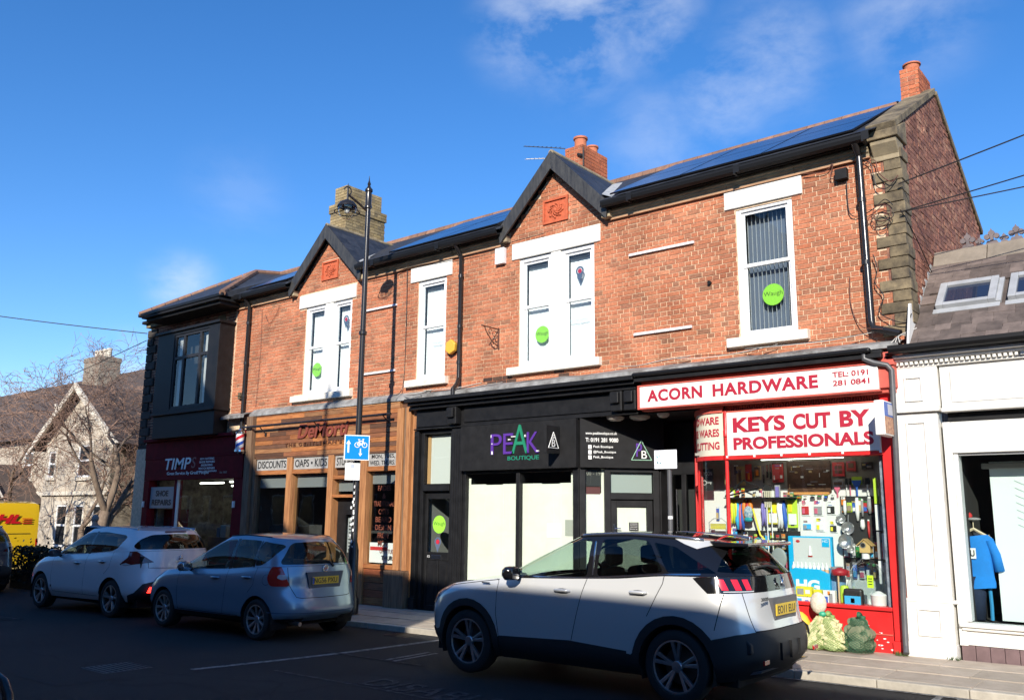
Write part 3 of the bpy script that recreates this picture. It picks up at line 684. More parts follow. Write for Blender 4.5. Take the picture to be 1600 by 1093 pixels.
# ledge of weathered lead above the shops ----------------------------
def ledge(x0, x1, z, m=M_LEADD, proud=0.30, h=0.13):
    n_ = max(2, int((x1-x0)/0.35)); w = (x1-x0)/n_; b = MB(); cols = []
    for k in range(n_+1):
        j = random.uniform(-0.012, 0.012); x = x0+k*w
        cols.append([(x, 0.05, z+0.02), (x, 0.0, z+h+j), (x, -proud+j, z+0.035+j*0.6), (x, -proud-0.01, z-0.03), (x, -proud+0.05, z-0.03)])
    vs = [p for c in cols for p in c]; fs = []
    for k in range(n_):
        for i in range(4): fs.append((k*5+i, (k+1)*5+i, (k+1)*5+i+1, k*5+i+1))
    b.add(vs, fs); return b.build('weathered_ledge', m, terr, fixn=True)
ledge(-11.95, -3.2, 3.88); ledge(-17.95, -12.0, 3.90, proud=0.12, h=0.14); ledge(-18.95, -17.97, 3.88, proud=0.25)
# pipes --------------------------------------------------------------
def clips(b, x, y, zs, r=0.045):
    for z in zs: b.lathe([(r*1.0, -0.035), (r*1.22, -0.03), (r*1.22, 0.03), (r*1.0, 0.035)], (x, y, z), 12)
def pipe(name, path, r, m, parent, zs=(), **t):
    b = MB(); b.tube(path, r, 12)
    if zs: clips(b, path[1][0], path[1][1], zs, r)
    return b.build(name, m, parent, smooth='auto', **t)
pipe('downpipe', [(-18.30, -0.23, 6.80), (-18.30, -0.08, 6.62), (-18.30, -0.08, 3.6), (-18.3, -0.3, 3.5)], 0.045, M_PIPE, terr, (6.2, 5.2, 4.4))
pipe('downpipe', [(-11.22, -0.25, 6.80), (-11.22, -0.07, 6.60), (-11.22, -0.07, 4.2), (-11.15, -0.2, 4.05), (-11.12, -0.33, 3.95), (-11.12, -0.33, 3.75)], 0.042, M_PIPE, terr, (6.2, 5.2, 4.5))
pipe('downpipe', [(-3.60, -0.25, 6.80), (-3.60, -0.09, 6.64), (-3.58, -0.09, 4.28), (-3.55, -0.12, 4.17), (-3.20, -0.16, 4.05)], 0.05, M_PIPE, terr, (6.0, 5.1))
# cables slung about the wall
M_CAB = mat('cable', (0.02, 0.018, 0.018), 0.6); M_CABW = mat('pale_cable', (0.55, 0.52, 0.47), 0.6); M_CABB = mat('brown_cable', (0.13, 0.05, 0.035), 0.7)
def cable(pts, m=M_CAB, r=0.007, sub=6, parent=terr, name='cable', **t):
    P = [Vector(p) for p in pts]; out = []
    for i in range(len(P)-1):
        p0, p1, p2, p3 = P[max(i-1, 0)], P[i], P[i+1], P[min(i+2, len(P)-1)]
        for k in range(sub):
            t_ = k/sub; out.append(0.5*((2*p1)+(p2-p0)*t_+(2*p0-5*p1+4*p2-p3)*t_*t_+(-p0+3*p1-3*p2+p3)*t_**3))
    out.append(P[-1]); b = MB(); b.tube(out, r, 5); return b.build(name, m, parent, **t)
cable([(-18.2, -0.07, 6.62), (-17.6, -0.07, 6.60), (-16.7, -0.07, 6.60)]); cable([(-14.0, -0.07, 6.6), (-13.2, -0.07, 6.58), (-12.7, -0.07, 6.63), (-11.4, -0.07, 6.6), (-10.3, -0.07, 6.58), (-10.0, -0.06, 6.64), (-9.2, -0.06, 6.66)])
cable([(-12.78, -0.03, 6.62), (-12.76, -0.03, 5.5), (-12.79, -0.03, 4.2), (-12.8, -0.3, 3.95)]); cable([(-17.85, -0.03, 6.5), (-17.8, -0.03, 5.5), (-17.85, -0.03, 4.1)], M_CABB, 0.005)
cable([(-17.7, -0.03, 6.35), (-17.5, -0.03, 6.1), (-17.25, -0.03, 6.3), (-17.15, -0.03, 6.5)], M_CABB, 0.005)
cable([(-4.4, -0.07, 6.60), (-4.1, -0.06, 6.56), (-3.97, -0.08, 6.64), (-4.02, -0.06, 6.45), (-3.95, -0.06, 6.42)], M_CABB)
cable([(-3.8, -0.06, 6.34), (-3.80, -0.05, 5.95), (-3.75, -0.05, 5.82), (-3.62, -0.05, 5.80), (-3.45, -0.08, 5.85), (-3.3, -0.08, 5.95), (-3.2, -0.08, 5.85)])
cable([(-3.85, -0.03, 4.95), (-3.86, -0.03, 4.6), (-3.8, -0.04, 4.35), (-3.68, -0.1, 4.2), (-3.4, -0.25, 4.12)], M_CABB, 0.006)
cable([(-3.55, -0.06, 6.6), (-3.45, -0.08, 6.5), (-3.42, -0.08, 6.3), (-3.38, -0.09, 6.15), (-3.25, -0.09, 6.1), (-3.12, -0.09, 6.22)]); cable([(-3.6, -0.06, 6.5), (-3.4, -0.08, 6.55), (-3.35, -0.08, 6.35), (-3.2, -0.09, 6.18), (-3.1, -0.09, 6.25)], M_CABB)
rnd = random.Random(3)
for k in range(5):
    cx, cz = -3.35+rnd.uniform(-.05, .05), 5.72+rnd.uniform(-.08, .05); r1, r2 = rnd.uniform(.08, .16), rnd.uniform(.06, .14)
    cable([(cx+r1*math.cos(a), -0.09-0.01*k, cz+r2*math.sin(a)) for a in [i*math.pi/4+k for i in range(8)]], M_CAB if k % 2 else M_CABB, 0.005)
cable([(-3.5, -0.09, 5.2), (-3.46, -0.08, 5.0), (-3.5, -0.08, 4.8), (-3.4, -0.08, 4.6), (-3.47, -0.09, 4.4), (-3.3, -0.1, 4.25), (-3.12, -0.1, 4.2), (-3.05, -0.15, 4.3)])
cable([(-3.1, -0.1, 5.75), (-3.05, 0.3, 5.5), (-3.06, 1.0, 5.2), (-3.05, 1.28, 5.0), (-3.05, 0.9, 4.5), (-3.04, 0.1, 4.1), (-3.1, -0.15, 4.0)])
for k in range(5):
    cable([(-3.06, 1.25-k*0.07, 5.05-k*.1), (-3.02, 0.9, 4.7), (-3.0, 0.4, 4.35), (-3.03, 0.05, 4.15-k*.03), (-3.2, -0.2, 4.02), (-3.3+k*.03, -0.3, 3.9)], M_CAB if k % 2 else M_CABW, 0.006)
for (xa, xb, zz) in ((-12.7, -11.9, 4.0), (-12.1, -10.6, 4.02), (-11.3, -10.1, 3.98), (-7.6, -6.3, 4.06), (-6.6, -4.9, 4.08), (-5.4, -3.5, 4.1)):
    for k in range(2):
        cable([(xa, -0.12, zz), ((xa*2+xb)/3, -0.26, zz-0.06+rnd.uniform(-.02, .03)), ((xa+xb*2)/3, -0.2, zz-0.03+rnd.uniform(-.03, .03)), (xb, -0.1, zz+0.03)], M_CABW if k else M_CAB, 0.006)
# fittings on the wall ----------------------------------------------
for i, (x0, x1, z) in enumerate(((-7.43, -6.23, 5.93), (-7.36, -6.31, 4.57), (-14.03, -13.07, 5.915), (-14.05, -13.06, 4.535))):
    b = MB(); b.box(x0, x1, -0.03, 0.0, z-0.022, z+0.022); b.box(x0, x1, -0.045, -0.03, z-0.022, z-0.014); b.build('metal_rail', mat('aluminium', (0.74, 0.72, 0.72), 0.4), terr)
b = MB(); b.box(-10.34, -10.12, -0.09, 0, 6.27, 6.58); bx = b.build('white_alarm_box', M_UPVC, terr, bevel=0.012)
b = MB(); b.box(-3.95, -3.78, -0.10, 0, 6.38, 6.54); b.build('junction_box', M_BLACKM, terr, bevel=0.008)
b = MB(); b.prism_xz([(-11.54+math.cos(a)*0.14+0.12, 4.82+math.sin(a)*0.15) for a in [math.pi/8+i*math.pi/3 for i in range(6)]], -0.13, -0.04); b.build('yellow_alarm_box', mat('amber_plastic', (0.75, 0.42, 0.05), 0.35), terr, bevel=0.02)
b = MB(); b.prism_xz([(-11.54+math.cos(a)*0.12+0.12, 4.82+math.sin(a)*0.13) for a in [math.pi/8+i*math.pi/3 for i in range(6)]], -0.04, 0.0); b.build('alarm_back_plate', M_BLACKM, terr)
b = MB(); b.tube([(-10.28, -0.02, 5.06), (-10.28, -0.02, 4.66)], 0.012, 6); b.tube([(-10.28, -0.02, 5.03), (-10.28, -0.5, 5.03)], 0.012, 6); b.tube([(-10.28, -0.02, 4.7), (-10.28, -0.2, 4.78), (-10.28, -0.35, 4.92), (-10.28, -0.42, 5.03)], 0.010, 6)
for (yy, zz_, r_) in ((-0.13, 4.93, 0.055), (-0.25, 4.96, 0.045), (-0.06, 4.82, 0.04)):
    b.tube([(-10.28, yy+math.cos(a)*r_, zz_+math.sin(a)*r_) for a in [i*math.pi/5 for i in range(9)]], 0.007, 5)
b.build('iron_sign_bracket', mat('rusty_iron', (0.10, 0.035, 0.02), 0.7), terr)
b = MB(); b.tube([(-5.98, 0.01, 5.22), (-5.98, -0.05, 5.22)], 0.03, 8); b.build('vent_stub', M_BLACKM, terr)
b = MB(); b.box(-18.55, -18.47, -0.08, 0, 4.35, 4.5); b.tube([(-18.6, -0.1, 4.42), (-18.35, -0.1, 4.42)], 0.012, 6); b.build('wall_hook', M_STONED, terr)
# aerials on the middle stack
a = root('tv_aerial', (-10.0, 1.65, 9.0), 'two thin television aerials clamped to the middle orange chimney', 'aerial')
for (z, x_end, tilt) in ((9.16, -10.8, 0.11), (8.95, -10.75, 0.02)):
    b = MB(); b.tube([(-9.98, 1.68, z-0.05), (x_end, 1.35, z+tilt)], 0.010, 5)
    for k in range(9):
        t_ = k/8; p = Vector((-10.05, 1.6, z-0.03)).lerp(Vector((x_end, 1.35, z+tilt)), t_); b.tube([p+Vector((-.03, .07, .04)), p-Vector((-.03, .07, .04))], 0.005, 4)
    b.build('aerial_boom', M_CAB if tilt > .05 else M_CABW, a)
b = MB(); b.tube([(-9.66, 1.68, 8.90), (-9.54, 1.65, 8.84)], 0.03, 8); b.tube([(-9.53, 1.68, 9.02), (-9.53, 1.68, 8.62)], 0.012, 6); b.build('aerial_clamp', M_CAB, a)
# weed of black soot marks: darker course of bricks under gable 2 sill is plain dark brick
soot = MB()
for r_ in range(2):
    for k in range(8): soot.box(-10.55+k*0.235-(0.1 if r_ else 0), -10.33+k*0.235-(0.1 if r_ else 0), -0.006, 0.01, 4.0+r_*CH+0.005, 4.0+(r_+1)*CH-0.005) if -10.55+k*0.235 < -10.05 or k > 6 else None
soot.build('blue_brick', brick_mat('dark_brick', [(0.08, 0.05, 0.045), (0.12, 0.07, 0.05), (0.06, 0.04, 0.035)]), front, kind='stuff')
# ================================================================== corner building with the maroon shop
M_MAR = mat('maroon_paint', (0.15, 0.010, 0.016), 0.6, var=0.2, nscale=5, spec=0.06)
M_WT = mat('white_lettering', (0.8, 0.8, 0.78), 0.5)
cb = root('corner_building', (-21, 0, zg(-21)), 'dark brick corner building with black timber bay window, hipped slate roof and maroon shopfront', 'building')
b = MB(); b.box(-23.2, -18.96, YM, 0.28, 3.2, 6.9); b.box(-23.2, -22.92, 0.28, 5, -0.6, 6.9); b.box(-23.2, -22.55, -0.10, 0.28, -0.6, 3.3); cw = b.build('wall', M_MORTAR, cb)
q = MB()
for p in bond(-23.0, -18.97, 3.5, 6.75, [(-22.0, -19.0, 3.5, 6.33)], None): brick_box(q, p, random.uniform(-.003, .002))
z = -0.3; row = 0
while z < 6.7:
    y = 0.02 - (0.058 if row % 2 else 0)
    while y < 4.9:
        w = 0.1165 if row % 2 else 0.233; q.box(-23.212, -23.15, max(y, 0.0)+0.005, y+w-0.005, z+0.005, z+CH-0.005); y += w
    z += CH; row += 1
q.build('brick', brick_mat('sooty_brick', [(0.22, 0.09, 0.06), (0.28, 0.12, 0.08), (0.14, 0.07, 0.05), (0.33, 0.13, 0.08), (0.10, 0.06, 0.05)]), cw, fixn=False, kind='stuff')
z = -0.25; k = 0
while z < 6.6:
    b = MB(); b.box(-23.28, -22.78 if k % 2 else -22.95, -0.045, 0.3 if k % 2 else 0.15, z+0.005, z+0.225); b.build('quoin', mat('black_stone', (0.045, 0.037, 0.03), 0.95, var=0.4, nscale=6, bump=0.6, island=0.3), cb, bevel=0.02); z += 0.23; k += 1
for (x0, x1, y0, y1, z0, z1) in ((-23.26, -18.9, -0.12, 0.1, 6.70, 6.80), (-23.32, -18.86, -0.22, 0.1, 6.80, 6.88), (-22.3, -18.75, -0.62, -0.05, 6.66, 6.74), (-22.38, -18.68, -0.72, -0.05, 6.742, 6.80)):
    b = MB(); b.box(x0, x1, y0, y1, z0, z1); b.build('cornice', M_BLACKM if z0 > 6.79 or y0 < -.5 else M_STONED, cb, bevel=0.01)
b = MB(); b.box(-22.8, -18.7, -0.62, -0.5, 6.86, 6.95); b.build('gutter', M_GUTTER, cb, bevel=0.02)
# hipped roof
ax_, ay_, az_ = -20.75, 1.65, 8.30; ex0, ex1, ey = -22.75, -18.72, -0.60; ez = 6.93
b = MB(); b.add([(ex0, ey, ez), (ex1, ey, ez), (ax_, ay_, az_), (ax_+.1, 2.42, 8.4), (ex1, 2.42, 8.25), (ex0, 5.2, ez), (ex1, 5.2, ez), (ex0, ey, ez-.05), (ex1, ey, ez-.05), (ex0, 5.2, ez-.05), (ex1, 5.2, ez-.05)],
                 [(0,1,2), (1,4,3,2), (0,2,3,5), (3,4,6,5), (1,6,4), (7,8,1,0), (7,0,5,9), (8,10,6,1), (7,9,10,8)]); crf = b.build('roof', M_SLATE, cb)
q = MB(); A = Vector((ex0, ey, ez)); B_ = Vector((ex1, ey, ez)); C_ = Vector((ax_, ay_, az_)); up = (C_-(A+Vector(((C_.x-A.x), 0, 0)))); n_ = 10; nn = Vector((1, 0, 0)).cross(up).normalized()
for i in range(n_):
    t = i/n_; xa, xb = ex0+(ax_-ex0)*(t+.05), ex1+(ax_-ex1)*(t+.05); x = xa + (0.13 if i % 2 else 0)
    while x < xb-0.15:
        q.obox(Vector((x, ey, ez))+up*t, (1, 0, 0), up.normalized(), nn, 0.002, 0.255, 0, up.length/n_+0.02, 0.006, 0.013+random.uniform(0, .003)); x += 0.26
q.build('slate', M_SLATE, crf, kind='stuff')
for (P, Q_, n_) in ((Vector((ex1, ey, ez)), C_, 9), (Vector((ex0, ey, ez)), C_, 9), (C_, Vector((ax_+.1, 2.42, 8.4)), 3), (Vector((ax_+.1, 2.42, 8.4)), Vector((-19.2, 2.42, 8.4)), 5)):
    for k in range(n_):
        b = MB(); b.tube([P.lerp(Q_, (k+0.02)/n_)+Vector((0,0,.0)), P.lerp(Q_, (k+0.98)/n_)], 0.085, 8); b.build('hip_tile', M_RIDGE, crf, smooth='auto')
# black timber bay
BX0, BX1, BY = -21.95, -19.0, -0.42
b = MB(); b.box(BX0, -21.12, BY, 0.0, 4.16, 6.26); b.box(-19.47, BX1, BY, 0.0, 4.16, 6.26); b.box(-21.12, -19.47, BY, 0.0, 4.16, 4.24); b.box(-21.12, -19.47, BY, 0.0, 6.18, 6.26)
bay = b.build('bay_window', M_BLACK, cb, bevel=0.006)
b = MB(); b.box(BX0-.05, BX1+.05, BY-.06, 0, 6.262, 6.33); b.build('bay_moulding', M_BLACK, bay, bevel=0.008); b = MB(); b.box(BX0-.04, BX1+.04, BY-.05, 0, 4.09, 4.158); b.box(BX0+.03, BX1-.03, BY+.03, 0, 3.5, 4.0895); b.build('bay_apron', M_BLACK, bay, bevel=0.008)
M_TIMB = mat('grey_black_timber', (0.022, 0.022, 0.025), 0.5, var=0.2, spec=0.3)
b = MB(); F = (-21.12, -19.47, 4.24, 6.18); y = BY+.02
for (a, c, d, e) in ((F[0], F[0]+.06, F[2], F[3]), (F[1]-.06, F[1], F[2], F[3]), (F[0]+.06, F[1]-.06, F[3]-.06, F[3]), (F[0]+.06, F[1]-.06, F[2], F[2]+.06), (-20.70, -20.61, F[2]+.06, F[3]-.06), (-19.93, -19.84, F[2]+.06, F[3]-.06)): b.box(a, c, y, y+.08, d, e)
for (a, c) in ((-21.06, -20.70), (-20.61, -19.93), (-19.84, -19.53)): b.box(a, c, y+.002, y+.078, 5.52, 5.60)
b.build('window_frame', M_TIMB, bay, bevel=0.005)
for (a, c) in ((-21.06, -20.70), (-20.61, -19.93), (-19.84, -19.53)):
    for (d, e) in ((F[2]+.06, 5.52), (5.60, F[3]-.06)):
        p = MB(); p.box(a, c, y+.035, y+.042, d, e); p.build('pane', M_GLASS, bay)
b = MB(); b.box(BX0+.05, BX1-.05, -.02, .0, 4.2, 6.2); b.box(BX0+.05, BX1-.05, -0.35, -.02, 6.1, 6.12); b.build('bay_lining', M_DARKIN, bay)
b = MB(); b.box(-19.82, -19.55, BY+.14, BY+.16, 4.3, 6.1); b.box(-21.05, -20.85, BY+.14, BY+.16, 4.3, 6.1); b.build('curtain', mat('net_curtain', (0.5, 0.48, 0.45), 0.9), bay)
b = MB(); b.box(-19.8, -19.45, -0.012, 0.03, 6.36, 6.6); b.build('stone_patch', M_STONED, cb)
b = MB(); b.box(-20.0, -19.1, -0.09, 0.0, 3.62, 3.70); b.build('ledge', M_LEAD, cb)
# maroon shopfront
sf = root('maroon_shopfront', (-20.3, -0.15, zg(-20)), 'maroon cobbler and key cutting shopfront with white lettering in deep shade', 'shopfront')
b = MB(); b.box(-22.6, -17.92, -0.16, 0.1, 3.03, 3.45); b.box(-22.62, -17.90, -0.24, 0.1, 3.45, 3.53); b.box(-22.55, -17.96, -0.19, 0.1, 2.98, 3.03); b.build('cornice', M_MAR, sf, bevel=0.01)
b = MB(); b.box(-22.52, -18.0, -0.18, 0.05, 2.44, 2.978); fa = b.build('fascia', M_MAR, sf, bevel=0.006)

text('lettering', 'TIMP', (-21.50, -0.185, 2.70), (1.25, 0, 0), (0, 0, 0.29), M_WT, fa, bold=0.012, shear=0.15)
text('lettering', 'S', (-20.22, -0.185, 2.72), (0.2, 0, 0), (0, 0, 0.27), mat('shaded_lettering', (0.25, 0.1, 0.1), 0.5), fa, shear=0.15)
text('lettering', 'Great Service By Great People', (-21.36, -0.185, 2.54), (1.95, 0, 0.0), (0, 0, 0.105), M_WT, fa, bold=0.01)
for i, s in enumerate(('KEY CUTTING', 'SHOE REPAIRS', 'ENGRAVING', 'WATCH REPAIRS', 'JEWELLERY REPAIRS')):
    w = (0.62, 0.68, 0.5, 0.72, 0.9)[i]; text('lettering', s, (-19.52-w/2, -0.185, 2.985-0.078*(i+1)), (w, 0, 0), (0, 0, 0.05), M_WT, fa, bold=0.01)
text('lettering', 'Est 1865', (-18.92, -0.185, 2.56), (0.3, 0, 0), (0, 0, 0.05), mat('dim_lettering', (0.35, 0.28, 0.25), 0.5), fa)
b = MB(); b.box(-22.55, -22.28, -0.16, 0.08, -0.4, 2.437); b.box(-18.36, -17.96, -0.16, 0.08, -0.4, 2.437); b.box(-22.28, -18.36, -0.13, 0.06, -0.4, 0.45); b.box(-21.06, -20.96, -0.13, 0.06, 0.45, 2.437); b.build('frame', M_MAR, sf, bevel=0.008)
b = MB(); b.box(-20.96, -18.36, -0.06, -0.05, 0.45, 2.437); b.build('pane', M_SHOPG, sf)
b = MB(); b.box(-20.97, -20.93, -0.11, -0.04, 0.45, 2.437); b.build('glazing_bar', M_UPVC, sf)
b = MB(); b.box(-22.27, -21.07, -0.10, -0.04, 1.72, 2.27); sg = b.build('sign_panel', mat('grey_sign', (0.30, 0.31, 0.31), 0.4), sf, bevel=0.01)
text('lettering', 'SHOE', (-21.98, -0.105, 2.03), (0.62, 0, 0), (0, 0, 0.15), M_INK, sg, bold=0.02); text('lettering', 'REPAIRS', (-22.15, -0.105, 1.80), (0.95, 0, 0), (0, 0, 0.15), M_INK, sg, bold=0.02)
b = MB(); b.box(-22.27, -21.07, 0.3, 0.34, -0.4, 1.7); dr = b.build('door', M_MAR, sf); b = MB(); b.box(-22.0, -21.3, 0.29, 0.30, 0.8, 1.5); b.build('door_pane', M_GLASS, dr)
for x in (-18.30, -22.5): b = MB(); b.box(x, x+.06, -0.20, -0.16, 1.75, 1.90); b.build('lamp_bracket', M_WT, sf)
# inside the shop, with its two pairs of strip lights lit
b = MB(); b.box(-22.2, -18.0, 2.6, 2.65, -0.3, 2.9); b.box(-22.25, -22.2, 0.1, 2.6, -0.3, 2.9); b.box(-18.0, -17.95, 0.1, 2.6, -0.3, 2.9); b.build('back_wall', mat('shop_wall', (0.22, 0.20, 0.16), 0.8, col2=(0.05, 0.045, 0.04), nscale=5), sf)
b = MB(); b.box(-22.2, -18.0, 0.06, 2.6, 2.52, 2.56); b.build('ceiling', mat('shop_ceiling', (0.4, 0.4, 0.36), 0.8), sf)
M_TUBE = mat('lit_tube', (1, 1, 1), 0.5, emit=(1.0, 0.98, 0.85), estr=5)
for (xa, xb, yy, zz) in ((-21.7, -20.6, 1.0, 2.40), (-20.3, -19.1, 1.0, 2.42), (-21.6, -20.5, 1.9, 2.36), (-20.2, -19.0, 1.9, 2.34)):
    b = MB(); b.tube([(xa, yy, zz), (xb, yy, zz)], 0.022, 8); b.build('strip_light', M_TUBE, sf)
rr = random.Random(11)
b = MB(); b.box(-21.9, -18.3, 2.1, 2.58, 0.9, 0.95); b.box(-21.9, -18.3, 2.3, 2.58, 1.4, 1.43); b.box(-21.0, -18.6, 0.9, 1.4, -0.2, 1.0); b.build('counter', mat('counter_wood', (0.12, 0.07, 0.04), 0.5), sf)
for k in range(16):
    x = -20.8+rr.random()*2.3; z = (0.98, 1.0, 1.44)[k % 3]; h = rr.uniform(.12, .35); y = 1.0 if z == 1.0 else 2.35
    b = MB(); b.box(x, x+rr.uniform(.1, .3), y, y+.12, z, z+h); b.build('boxed_goods', mat('goods_%s' % 'abcd'[k % 4], ((.3, .28, .25), (.1, .1, .12), (.25, .12, .08), (.12, .16, .2))[k % 4], 0.5), sf)
# barber's pole
bp_ = root('barber_pole', (-17.93, -0.3, 3.0), 'red, white and blue striped barber pole with chrome caps at the maroon shop corner', 'barber pole')
stripes = bpy.data.materials.new('barber_stripes'); stripes.use_nodes = True; nt = stripes.node_tree
tc = nt.nodes.new('ShaderNodeTexCoord'); sx = nt.nodes.new('ShaderNodeSeparateXYZ'); nt.links.new(tc.outputs['Object'], sx.inputs[0])
at = nt.nodes.new('ShaderNodeMath'); at.operation = 'ARCTAN2'
su = nt.nodes.new('ShaderNodeMath'); su.operation = 'ADD'; su.inputs[1].default_value = 17.93; nt.links.new(sx.outputs[0], su.inputs[0])
sv = nt.nodes.new('ShaderNodeMath'); sv.operation = 'ADD'; sv.inputs[1].default_value = 0.34; nt.links.new(sx.outputs[1], sv.inputs[0])
nt.links.new(sv.outputs[0], at.inputs[0]); nt.links.new(su.outputs[0], at.inputs[1])
m1 = nt.nodes.new('ShaderNodeMath'); m1.operation = 'MULTIPLY_ADD'; nt.links.new(at.outputs[0], m1.inputs[0]); m1.inputs[1].default_value = -1/(2*math.pi)
m2 = nt.nodes.new('ShaderNodeMath'); m2.operation = 'MULTIPLY'; m2.inputs[1].default_value = 3.2; nt.links.new(sx.outputs[2], m2.inputs[0]); nt.links.new(m2.outputs[0], m1.inputs[2])
fr = nt.nodes.new('ShaderNodeMath'); fr.operation = 'FRACT'; nt.links.new(m1.outputs[0], fr.inputs[0])
cr = nt.nodes.new('ShaderNodeValToRGB'); cr.color_ramp.interpolation = 'CONSTANT'; e = cr.color_ramp
e.elements[0].color = (.7, .7, .7, 1); e.elements[1].position = .25; e.elements[1].color = (.02, .08, .4, 1)
for p_, c_ in ((.5, (.7, .7, .7, 1)), (.75, (.5, .02, .03, 1))): q_ = e.elements.new(p_); q_.color = c_
nt.links.new(fr.outputs[0], cr.inputs[0]); nt.links.new(cr.outputs[0], nt.nodes['Principled BSDF'].inputs['Base Color']); nt.nodes['Principled BSDF'].inputs['Roughness'].default_value = .2
M_CHR = mat('chrome', (0.7, 0.7, 0.7), 0.15, metal=1.0)
b = MB(); b.lathe([(.095, 3.07), (.095, 3.46)], (-17.93, -.34, 0), 20); b.build('striped_cylinder', stripes, bp_, smooth=True)
b = MB(); b.lathe([(0.001, 3.58), (.03, 3.57), (.05, 3.53), (.09, 3.51), (.11, 3.49), (.11, 3.455), (.001, 3.455)], (-17.93, -.34, 0), 20); b.box(-17.95, -17.91, -.3, -.1, 3.5, 3.53); b.build('cap', M_CHR, bp_, smooth='auto'); b = MB(); b.lathe([(.001, 3.08), (.11, 3.08), (.115, 3.03), (.06, 3.0), (.001, 2.97)], (-17.93, -.34, 0), 20)
b.box(-17.95, -17.91, -.3, -.1, 3.0, 3.03); b.build('cap', M_CHR, bp_, smooth='auto')

# ================================================================== wooden barber's shop
ws = root('wooden_shopfront', (-15, -0.1, zg(-15)), 'barber shopfront clad in reclaimed orange-brown planks with black lettering over grey windows', 'shopfront')
WOODS = [mat('plank_%s' % nme, c, 0.6, col2=c2, nscale=3.5, bump=0.35, bscale=9, stretch=(1.2, 1.2, 14), island=0.3) for nme, c, c2 in
         (('amber', (0.47, 0.19, 0.06), (0.26, 0.085, 0.027)), ('brown', (0.25, 0.095, 0.04), (0.13, 0.05, 0.022)), ('pale', (0.45, 0.23, 0.10), (0.26, 0.11, 0.045)), ('red', (0.38, 0.11, 0.04), (0.2, 0.06, 0.024)), ('dark', (0.15, 0.07, 0.036), (0.08, 0.038, 0.022)))]
M_POST = mat('pine_post', (0.46, 0.215, 0.085), 0.6, col2=(0.22, 0.085, 0.032), nscale=3, bump=0.3, bscale=8, stretch=(12, 12, 0.8), thr=(.4, .7))
M_POSTD = mat('grey_post', (0.24, 0.15, 0.09), 0.7, col2=(0.12, 0.07, 0.04), nscale=3, bump=0.3, bscale=8, stretch=(12, 12, 0.8))
b = MB(); b.box(-17.9, -12.35, -0.02, 0.1, 2.45, 3.86); b.build('backing', WOODS[4], ws)
rr = random.Random(5); z = 2.89; row = 0
while z < 3.84:
    h = 0.094; x = -17.66
    while x < -12.80:
        w = min(rr.uniform(.5, 1.5), -12.78-x)
        if -12.78-(x+w) < 0.3: w = -12.78-x
        b = MB(); b.box(x+.002, x+w-.002, -0.10-rr.uniform(0, .008), -0.02, z+.002, z+h-.003); b.build('plank', WOODS[rr.choice((0, 0, 1, 2, 3, 1, 4))], ws, bevel=0.002); x += w
    z += h
for k in range(6):
    b = MB(); z0 = -0.25+k*0.14; b.box(-13.9, -12.9, -0.10-rr.uniform(0, .006), 0.0, z0+.003, z0+.137); b.build('plank', WOODS[(3, 0, 3, 1, 0, 3)[k]], ws, bevel=0.002)
    b = MB(); b.box(-17.55, -14.78, -0.10-rr.uniform(0, .006), 0.0, z0+.003, z0+.137); b.build('plank', WOODS[(1, 0, 3, 1, 3, 4)[k]], ws, bevel=0.002)
for (x0, x1, z0, z1, yy, mm) in ((-17.92, -17.68, -.4, 3.86, -.2, M_POSTD), (-17.66, -17.55, -.4, 2.86, -.13, M_POSTD), (-16.34, -16.15, -.3, 2.86, -.15, M_POST), (-14.90, -14.72, -.3, 2.86, -.15, M_POST), (-13.86, -13.66, -.3, 2.86, -.15, M_POST), (-12.80, -12.62, .58, 3.72, -.15, M_POST), (-12.62, -12.52, .58, 3.72, -.12, M_POSTD), (-12.52, -12.40, .58, 3.72, -.17, M_POST), (-12.40, -12.30, -.3, 3.72, -.10, M_POST)):
    b = MB(); b.box(x0+.003, x1-.003, yy, .05, z0, z1); b.build('post', mm, ws, bevel=0.006)
b = MB(); b.box(-12.92, -12.38, -.26, .05, -.3, .575); b.build('post_base', M_POSTD, ws, bevel=0.01)
for (x0, x1, z0, z1) in ((-17.55, -12.8, 2.848, 2.885), (-16.15, -14.9, 2.49, 2.585), (-17.55, -16.34, 2.49, 2.585), (-13.66, -12.8, 2.49, 2.585), (-14.72, -13.86, 2.35, 2.43), (-14.72, -13.86, 1.97, 2.03), (-13.86, -12.82, .58, .66), (-17.55, -14.9, .58, .66)):
    b = MB(); b.box(x0, x1, -.135, .05, z0, z1); b.build('rail', WOODS[0] if z0 < 2.8 else WOODS[4], ws, bevel=0.004)
M_SIGNG = mat('grey_sign_board', (0.36, 0.35, 0.33), 0.6, var=0.15, nscale=8)
for (x0, x1, s) in ((-17.52, -16.36, 'DISCOUNTS'), (-16.13, -14.92, 'OAPS • KIDS'), (-14.70, -13.88, 'STUDENTS')):
    b = MB(); b.box(x0, x1, -.11, -.02, 2.59, 2.845); p = b.build('sign_board', M_SIGNG, ws); text('lettering', s, (x0+.05, -.111, 2.635), (x1-x0-.1, 0, 0), (0, 0, .165), M_INK, p, bold=0.012)
b = MB(); b.box(-13.64, -12.82, -.11, -.02, 2.59, 2.845); p = b.build('sign_board', M_SIGNG, ws); text('lettering', 'MON, TUES,', (-13.55, -.111, 2.735), (.68, 0, 0), (0, 0, .09), M_INK, p, bold=0.012); text('lettering', 'WED. THURS.', (-13.60, -.111, 2.61), (.74, 0, 0), (0, 0, .09), M_INK, p, bold=0.012)
M_RL = mat('red_cut_letters', (0.22, 0.05, 0.03), 0.6)
text('shop_name', 'DeMorti', (-16.02, -.112, 3.26), (1.72, 0, 0), (0, 0, .32), M_RL, ws, bold=0.02, thick=.03, shear=.2)
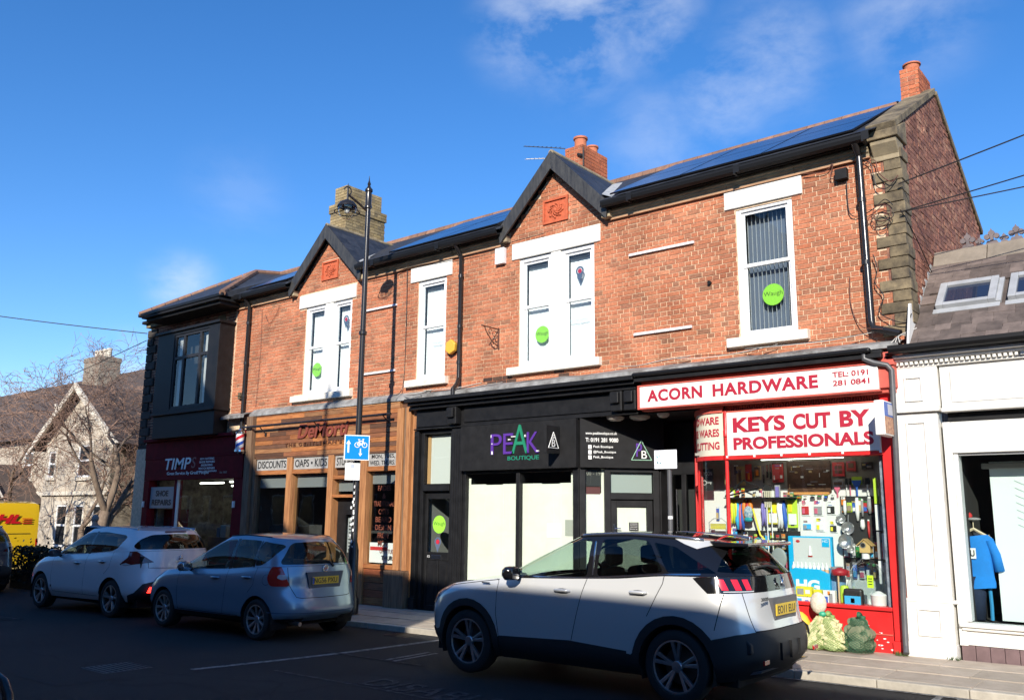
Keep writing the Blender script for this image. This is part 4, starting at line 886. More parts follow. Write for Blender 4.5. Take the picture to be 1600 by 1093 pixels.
text('lettering', "THE GENTLEMAN'S BARBER", (-16.50, -.112, 3.10), (2.9, 0, 0), (0, 0, .085), mat('dark_cut_letters', (0.12, 0.045, 0.02), .5), ws, bold=0.03, thick=.012, spacing=1.3)
# glazing with grey roller blinds
M_ROLL = mat('grey_blind', (0.20, 0.205, 0.21), 0.7)
for (x0, x1, z0, z1, bz) in ((-17.55, -16.34, .66, 2.49, 2.2), (-16.15, -14.90, .66, 2.49, 2.2), (-13.66, -12.80, .66, 2.49, 2.24), (-14.72, -13.86, 2.03, 2.35, 2.1)):
    b = MB(); b.box(x0, x1, -.03, -.022, z0, z1); p = b.build('pane', M_SHOPG, ws); c = MB(); c.box(x0+.02, x1-.02, .02, .025, bz, z1); c.build('blind', M_ROLL, p)
b = MB(); b.box(-17.7, -12.4, 1.6, 1.65, -.3, 2.6); b.box(-17.7, -12.4, .1, 1.6, 2.5, 2.52); b.box(-17.7, -17.68, .1, 1.6, -.3, 2.5); b.box(-12.42, -12.40, .1, 1.6, -.3, 2.5); b.build('back_wall', mat('dim_room', (0.05, 0.05, 0.052), 0.8, col2=(0.015, 0.015, 0.015), nscale=1.4), ws)
b = MB(); b.box(-17.5, -16.4, .3, .32, .6, 1.35); b.box(-16.1, -14.95, .35, .37, .6, 1.15); b.build('window_screen', mat('black_screen', (.02, .02, .02), .6), ws)
M_DLET = mat('rust_lettering', (0.20, 0.055, 0.028), 0.7)
for i, (s, w) in enumerate((('FADES', .38), ('&', .1), ('TRADITIONAL', .6), ('CUTS', .3), ('BEARD', .46), ('DESIGN', .46), ('FROM', .3), ('MON', .28))):
    text('window_lettering', s, (-13.22-w/2, -.034, 2.10-i*.155), (w, 0, 0), (0, 0, .105), M_DLET, ws, bold=0.01, thick=.001)
b = MB(); b.box(-13.62, -12.9, -.015, -.005, .69, 1.08); pst = b.build('poster', mat('poster_white', (.75, .74, .72), .6), ws)
b = MB(); b.box(-13.6, -13.1, -.019, -.016, .93, 1.0); b.build('poster_band', mat('poster_red', (.55, .03, .03), .6), pst); text('window_lettering', 'OPEN TUES', (-13.3, -.036, .88), (.42, 0, 0), (0, 0, .08), M_DLET, pst, thick=.001); text('window_lettering', 'THURS', (-13.25, -.036, .75), (.38, 0, 0), (0, 0, .085), M_INK, pst, bold=.02, thick=.001)
# black door
b = MB(); b.box(-14.72, -14.45, .03, .08, -.2, 1.97); b.box(-14.10, -13.86, .03, .08, -.2, 1.97); b.box(-14.45, -14.10, .03, .08, 1.62, 1.97); b.box(-14.45, -14.10, .03, .08, -.2, .7); dr = b.build('door', M_BLACK, ws)
b = MB(); b.box(-14.45, -14.10, .05, .056, .7, 1.62); b.build('door_pane', M_SHOPG, dr); b = MB(); b.box(-14.40, -14.15, .06, .064, .85, 1.55); pl = b.build('price_list', mat('paper_grey', (.4, .4, .4), .7), dr)
for k in range(9): 
    t = MB(); t.box(-14.37, -14.18-(k % 3)*.03, .056, .059, .9+k*.068, .925+k*.068); t.build('printed_line', M_INK, pl)
b = MB(); b.tube([(-14.02, -.03, 1.0), (-14.02, -.03, 1.6)], .013, 8); b.tube([(-14.02, .04, 1.1), (-14.02, -.03, 1.1)], .01, 6); b.tube([(-14.02, .04, 1.5), (-14.02, -.03, 1.5)], .01, 6); b.build('door_handle', M_CHR, dr)
for k in range(5):
    b = MB(); b.ell((-13.98, -.0, .95+k*.14), .03, .03, .03, 8, 6); b.build('door_sticker', M_WT, dr)
# awning bar
b = MB(); b.tube([(-17.95, -.28, 3.60), (-12.85, -.28, 3.60)], .028, 8)
for x in (-17.3, -15.3, -13.1): b.tube([(x, -.28, 3.60), (x+.05, -.10, 3.42)], .012, 6); b.box(x+.02, x+.08, -.125, -.10, 3.38, 3.46)
b.build('awning_bar', M_PIPE, ws)

# ================================================================== black boutique
bs = root('black_shopfront', (-9.8, -0.15, zg(-9.8)), 'black painted boutique shopfront with papered windows, side door and angled entrance', 'shopfront')
def blk(name, boxes, m=M_BLACK, parent=bs, bevel=0.006, **t):
    b = MB()
    for q_ in boxes: b.box(*q_)
    return b.build(name, m, parent, bevel=bevel, **t)
blk('cornice', [(-12.32, -7.15, -.44, .05, 3.76, 3.83), (-12.30, -7.17, -.36, .05, 3.70, 3.757), (-12.28, -7.19, -.28, .05, 3.63, 3.697)])
blk('frieze', [(-12.26, -7.2, -.14, .05, 3.27, 3.628)])
blk('frieze_panel', [(-12.22, -11.33, -.17, -.14, 3.30, 3.60), (-10.98, -7.72, -.165, -.14, 3.33, 3.60)])
for x in (-11.28, -7.66, -7.40):
    blk('corbel', [(x, x+.22, -.30, -.14, 3.30, 3.62), (x+.03, x+.19, -.36, -.30, 3.42, 3.60)], bevel=.015)
blk('moulding', [(-12.26, -7.2, -.21, .05, 3.245, 3.268)])
def fluted(x0, x1, z0, z1, y=-.17):
    b = MB(); b.box(x0, x1, y+.012, .03, z0, z1); n_ = 4; w = (x1-x0-.04)/n_
    for k in range(n_): b.box(x0+.02+k*w+.008, x0+.02+(k+1)*w-.008, y, y+.012, z0+.15, z1-.1)
    b.box(x0-.01, x1+.01, y-.02, .03, z0-.35, z0+.1); return b.build('pilaster', M_BLACK, bs, bevel=.004)
fluted(-12.28, -12.16, 0, 3.24); fluted(-11.28, -11.0, 0.1, 3.24)
blk('door_frame', [(-12.14, -12.06, -.10, .05, -.3, 3.24), (-11.36, -11.29, -.10, .05, -.3, 3.24), (-12.06, -11.36, -.10, .05, 3.16, 3.24), (-12.06, -11.36, -.12, .05, 2.08, 2.20)])
blk('transom_pane', [(-12.06, -11.36, -.02, -.012, 2.20, 3.16)], M_SHOPG, bevel=0)
blk('white_board', [(-12.02, -11.38, .02, .03, 2.22, 3.14)], mat('board_white', (.62, .62, .58), .7), bevel=0)
blk('board_edge', [(-12.055, -11.98, .0, .018, 2.22, 3.14)], mat('ply', (.5, .28, .12), .7), bevel=0)
dr = blk('door', [(-12.06, -11.99, -.03, .02, -.2, 2.075), (-11.43, -11.36, -.03, .02, -.2, 2.075), (-11.99, -11.43, -.03, .02, 1.93, 2.075), (-11.99, -11.43, -.03, .02, .80, .95), (-11.99, -11.43, -.03, .02, -.2, -.02), (-11.74, -11.68, -.03, .02, -.02, .80), (-11.99, -11.74, -.015, .01, -.02, .80), (-11.68, -11.43, -.015, .01, -.02, .80)], bevel=.008)
blk('door_moulding', [(-11.95, -11.78, -.025, -.014, .05, .72), (-11.64, -11.47, -.025, -.014, .05, .72)], parent=dr, bevel=.008)
blk('door_pane', [(-11.99, -11.43, -.012, -.006, .95, 1.93)], M_SHOPG, dr, bevel=0)
blk('number_plate', [(-11.97, -11.89, -.034, -.03, .84, .89)], M_INK, dr, bevel=0); text('door_number', '15', (-11.96, -.036, .845), (.06, 0, 0), (0, 0, .045), M_WT, dr, thick=.001)
blk('letter_plate', [(-11.86, -11.60, -.038, -.03, .83, .90)], mat('brushed_metal', (.3, .3, .3), .3, metal=1), dr, bevel=.003)
lime(-11.69, 1.46, .165, -.016, dr); pin(-11.72, 1.14, .085, -.014, dr)
blk('hall', [(-12.06, -11.36, 1.0, 1.02, -.2, 3.2), (-12.1, -12.06, .05, 1.0, -.2, 3.2), (-11.36, -11.3, .05, 1.0, -.2, 3.2)], mat('hall_grey', (.22, .22, .21), .8), bevel=0)
# fascia sign and projecting sign
fs_ = blk('fascia_sign', [(-10.98, -8.375, -.24, .05, 2.43, 3.24)], M_BLACKM, bevel=.004)
M_PUR = mat('violet_letters', (0.10, 0.035, 0.28), .35); M_GRN = mat('green_letters', (0.02, 0.22, 0.12), .35)
for s, x, w, h, m_, sh in (('P', -10.22, .25, .36, M_PUR, 0), ('E', -9.93, .22, .36, M_PUR, 0), ('A', -9.74, .36, .50, M_GRN, .1), ('K', -9.40, .26, .36, M_PUR, 0)):
    text('letter', s, (x, -.243, 2.70), (w, 0, 0), (0, 0, h), m_, fs_, bold=-.004, thick=.02)
text('lettering', 'BOUTIQUE', (-9.84, -.243, 2.575), (.70, 0, 0), (0, 0, .085), mat('teal_letters', (.02, .20, .13), .4), fs_, bold=.02, thick=.006)
for (x, z, w, h) in ((-10.2, 2.70, .03, .06), (-10.2, 2.88, .02, .02), (-10.22, 3.0, .015, .05), (-9.75, 2.99, .10, .016), (-9.82, 2.94, .05, .02), (-9.19, 2.72, .05, .02), (-9.45, 2.98, .02, .04)):
    blk('paint_loss', [(x, x+w, -.2665, -.243, z, z+h)], M_WT, fs_, bevel=0)
ps = root('projecting_sign', (-8.72, -.42, 2.9), 'small black projecting sign with a white triangle emblem on the boutique fascia', 'sign')
b = MB(); b.box(-8.76, -8.70, -.62, -.25, 2.66, 3.12); b.build('sign_box', M_BLACKM, ps, bevel=.006)
def tri_logo(C, U, V, N, s, parent, m_):
    C, U, V, N = map(Vector, (C, U, V, N)); P = [C-U*s-V*s*.8, C+U*s-V*s*.8, C+V*s*1.1]; b = MB()
    for i in range(3): b.tube([P[i]+N*.004, P[(i+1) % 3]+N*.004], .007, 4)
    b.build('triangle_emblem', m_, parent)
tri_logo((-8.695, -.435, 2.86), (0, 1, 0), (0, 0, 1), (1, 0, 0), .14, ps, M_WT)
text('emblem_letter', 'B', (-8.698, -.47, 2.77), (0, .09, 0), (0, 0, .12), M_WT, ps, thick=.004); text('emblem_letter', 'P', (-8.698, -.45, 2.87), (0, .07, 0), (0, 0, .10), M_WT, ps, thick=.004)
b = MB(); b.box(-8.75, -8.71, -.25, -.24, 2.8, 3.0); b.build('bracket', M_BLACK, ps)
# windows, papered from the inside
M_PAPER = mat('blank_paper', (.82, .80, .71), .8, col2=(.76, .73, .62), nscale=1.5, bump=.8, bscale=5, thr=(.4, .7))
blk('window_frame', [(-11.0, -10.93, -.13, .05, -.1, 2.43), (-9.74, -9.66, -.13, .05, .12, 2.38), (-8.50, -8.38, -.16, .05, -.1, 2.43), (-10.93, -8.50, -.13, .05, 2.38, 2.428), (-10.93, -8.50, -.15, .05, -.1, .12)])
for (x0, x1) in ((-10.93, -9.74), (-9.66, -8.50)):
    blk('pane', [(x0, x1, -.06, -.052, .12, 2.38)], M_SHOPG, bevel=0)
    for (u0, u1, dy) in ((x0, x0+.42, 0), (x0+.40, x0+.83, .003), (x0+.81, x1, .0)): blk('window_paper', [(u0, u1, -.035-dy, -.032-dy, .12, 2.19-(.012 if dy else 0))], M_PAPER, bevel=0)
blk('window_paper', [(-8.62, -8.5, -.036, -.031, 2.19, 2.36), (-10.93, -10.88, -.036, -.031, 2.19, 2.3)], M_PAPER, bevel=0)
blk('notice', [(-9.12, -8.83, -.044, -.04, 1.28, 1.52)], mat('notice_white', (.85, .85, .85), .6), bevel=0); blk('notice', [(-8.74, -8.58, -.044, -.04, 1.32, 1.58)], mat('notice_grey', (.42, .42, .36), .6), bevel=0)
blk('shop_room', [(-11.0, -7.5, 1.9, 1.95, -.3, 3.2), (-11.0, -10.95, .06, 1.9, -.3, 3.2)], M_DARKIN, bevel=0)
# angled return to the entrance
A_ = Vector((-8.38, -.14, 0)); dv = Vector((.7071, .7071, 0)); nv = Vector((.7071, -.7071, 0)); Zv = Vector((0, 0, 1))
def ret(name, u0, u1, z0, z1, n0, n1, m_=M_BLACK, parent=bs, bevel=.005):
    b = MB(); b.obox(A_, dv, Zv, nv, u0, u1, z0, z1, n0, n1); return b.build(name, m_, parent, bevel=bevel)
rs = ret('return_sign', 0.0, 1.42, 2.43, 3.24, -.02, .10, M_BLACKM)
def rtext(s, u0, u1, z0, z1, m_=M_WT, bold=0.01, name='lettering'): text(name, s, A_+dv*u0+Zv*z0+nv*.102, dv*(u1-u0), Zv*(z1-z0), m_, rs, bold=bold, thick=.002)
rtext('www.peakboutique.co.uk', .09, .62, 2.96, 3.02); rtext('T: 0191 281 9080', .09, .64, 2.85, 2.92, bold=.02)
for i, s in enumerate(('Peak Boutique', '@Peak_Boutique', 'Peak_Boutique')):
    rtext(s, .22, .22+.33+.05*(i == 1), 2.745-i*.085, 2.795-i*.085); b = MB(); b.obox(A_, dv, Zv, nv, .135, .19, 2.735-i*.085, 2.80-i*.085, .102, .104); b.build('social_icon', M_WT, rs)
C_ = A_+dv*1.03+Zv*2.70+nv*.104; tri_logo(C_, dv, Zv, nv, .17, rs, mat('pale_green_line', (.35, .6, .45), .4))
text('emblem_letter', 'B', C_+dv*.0-Zv*.11, dv*.09, Zv*.13, M_WT, rs, thick=.002); text('emblem_letter', 'P', C_-dv*.09-Zv*.08, dv*.10, Zv*.22, M_PUR, rs, thick=.003, bold=.01)
ret('window_frame', 0.0, .10, -.1, 2.43, -.06, .03); ret('window_frame', .42, .52, -.1, 2.43, -.06, .03); ret('window_frame', 1.24, 1.34, -.1, 2.43, -.06, .03); ret('window_frame', .10, .42, -.1, .35, -.06, .02)
ret('pane', .10, .42, .35, 2.43, -.03, -.024, M_SHOPG, bevel=0); ret('window_paper', .10, .42, .35, 2.02, -.05, -.045, M_PAPER, bevel=0); ret('window_poster', .12, .36, 2.0, 2.12, -.05, -.044, mat('poster_maroon', (.12, .03, .03), .6), bevel=0); ret('window_paper', .375, .42, 2.02, 2.42, -.05, -.045, M_PAPER, bevel=0)
rtxt = ret('window_poster', .11, .40, 2.13, 2.41, -.052, -.046, M_INK, bevel=0); text('poster_numbers', '00 - 191', A_+dv*.13+Zv*2.31-nv*.044, dv*.26, Zv*.07, mat('dim_numbers', (.3, .28, .24), .6), rtxt, thick=.001)
ret('transom_rail', .52, 1.24, 1.92, 2.02, -.06, .03); ret('transom_rail', .52, 1.24, 2.36, 2.43, -.06, .03)
ret('transom_pane', .52, 1.24, 2.02, 2.36, -.03, -.024, M_SHOPG, bevel=0); ret('transom_board', .53, 1.23, 2.03, 2.35, -.05, -.045, mat('frosted', (.35, .38, .36), .5), bevel=0)
d2 = MB()
for (u0, u1, z0, z1) in ((.53, .63, -.1, 1.91), (1.13, 1.23, -.1, 1.91), (.63, 1.13, 1.80, 1.91), (.63, 1.13, -.1, .5)): d2.obox(A_, dv, Zv, nv, u0, u1, z0, z1, -.05, -.01)
d2 = d2.build('door', M_BLACK, bs, bevel=.006)
b = MB(); b.obox(A_, dv, Zv, nv, .63, 1.13, .5, 1.80, -.03, -.026); b.build('door_pane', M_SHOPG, d2); b = MB(); b.obox(A_, dv, Zv, nv, .635, 1.125, .5, 1.79, -.05, -.045); b.build('door_paper', M_PAPER, d2)
b = MB(); b.obox(A_, dv, Zv, nv, .83, .99, 1.42, 1.55, -.024, -.02); nb = b.build('door_notice', M_INK, d2)
for k in range(4): text('notice_lettering', ('WARNING', 'CCTV in', 'operation', 'here')[k], A_+dv*.85+Zv*(1.52-k*.028)-nv*.0195, dv*.12, Zv*.016, M_WT, nb, thick=.001)
b = MB(); b.obox(A_, dv, Zv, nv, .56, .60, 1.38, 1.52, -.01, .01); b.tube([A_+dv*.58+Zv*1.45+nv*.02, A_+dv*.68+Zv*1.45+nv*.03], .01, 6); b.build('door_handle', M_CHR, d2)
# back of the lobby: dark stair door and side light
E_ = A_+dv*1.34
blk('lobby_wall', [(-7.46, -7.40, .82, 1.1, -.1, 3.2), (-7.30, -6.82, 1.06, 1.1, -.1, 1.2), (-7.40, -6.82, 1.06, 1.1, 2.34, 3.2), (-7.40, -7.32, 1.04, 1.1, -.1, 2.34), (-7.14, -7.06, 1.04, 1.1, -.1, 2.34), (-6.9, -6.84, 1.04, 1.1, -.1, 2.34)])
blk('lobby_pane', [(-7.32, -7.14, 1.07, 1.076, 1.2, 2.34), (-7.06, -6.9, 1.07, 1.076, 1.2, 2.34)], M_SHOPG, bevel=0)
p = blk('lobby_dark', [(-7.5, -6.8, 1.5, 1.52, -.1, 2.6)], M_DARKIN, bevel=0)
b = MB(); b.tube([(-7.22, 1.02, 1.3), (-7.22, 1.02, 2.1)], .014, 6); b.build('pull_handle', M_CHR, bs)
b = MB(); b.prism_xy([(-8.38, -.14), (-7.42, .84), (-7.4, 1.1), (-6.8, 1.1), (-6.25, .4), (-5.75, -.1)], 3.245, 3.26); b.build('lobby_ceiling', M_BLACKM, bs)
b = MB(); b.box(-8.38, -3.4, .9, 1.0, 3.26, 3.6); b.build('beam', M_BLACKM, bs)
for (x, y, r_) in ((-7.35, .1, .17), (-7.75, .0, .15), (-6.85, -.02, .10)):
    b = MB(); b.lathe([(.001, 3.17), (r_*.6, 3.18), (r_*.95, 3.21), (r_, 3.243)], (x, y, 0), 20); b.build('ceiling_lamp', mat('opal_glass', (.42, .38, .32), .3), bs, smooth=True)
b = MB(); b.prism_xy([(-8.38, -.12), (-7.42, .84), (-7.4, 1.1), (-6.8, 1.1), (-6.25, .4), (-5.75, -.1)], -.08, -.03); b.build('lobby_step', mat('tile_floor', (.25, .12, .08), .6), bs)

# ================================================================== white shop on the right
wh = root('white_shop_building', (-1.5, -.15, zg(-1.5)), 'white panelled shopfront building with brown slate roof, two rooflights and iron ridge cresting', 'building')
def w_(name, boxes, m=M_WHITE, bevel=.006, parent=wh, **t):
    b = MB()
    for q_ in boxes: b.box(*q_)
    return b.build(name, m, parent, bevel=bevel, **t)
w_('pilaster', [(-3.36, -2.84, -.14, .1, .68, 2.99)]); w_('pilaster_base', [(-3.37, -2.83, -.17, .1, .16, .64), (-3.38, -2.82, -.20, .1, -.1, .16)])
w_('pilaster_cap', [(-3.38, -2.80, -.20, .1, 3.0, 3.06), (-3.40, -2.78, -.17, .1, .64, .68)], bevel=.012)
w_('frieze_block', [(-3.36, -2.80, -.16, .1, 3.06, 3.58)])
def frame(name, x0, x1, z0, z1, y, w=.022, d=.022, m=M_WHITE):
    w_(name, [(x0, x0+w, y-d, y, z0, z1), (x1-w, x1, y-d, y, z0, z1), (x0+w, x1-w, y-d, y, z1-w, z1), (x0+w, x1-w, y-d, y, z0, z0+w)], m, bevel=.005)
frame('panel_moulding', -3.22, -2.98, .85, 2.88, -.14); frame('panel_moulding', -3.24, -2.96, .24, .57, -.17); frame('panel_moulding', -3.20, -2.98, 3.14, 3.46, -.16)
w_('fascia', [(-2.78, 3.0, -.12, .1, 3.04, 3.58)]); w_('fascia_panel', [(-2.66, 2.9, -.135, -.12, 3.10, 3.50)], bevel=.01)
w_('architrave', [(-2.78, 3.0, -.19, .1, 2.98, 3.035)], bevel=.012)
w_('shutter_box', [(-2.74, 3.0, -.06, .1, 2.86, 2.975)], M_BLACKM)
w_('cornice', [(-3.38, 3.0, -.30, .1, 3.70, 3.745), (-3.37, 3.0, -.24, .1, 3.66, 3.70), (-3.36, 3.0, -.17, .1, 3.58, 3.612)], bevel=.01)
w_('dentil_band', [(-3.36, 3.0, -.165, .1, 3.612, 3.66)], bevel=0)
x = -3.34; dm = MB(); dm.box(0, .035, -.215, -.165, 3.615, 3.656); dme = dm.mesh('dentil'); dme.materials.append(M_WHITE); k = 0
while x < .6: place('dentil', dme, wh, (x, 0, 0)); x += .06; k += 1
w_('window_surround', [(-2.80, -2.71, -.10, .1, .16, 2.86), (-2.71, 3.0, -.08, .1, 2.47, 2.86)])
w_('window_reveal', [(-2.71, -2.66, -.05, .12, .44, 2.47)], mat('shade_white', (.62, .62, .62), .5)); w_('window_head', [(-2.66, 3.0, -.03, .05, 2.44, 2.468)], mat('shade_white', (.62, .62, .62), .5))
w_('window_sill', [(-2.78, 3.0, -.16, .1, .38, .43), (-2.76, 3.0, -.13, .1, .34, .378)], bevel=.012)
w_('stall_riser', [(-2.79, 3.0, -.09, .1, .17, .338)]); M_PT = mat('purple_tile', (.17, .11, .11), .5, var=.15)
for k in range(22): w_('stall_tile', [(-2.79+k*.155+.003, -2.79+(k+1)*.155-.003, -.085, .1, -.1, .165)], M_PT, bevel=.004)
w_('pane', [(-2.66, 3.0, -.02, -.012, .43, 2.44)], M_SHOPG, bevel=0)
w_('room', [(-2.75, 3.0, 2.9, 2.95, -.1, 2.9), (-2.75, -2.70, .1, 2.9, -.1, 2.9), (-2.70, 3.0, .0, 2.9, .36, .40), (-2.7, 3.0, .12, 2.9, 2.5, 2.55)], M_DARKIN, bevel=0)
w_('shop_rail', [(-2.2, -1.9, 1.6, 1.7, 1.0, 1.9)], mat('dark_display', (.05, .05, .05), .6), bevel=.01)
w_('display_board', [(-2.42, -1.2, .45, .50, .43, 2.38)], mat('poster_board', (.72, .80, .78), .5), bevel=0)
w_('board_head', [(-2.50, -1.2, .40, .52, 2.29, 2.36)], mat('rail_grey', (.35, .34, .32), .4))
for k in range(7):
    b = MB(); z0 = 1.5+k*.09; b.tube([(-2.15, .445, z0+.1), (-1.95, .445, z0), (-1.75, .445, z0+.15)], .004, 4); b.build('drawn_line', mat('faint_line', (.45, .52, .52), .6), wh)
# hanging clothes in the window
cl = root('blue_shirt', (-2.72, .45, 1.1), 'bright blue shirt on a pale hanger inside the white shop window', 'shirt')
b = MB(); zs = [(1.45, .15, .05), (1.40, .20, .06), (1.30, .20, .06), (1.15, .19, .06), (1.0, .20, .065), (.86, .21, .07), (.80, .20, .07)]
n_ = 16; vs = []
for (z, rx, ry) in zs:
    for k in range(n_):
        a = 2*math.pi*k/n_; f_ = 1+.10*math.sin(a*5+z*11)+.05*math.sin(a*11-z*17); vs.append((-2.66+rx*math.cos(a)*f_, .45+ry*math.sin(a)*f_, z+.02*math.cos(a)))
fs = [(i*n_+k, i*n_+(k+1) % n_, (i+1)*n_+(k+1) % n_, (i+1)*n_+k) for i in range(len(zs)-1) for k in range(n_)]
b.add(vs, fs); b.build('shirt_body', mat('blue_cloth', (0.01, 0.20, 0.62), .85, var=.1, nscale=5), cl, smooth=True)
b = MB(); b.tube([(-2.49, .45, 1.40), (-2.43, .45, 1.22), (-2.40, .46, 1.02)], [.05, .055, .06], 8); b.build('sleeve', mat('blue_cloth', (0, 0, 0)), cl, smooth=True)
b = MB(); b.box(-2.72, -2.64, .37, .375, 1.17, 1.30); tg = b.build('label', M_WT, cl); text('label_letter', 'U', (-2.705, .368, 1.195), (.05, 0, 0), (0, 0, .08), M_INK, tg, bold=.03, thick=.001)
b = MB(); b.tube([(-2.85, .45, 1.44), (-2.66, .45, 1.54), (-2.47, .45, 1.42)], .02, 6); b.tube([(-2.66, .45, 1.54), (-2.66, .45, 1.62)], .006, 5); b.build('hanger', mat('hanger_wood', (.62, .52, .36), .6), cl)
bg = root('beige_coat', (-2.56, .6, 1.2), 'narrow grey-beige jacket hanging behind the blue shirt', 'jacket')
b = MB(); b.tube([(-2.56, .6, 1.45), (-2.50, .6, 1.3), (-2.47, .6, 1.08)], [.05, .045, .035], 8); b.build('coat_sleeve', mat('beige_cloth', (.38, .34, .26), .9), bg, smooth=True); b = MB(); b.ell((-2.66, .62, 1.2), .16, .05, .3); b.build('coat_body', mat('dark_cloth', (.03, .035, .05), .9), bg, smooth=True)
tr_ = root('navy_trousers', (-2.68, .5, .45), 'navy trousers with a light blue stripe hanging under the blue shirt', 'trousers')
b = MB(); b.tube([(-2.70, .5, .95), (-2.71, .5, .42)], [.13, .10], 10); b.build('trouser_legs', mat('navy_cloth', (.01, .02, .05), .9), tr_, smooth=True); b = MB(); b.tube([(-2.54, .5, .92), (-2.535, .5, .6), (-2.54, .5, .42)], .022, 6); b.build('trouser_stripe', mat('light_blue_cloth', (.03, .25, .5), .9), tr_)
cp_ = root('cap', (-2.72, .5, 1.62), 'red and grey cap above the hangers in the white shop window', 'cap')
b = MB(); b.ell((-2.77, .5, 1.70), .10, .08, .065); b.build('cap_crown', mat('cap_red', (.6, .04, .04), .8), cp_, smooth=True); b = MB(); b.ell((-2.66, .47, 1.66), .09, .07, .022); b.build('cap_peak', mat('cap_grey', (.3, .3, .3), .8), cp_, smooth=True)
# slate roof with rooflights
b = MB(); b.box(-3.35, 3.0, -.38, -.30, 3.75, 3.77); prof = [(-.30, 3.83), (-.31, 3.77), (-.36, 3.75), (-.42, 3.76), (-.45, 3.80), (-.45, 3.85), (-.44, 3.85), (-.43, 3.80), (-.36, 3.775), (-.32, 3.79)]
b.prism_yz(prof, -3.3, 3.0); b.box(-1.75, -1.65, -.455, -.30, 3.745, 3.855); b.build('gutter', M_GUTTER, wh)
RA, RB = Vector((0, -.28, 3.84)), Vector((0, 1.30, 5.28)); rd = (RB-RA); rl = rd.length; rd.normalize(); rn = Vector((0, -rd.z, rd.y))
b = MB(); b.prism_yz([(RA.y, RA.z), (RB.y, RB.z), (RB.y, 3.6), (RA.y+.1, 3.7)], XR+.005, 3.0); wr = b.build('roof', M_SLATEB, wh)
HOLES = [(-2.86, -2.14, .82, 1.42), (-2.0, -1.28, .82, 1.42)]
d = 0.0; row = 0; sm = MB(); sm.obox((0, 0, 0), (1, 0, 0), rd, rn, 0, 1, 0, .25, .006, .018)
cnt = 0; restS = MB()
while d < rl-.12:
    x = XR+.02-random.uniform(0, .2)
    while x < 2.9:
        w = random.uniform(.16, .34); xa, xb = max(x, XR+.02), x+w-.004; x += w
        ok = True
        for (hx0, hx1, hd0, hd1) in HOLES:
            if xb > hx0+.02 and xa < hx1-.02 and d+.22 > hd0 and d+.02 < hd1: ok = False
        if not ok or xb-xa < .04: continue
        tgt = MB() if (xa < .4 and cnt < 290) else restS
        tgt.obox(RA+Vector((xa, 0, 0))+rd*d, (1, 0, 0), rd, rn, 0, xb-xa, -random.uniform(0, .02), .21, .004+random.uniform(0, .004), .016+random.uniform(0, .006))
        if tgt is not restS: tgt.build('slate', M_SLATEB, wr); cnt += 1
    d += .145; row += 1
restS.build('slate', M_SLATEB, wr, kind='stuff')
M_RLF = mat('rooflight_frame', (.36, .37, .38), .45, var=.1); M_RLG = mat('rooflight_glass', (.02, .03, .06), .03, spec=.9)
for (x0, x1, d0, d1) in HOLES:
    b = MB(); O = RA
    for (u0, u1, v0, v1, n0, n1) in ((x0, x0+.09, d0, d1, 0, .09), (x1-.09, x1, d0, d1, 0, .09), (x0+.09, x1-.09, d1-.09, d1, 0, .09), (x0+.09, x1-.09, d0, d0+.07, 0, .09), (x0-.03, x1+.05, d0-.10, d0, 0, .03), (x1, x1+.06, d0, d1, 0, .05)):
        b.obox(O, (1, 0, 0), rd, rn, u0, u1, v0, v1, n0, n1)
    f = b.build('rooflight', M_RLF, wh, bevel=.006); g_ = MB(); g_.obox(O, (1, 0, 0), rd, rn, x0+.09, x1-.09, d0+.07, d1-.09, .03, .05); g_.build('rooflight_pane', M_RLG, f)
# stone ridge band and cast cresting
x = XR+.03; M_BAND = mat('ridge_band', (.25, .21, .165), .85, var=.15, nscale=6, island=.12)
while x < 2.9:
    b = MB(); b.prism_yz([(1.26, 5.24), (1.24, 5.26), (1.38, 5.50), (1.5, 5.50), (1.66, 5.24)], x+.004, x+.70); b.build('ridge_stone', M_BAND, wh, bevel=.01); x += .704
M_CREST = mat('cast_cresting', (.16, .13, .13), .7, var=.2)
def crest(x, big, parent):
    b = MB(); s = .11 if big else .065; z = 5.50; y0, y1 = 1.42, 1.46
    def dsc(cx, cz, r, n_=9): b.prism_xz([(cx+r*math.cos(2*math.pi*i/n_), cz+r*math.sin(2*math.pi*i/n_)) for i in range(n_)], y0, y1)
    b.prism_xz([(x-s*.22, z), (x+s*.22, z), (x+s*.15, z+s*1.4), (x-s*.15, z+s*1.4)], y0+.001, y1-.001)
    dsc(x, z+s*1.45, s*.42); b.prism_xz([(x-s*.25, z+s*1.6), (x+s*.25, z+s*1.6), (x, z+s*2.15)], y0+.002, y1-.002); dsc(x-s*.55, z+s*1.05, s*.36); dsc(x+s*.55, z+s*1.05, s*.36); b.prism_xz([(x-s*.8, z), (x+s*.8, z), (x+s*.55, z+s*.5), (x-s*.55, z+s*.5)], y0+.003, y1-.003)
    return b.build('cresting', M_CREST, parent)
x = -2.62; k = 0
while x < .5: crest(x, k % 2 == 0, wh); x += .155; k += 1
w_('end_wall', [(2.9, 3.0, .1, 4, -.2, 3.7)], bevel=0)
# lead flashing stepped up the gable wall
for k in range(9):
    b = MB(); y = -.15+k*.165; z = 3.98+k*.15; b.box(XR, XR+.012+.001*(k % 2), y, y+.22, z-.10, z+.11); b.build('lead_flashing', M_LEAD, wh)
b = MB(); b.prism_yz([(-.32, 3.86), (-.1, 4.45), (.15, 4.50), (.2, 4.2), (.0, 3.9)], XR+.002, XR+.03); b.build('mortar_fillet', M_WHITE, wh, bevel=.01)
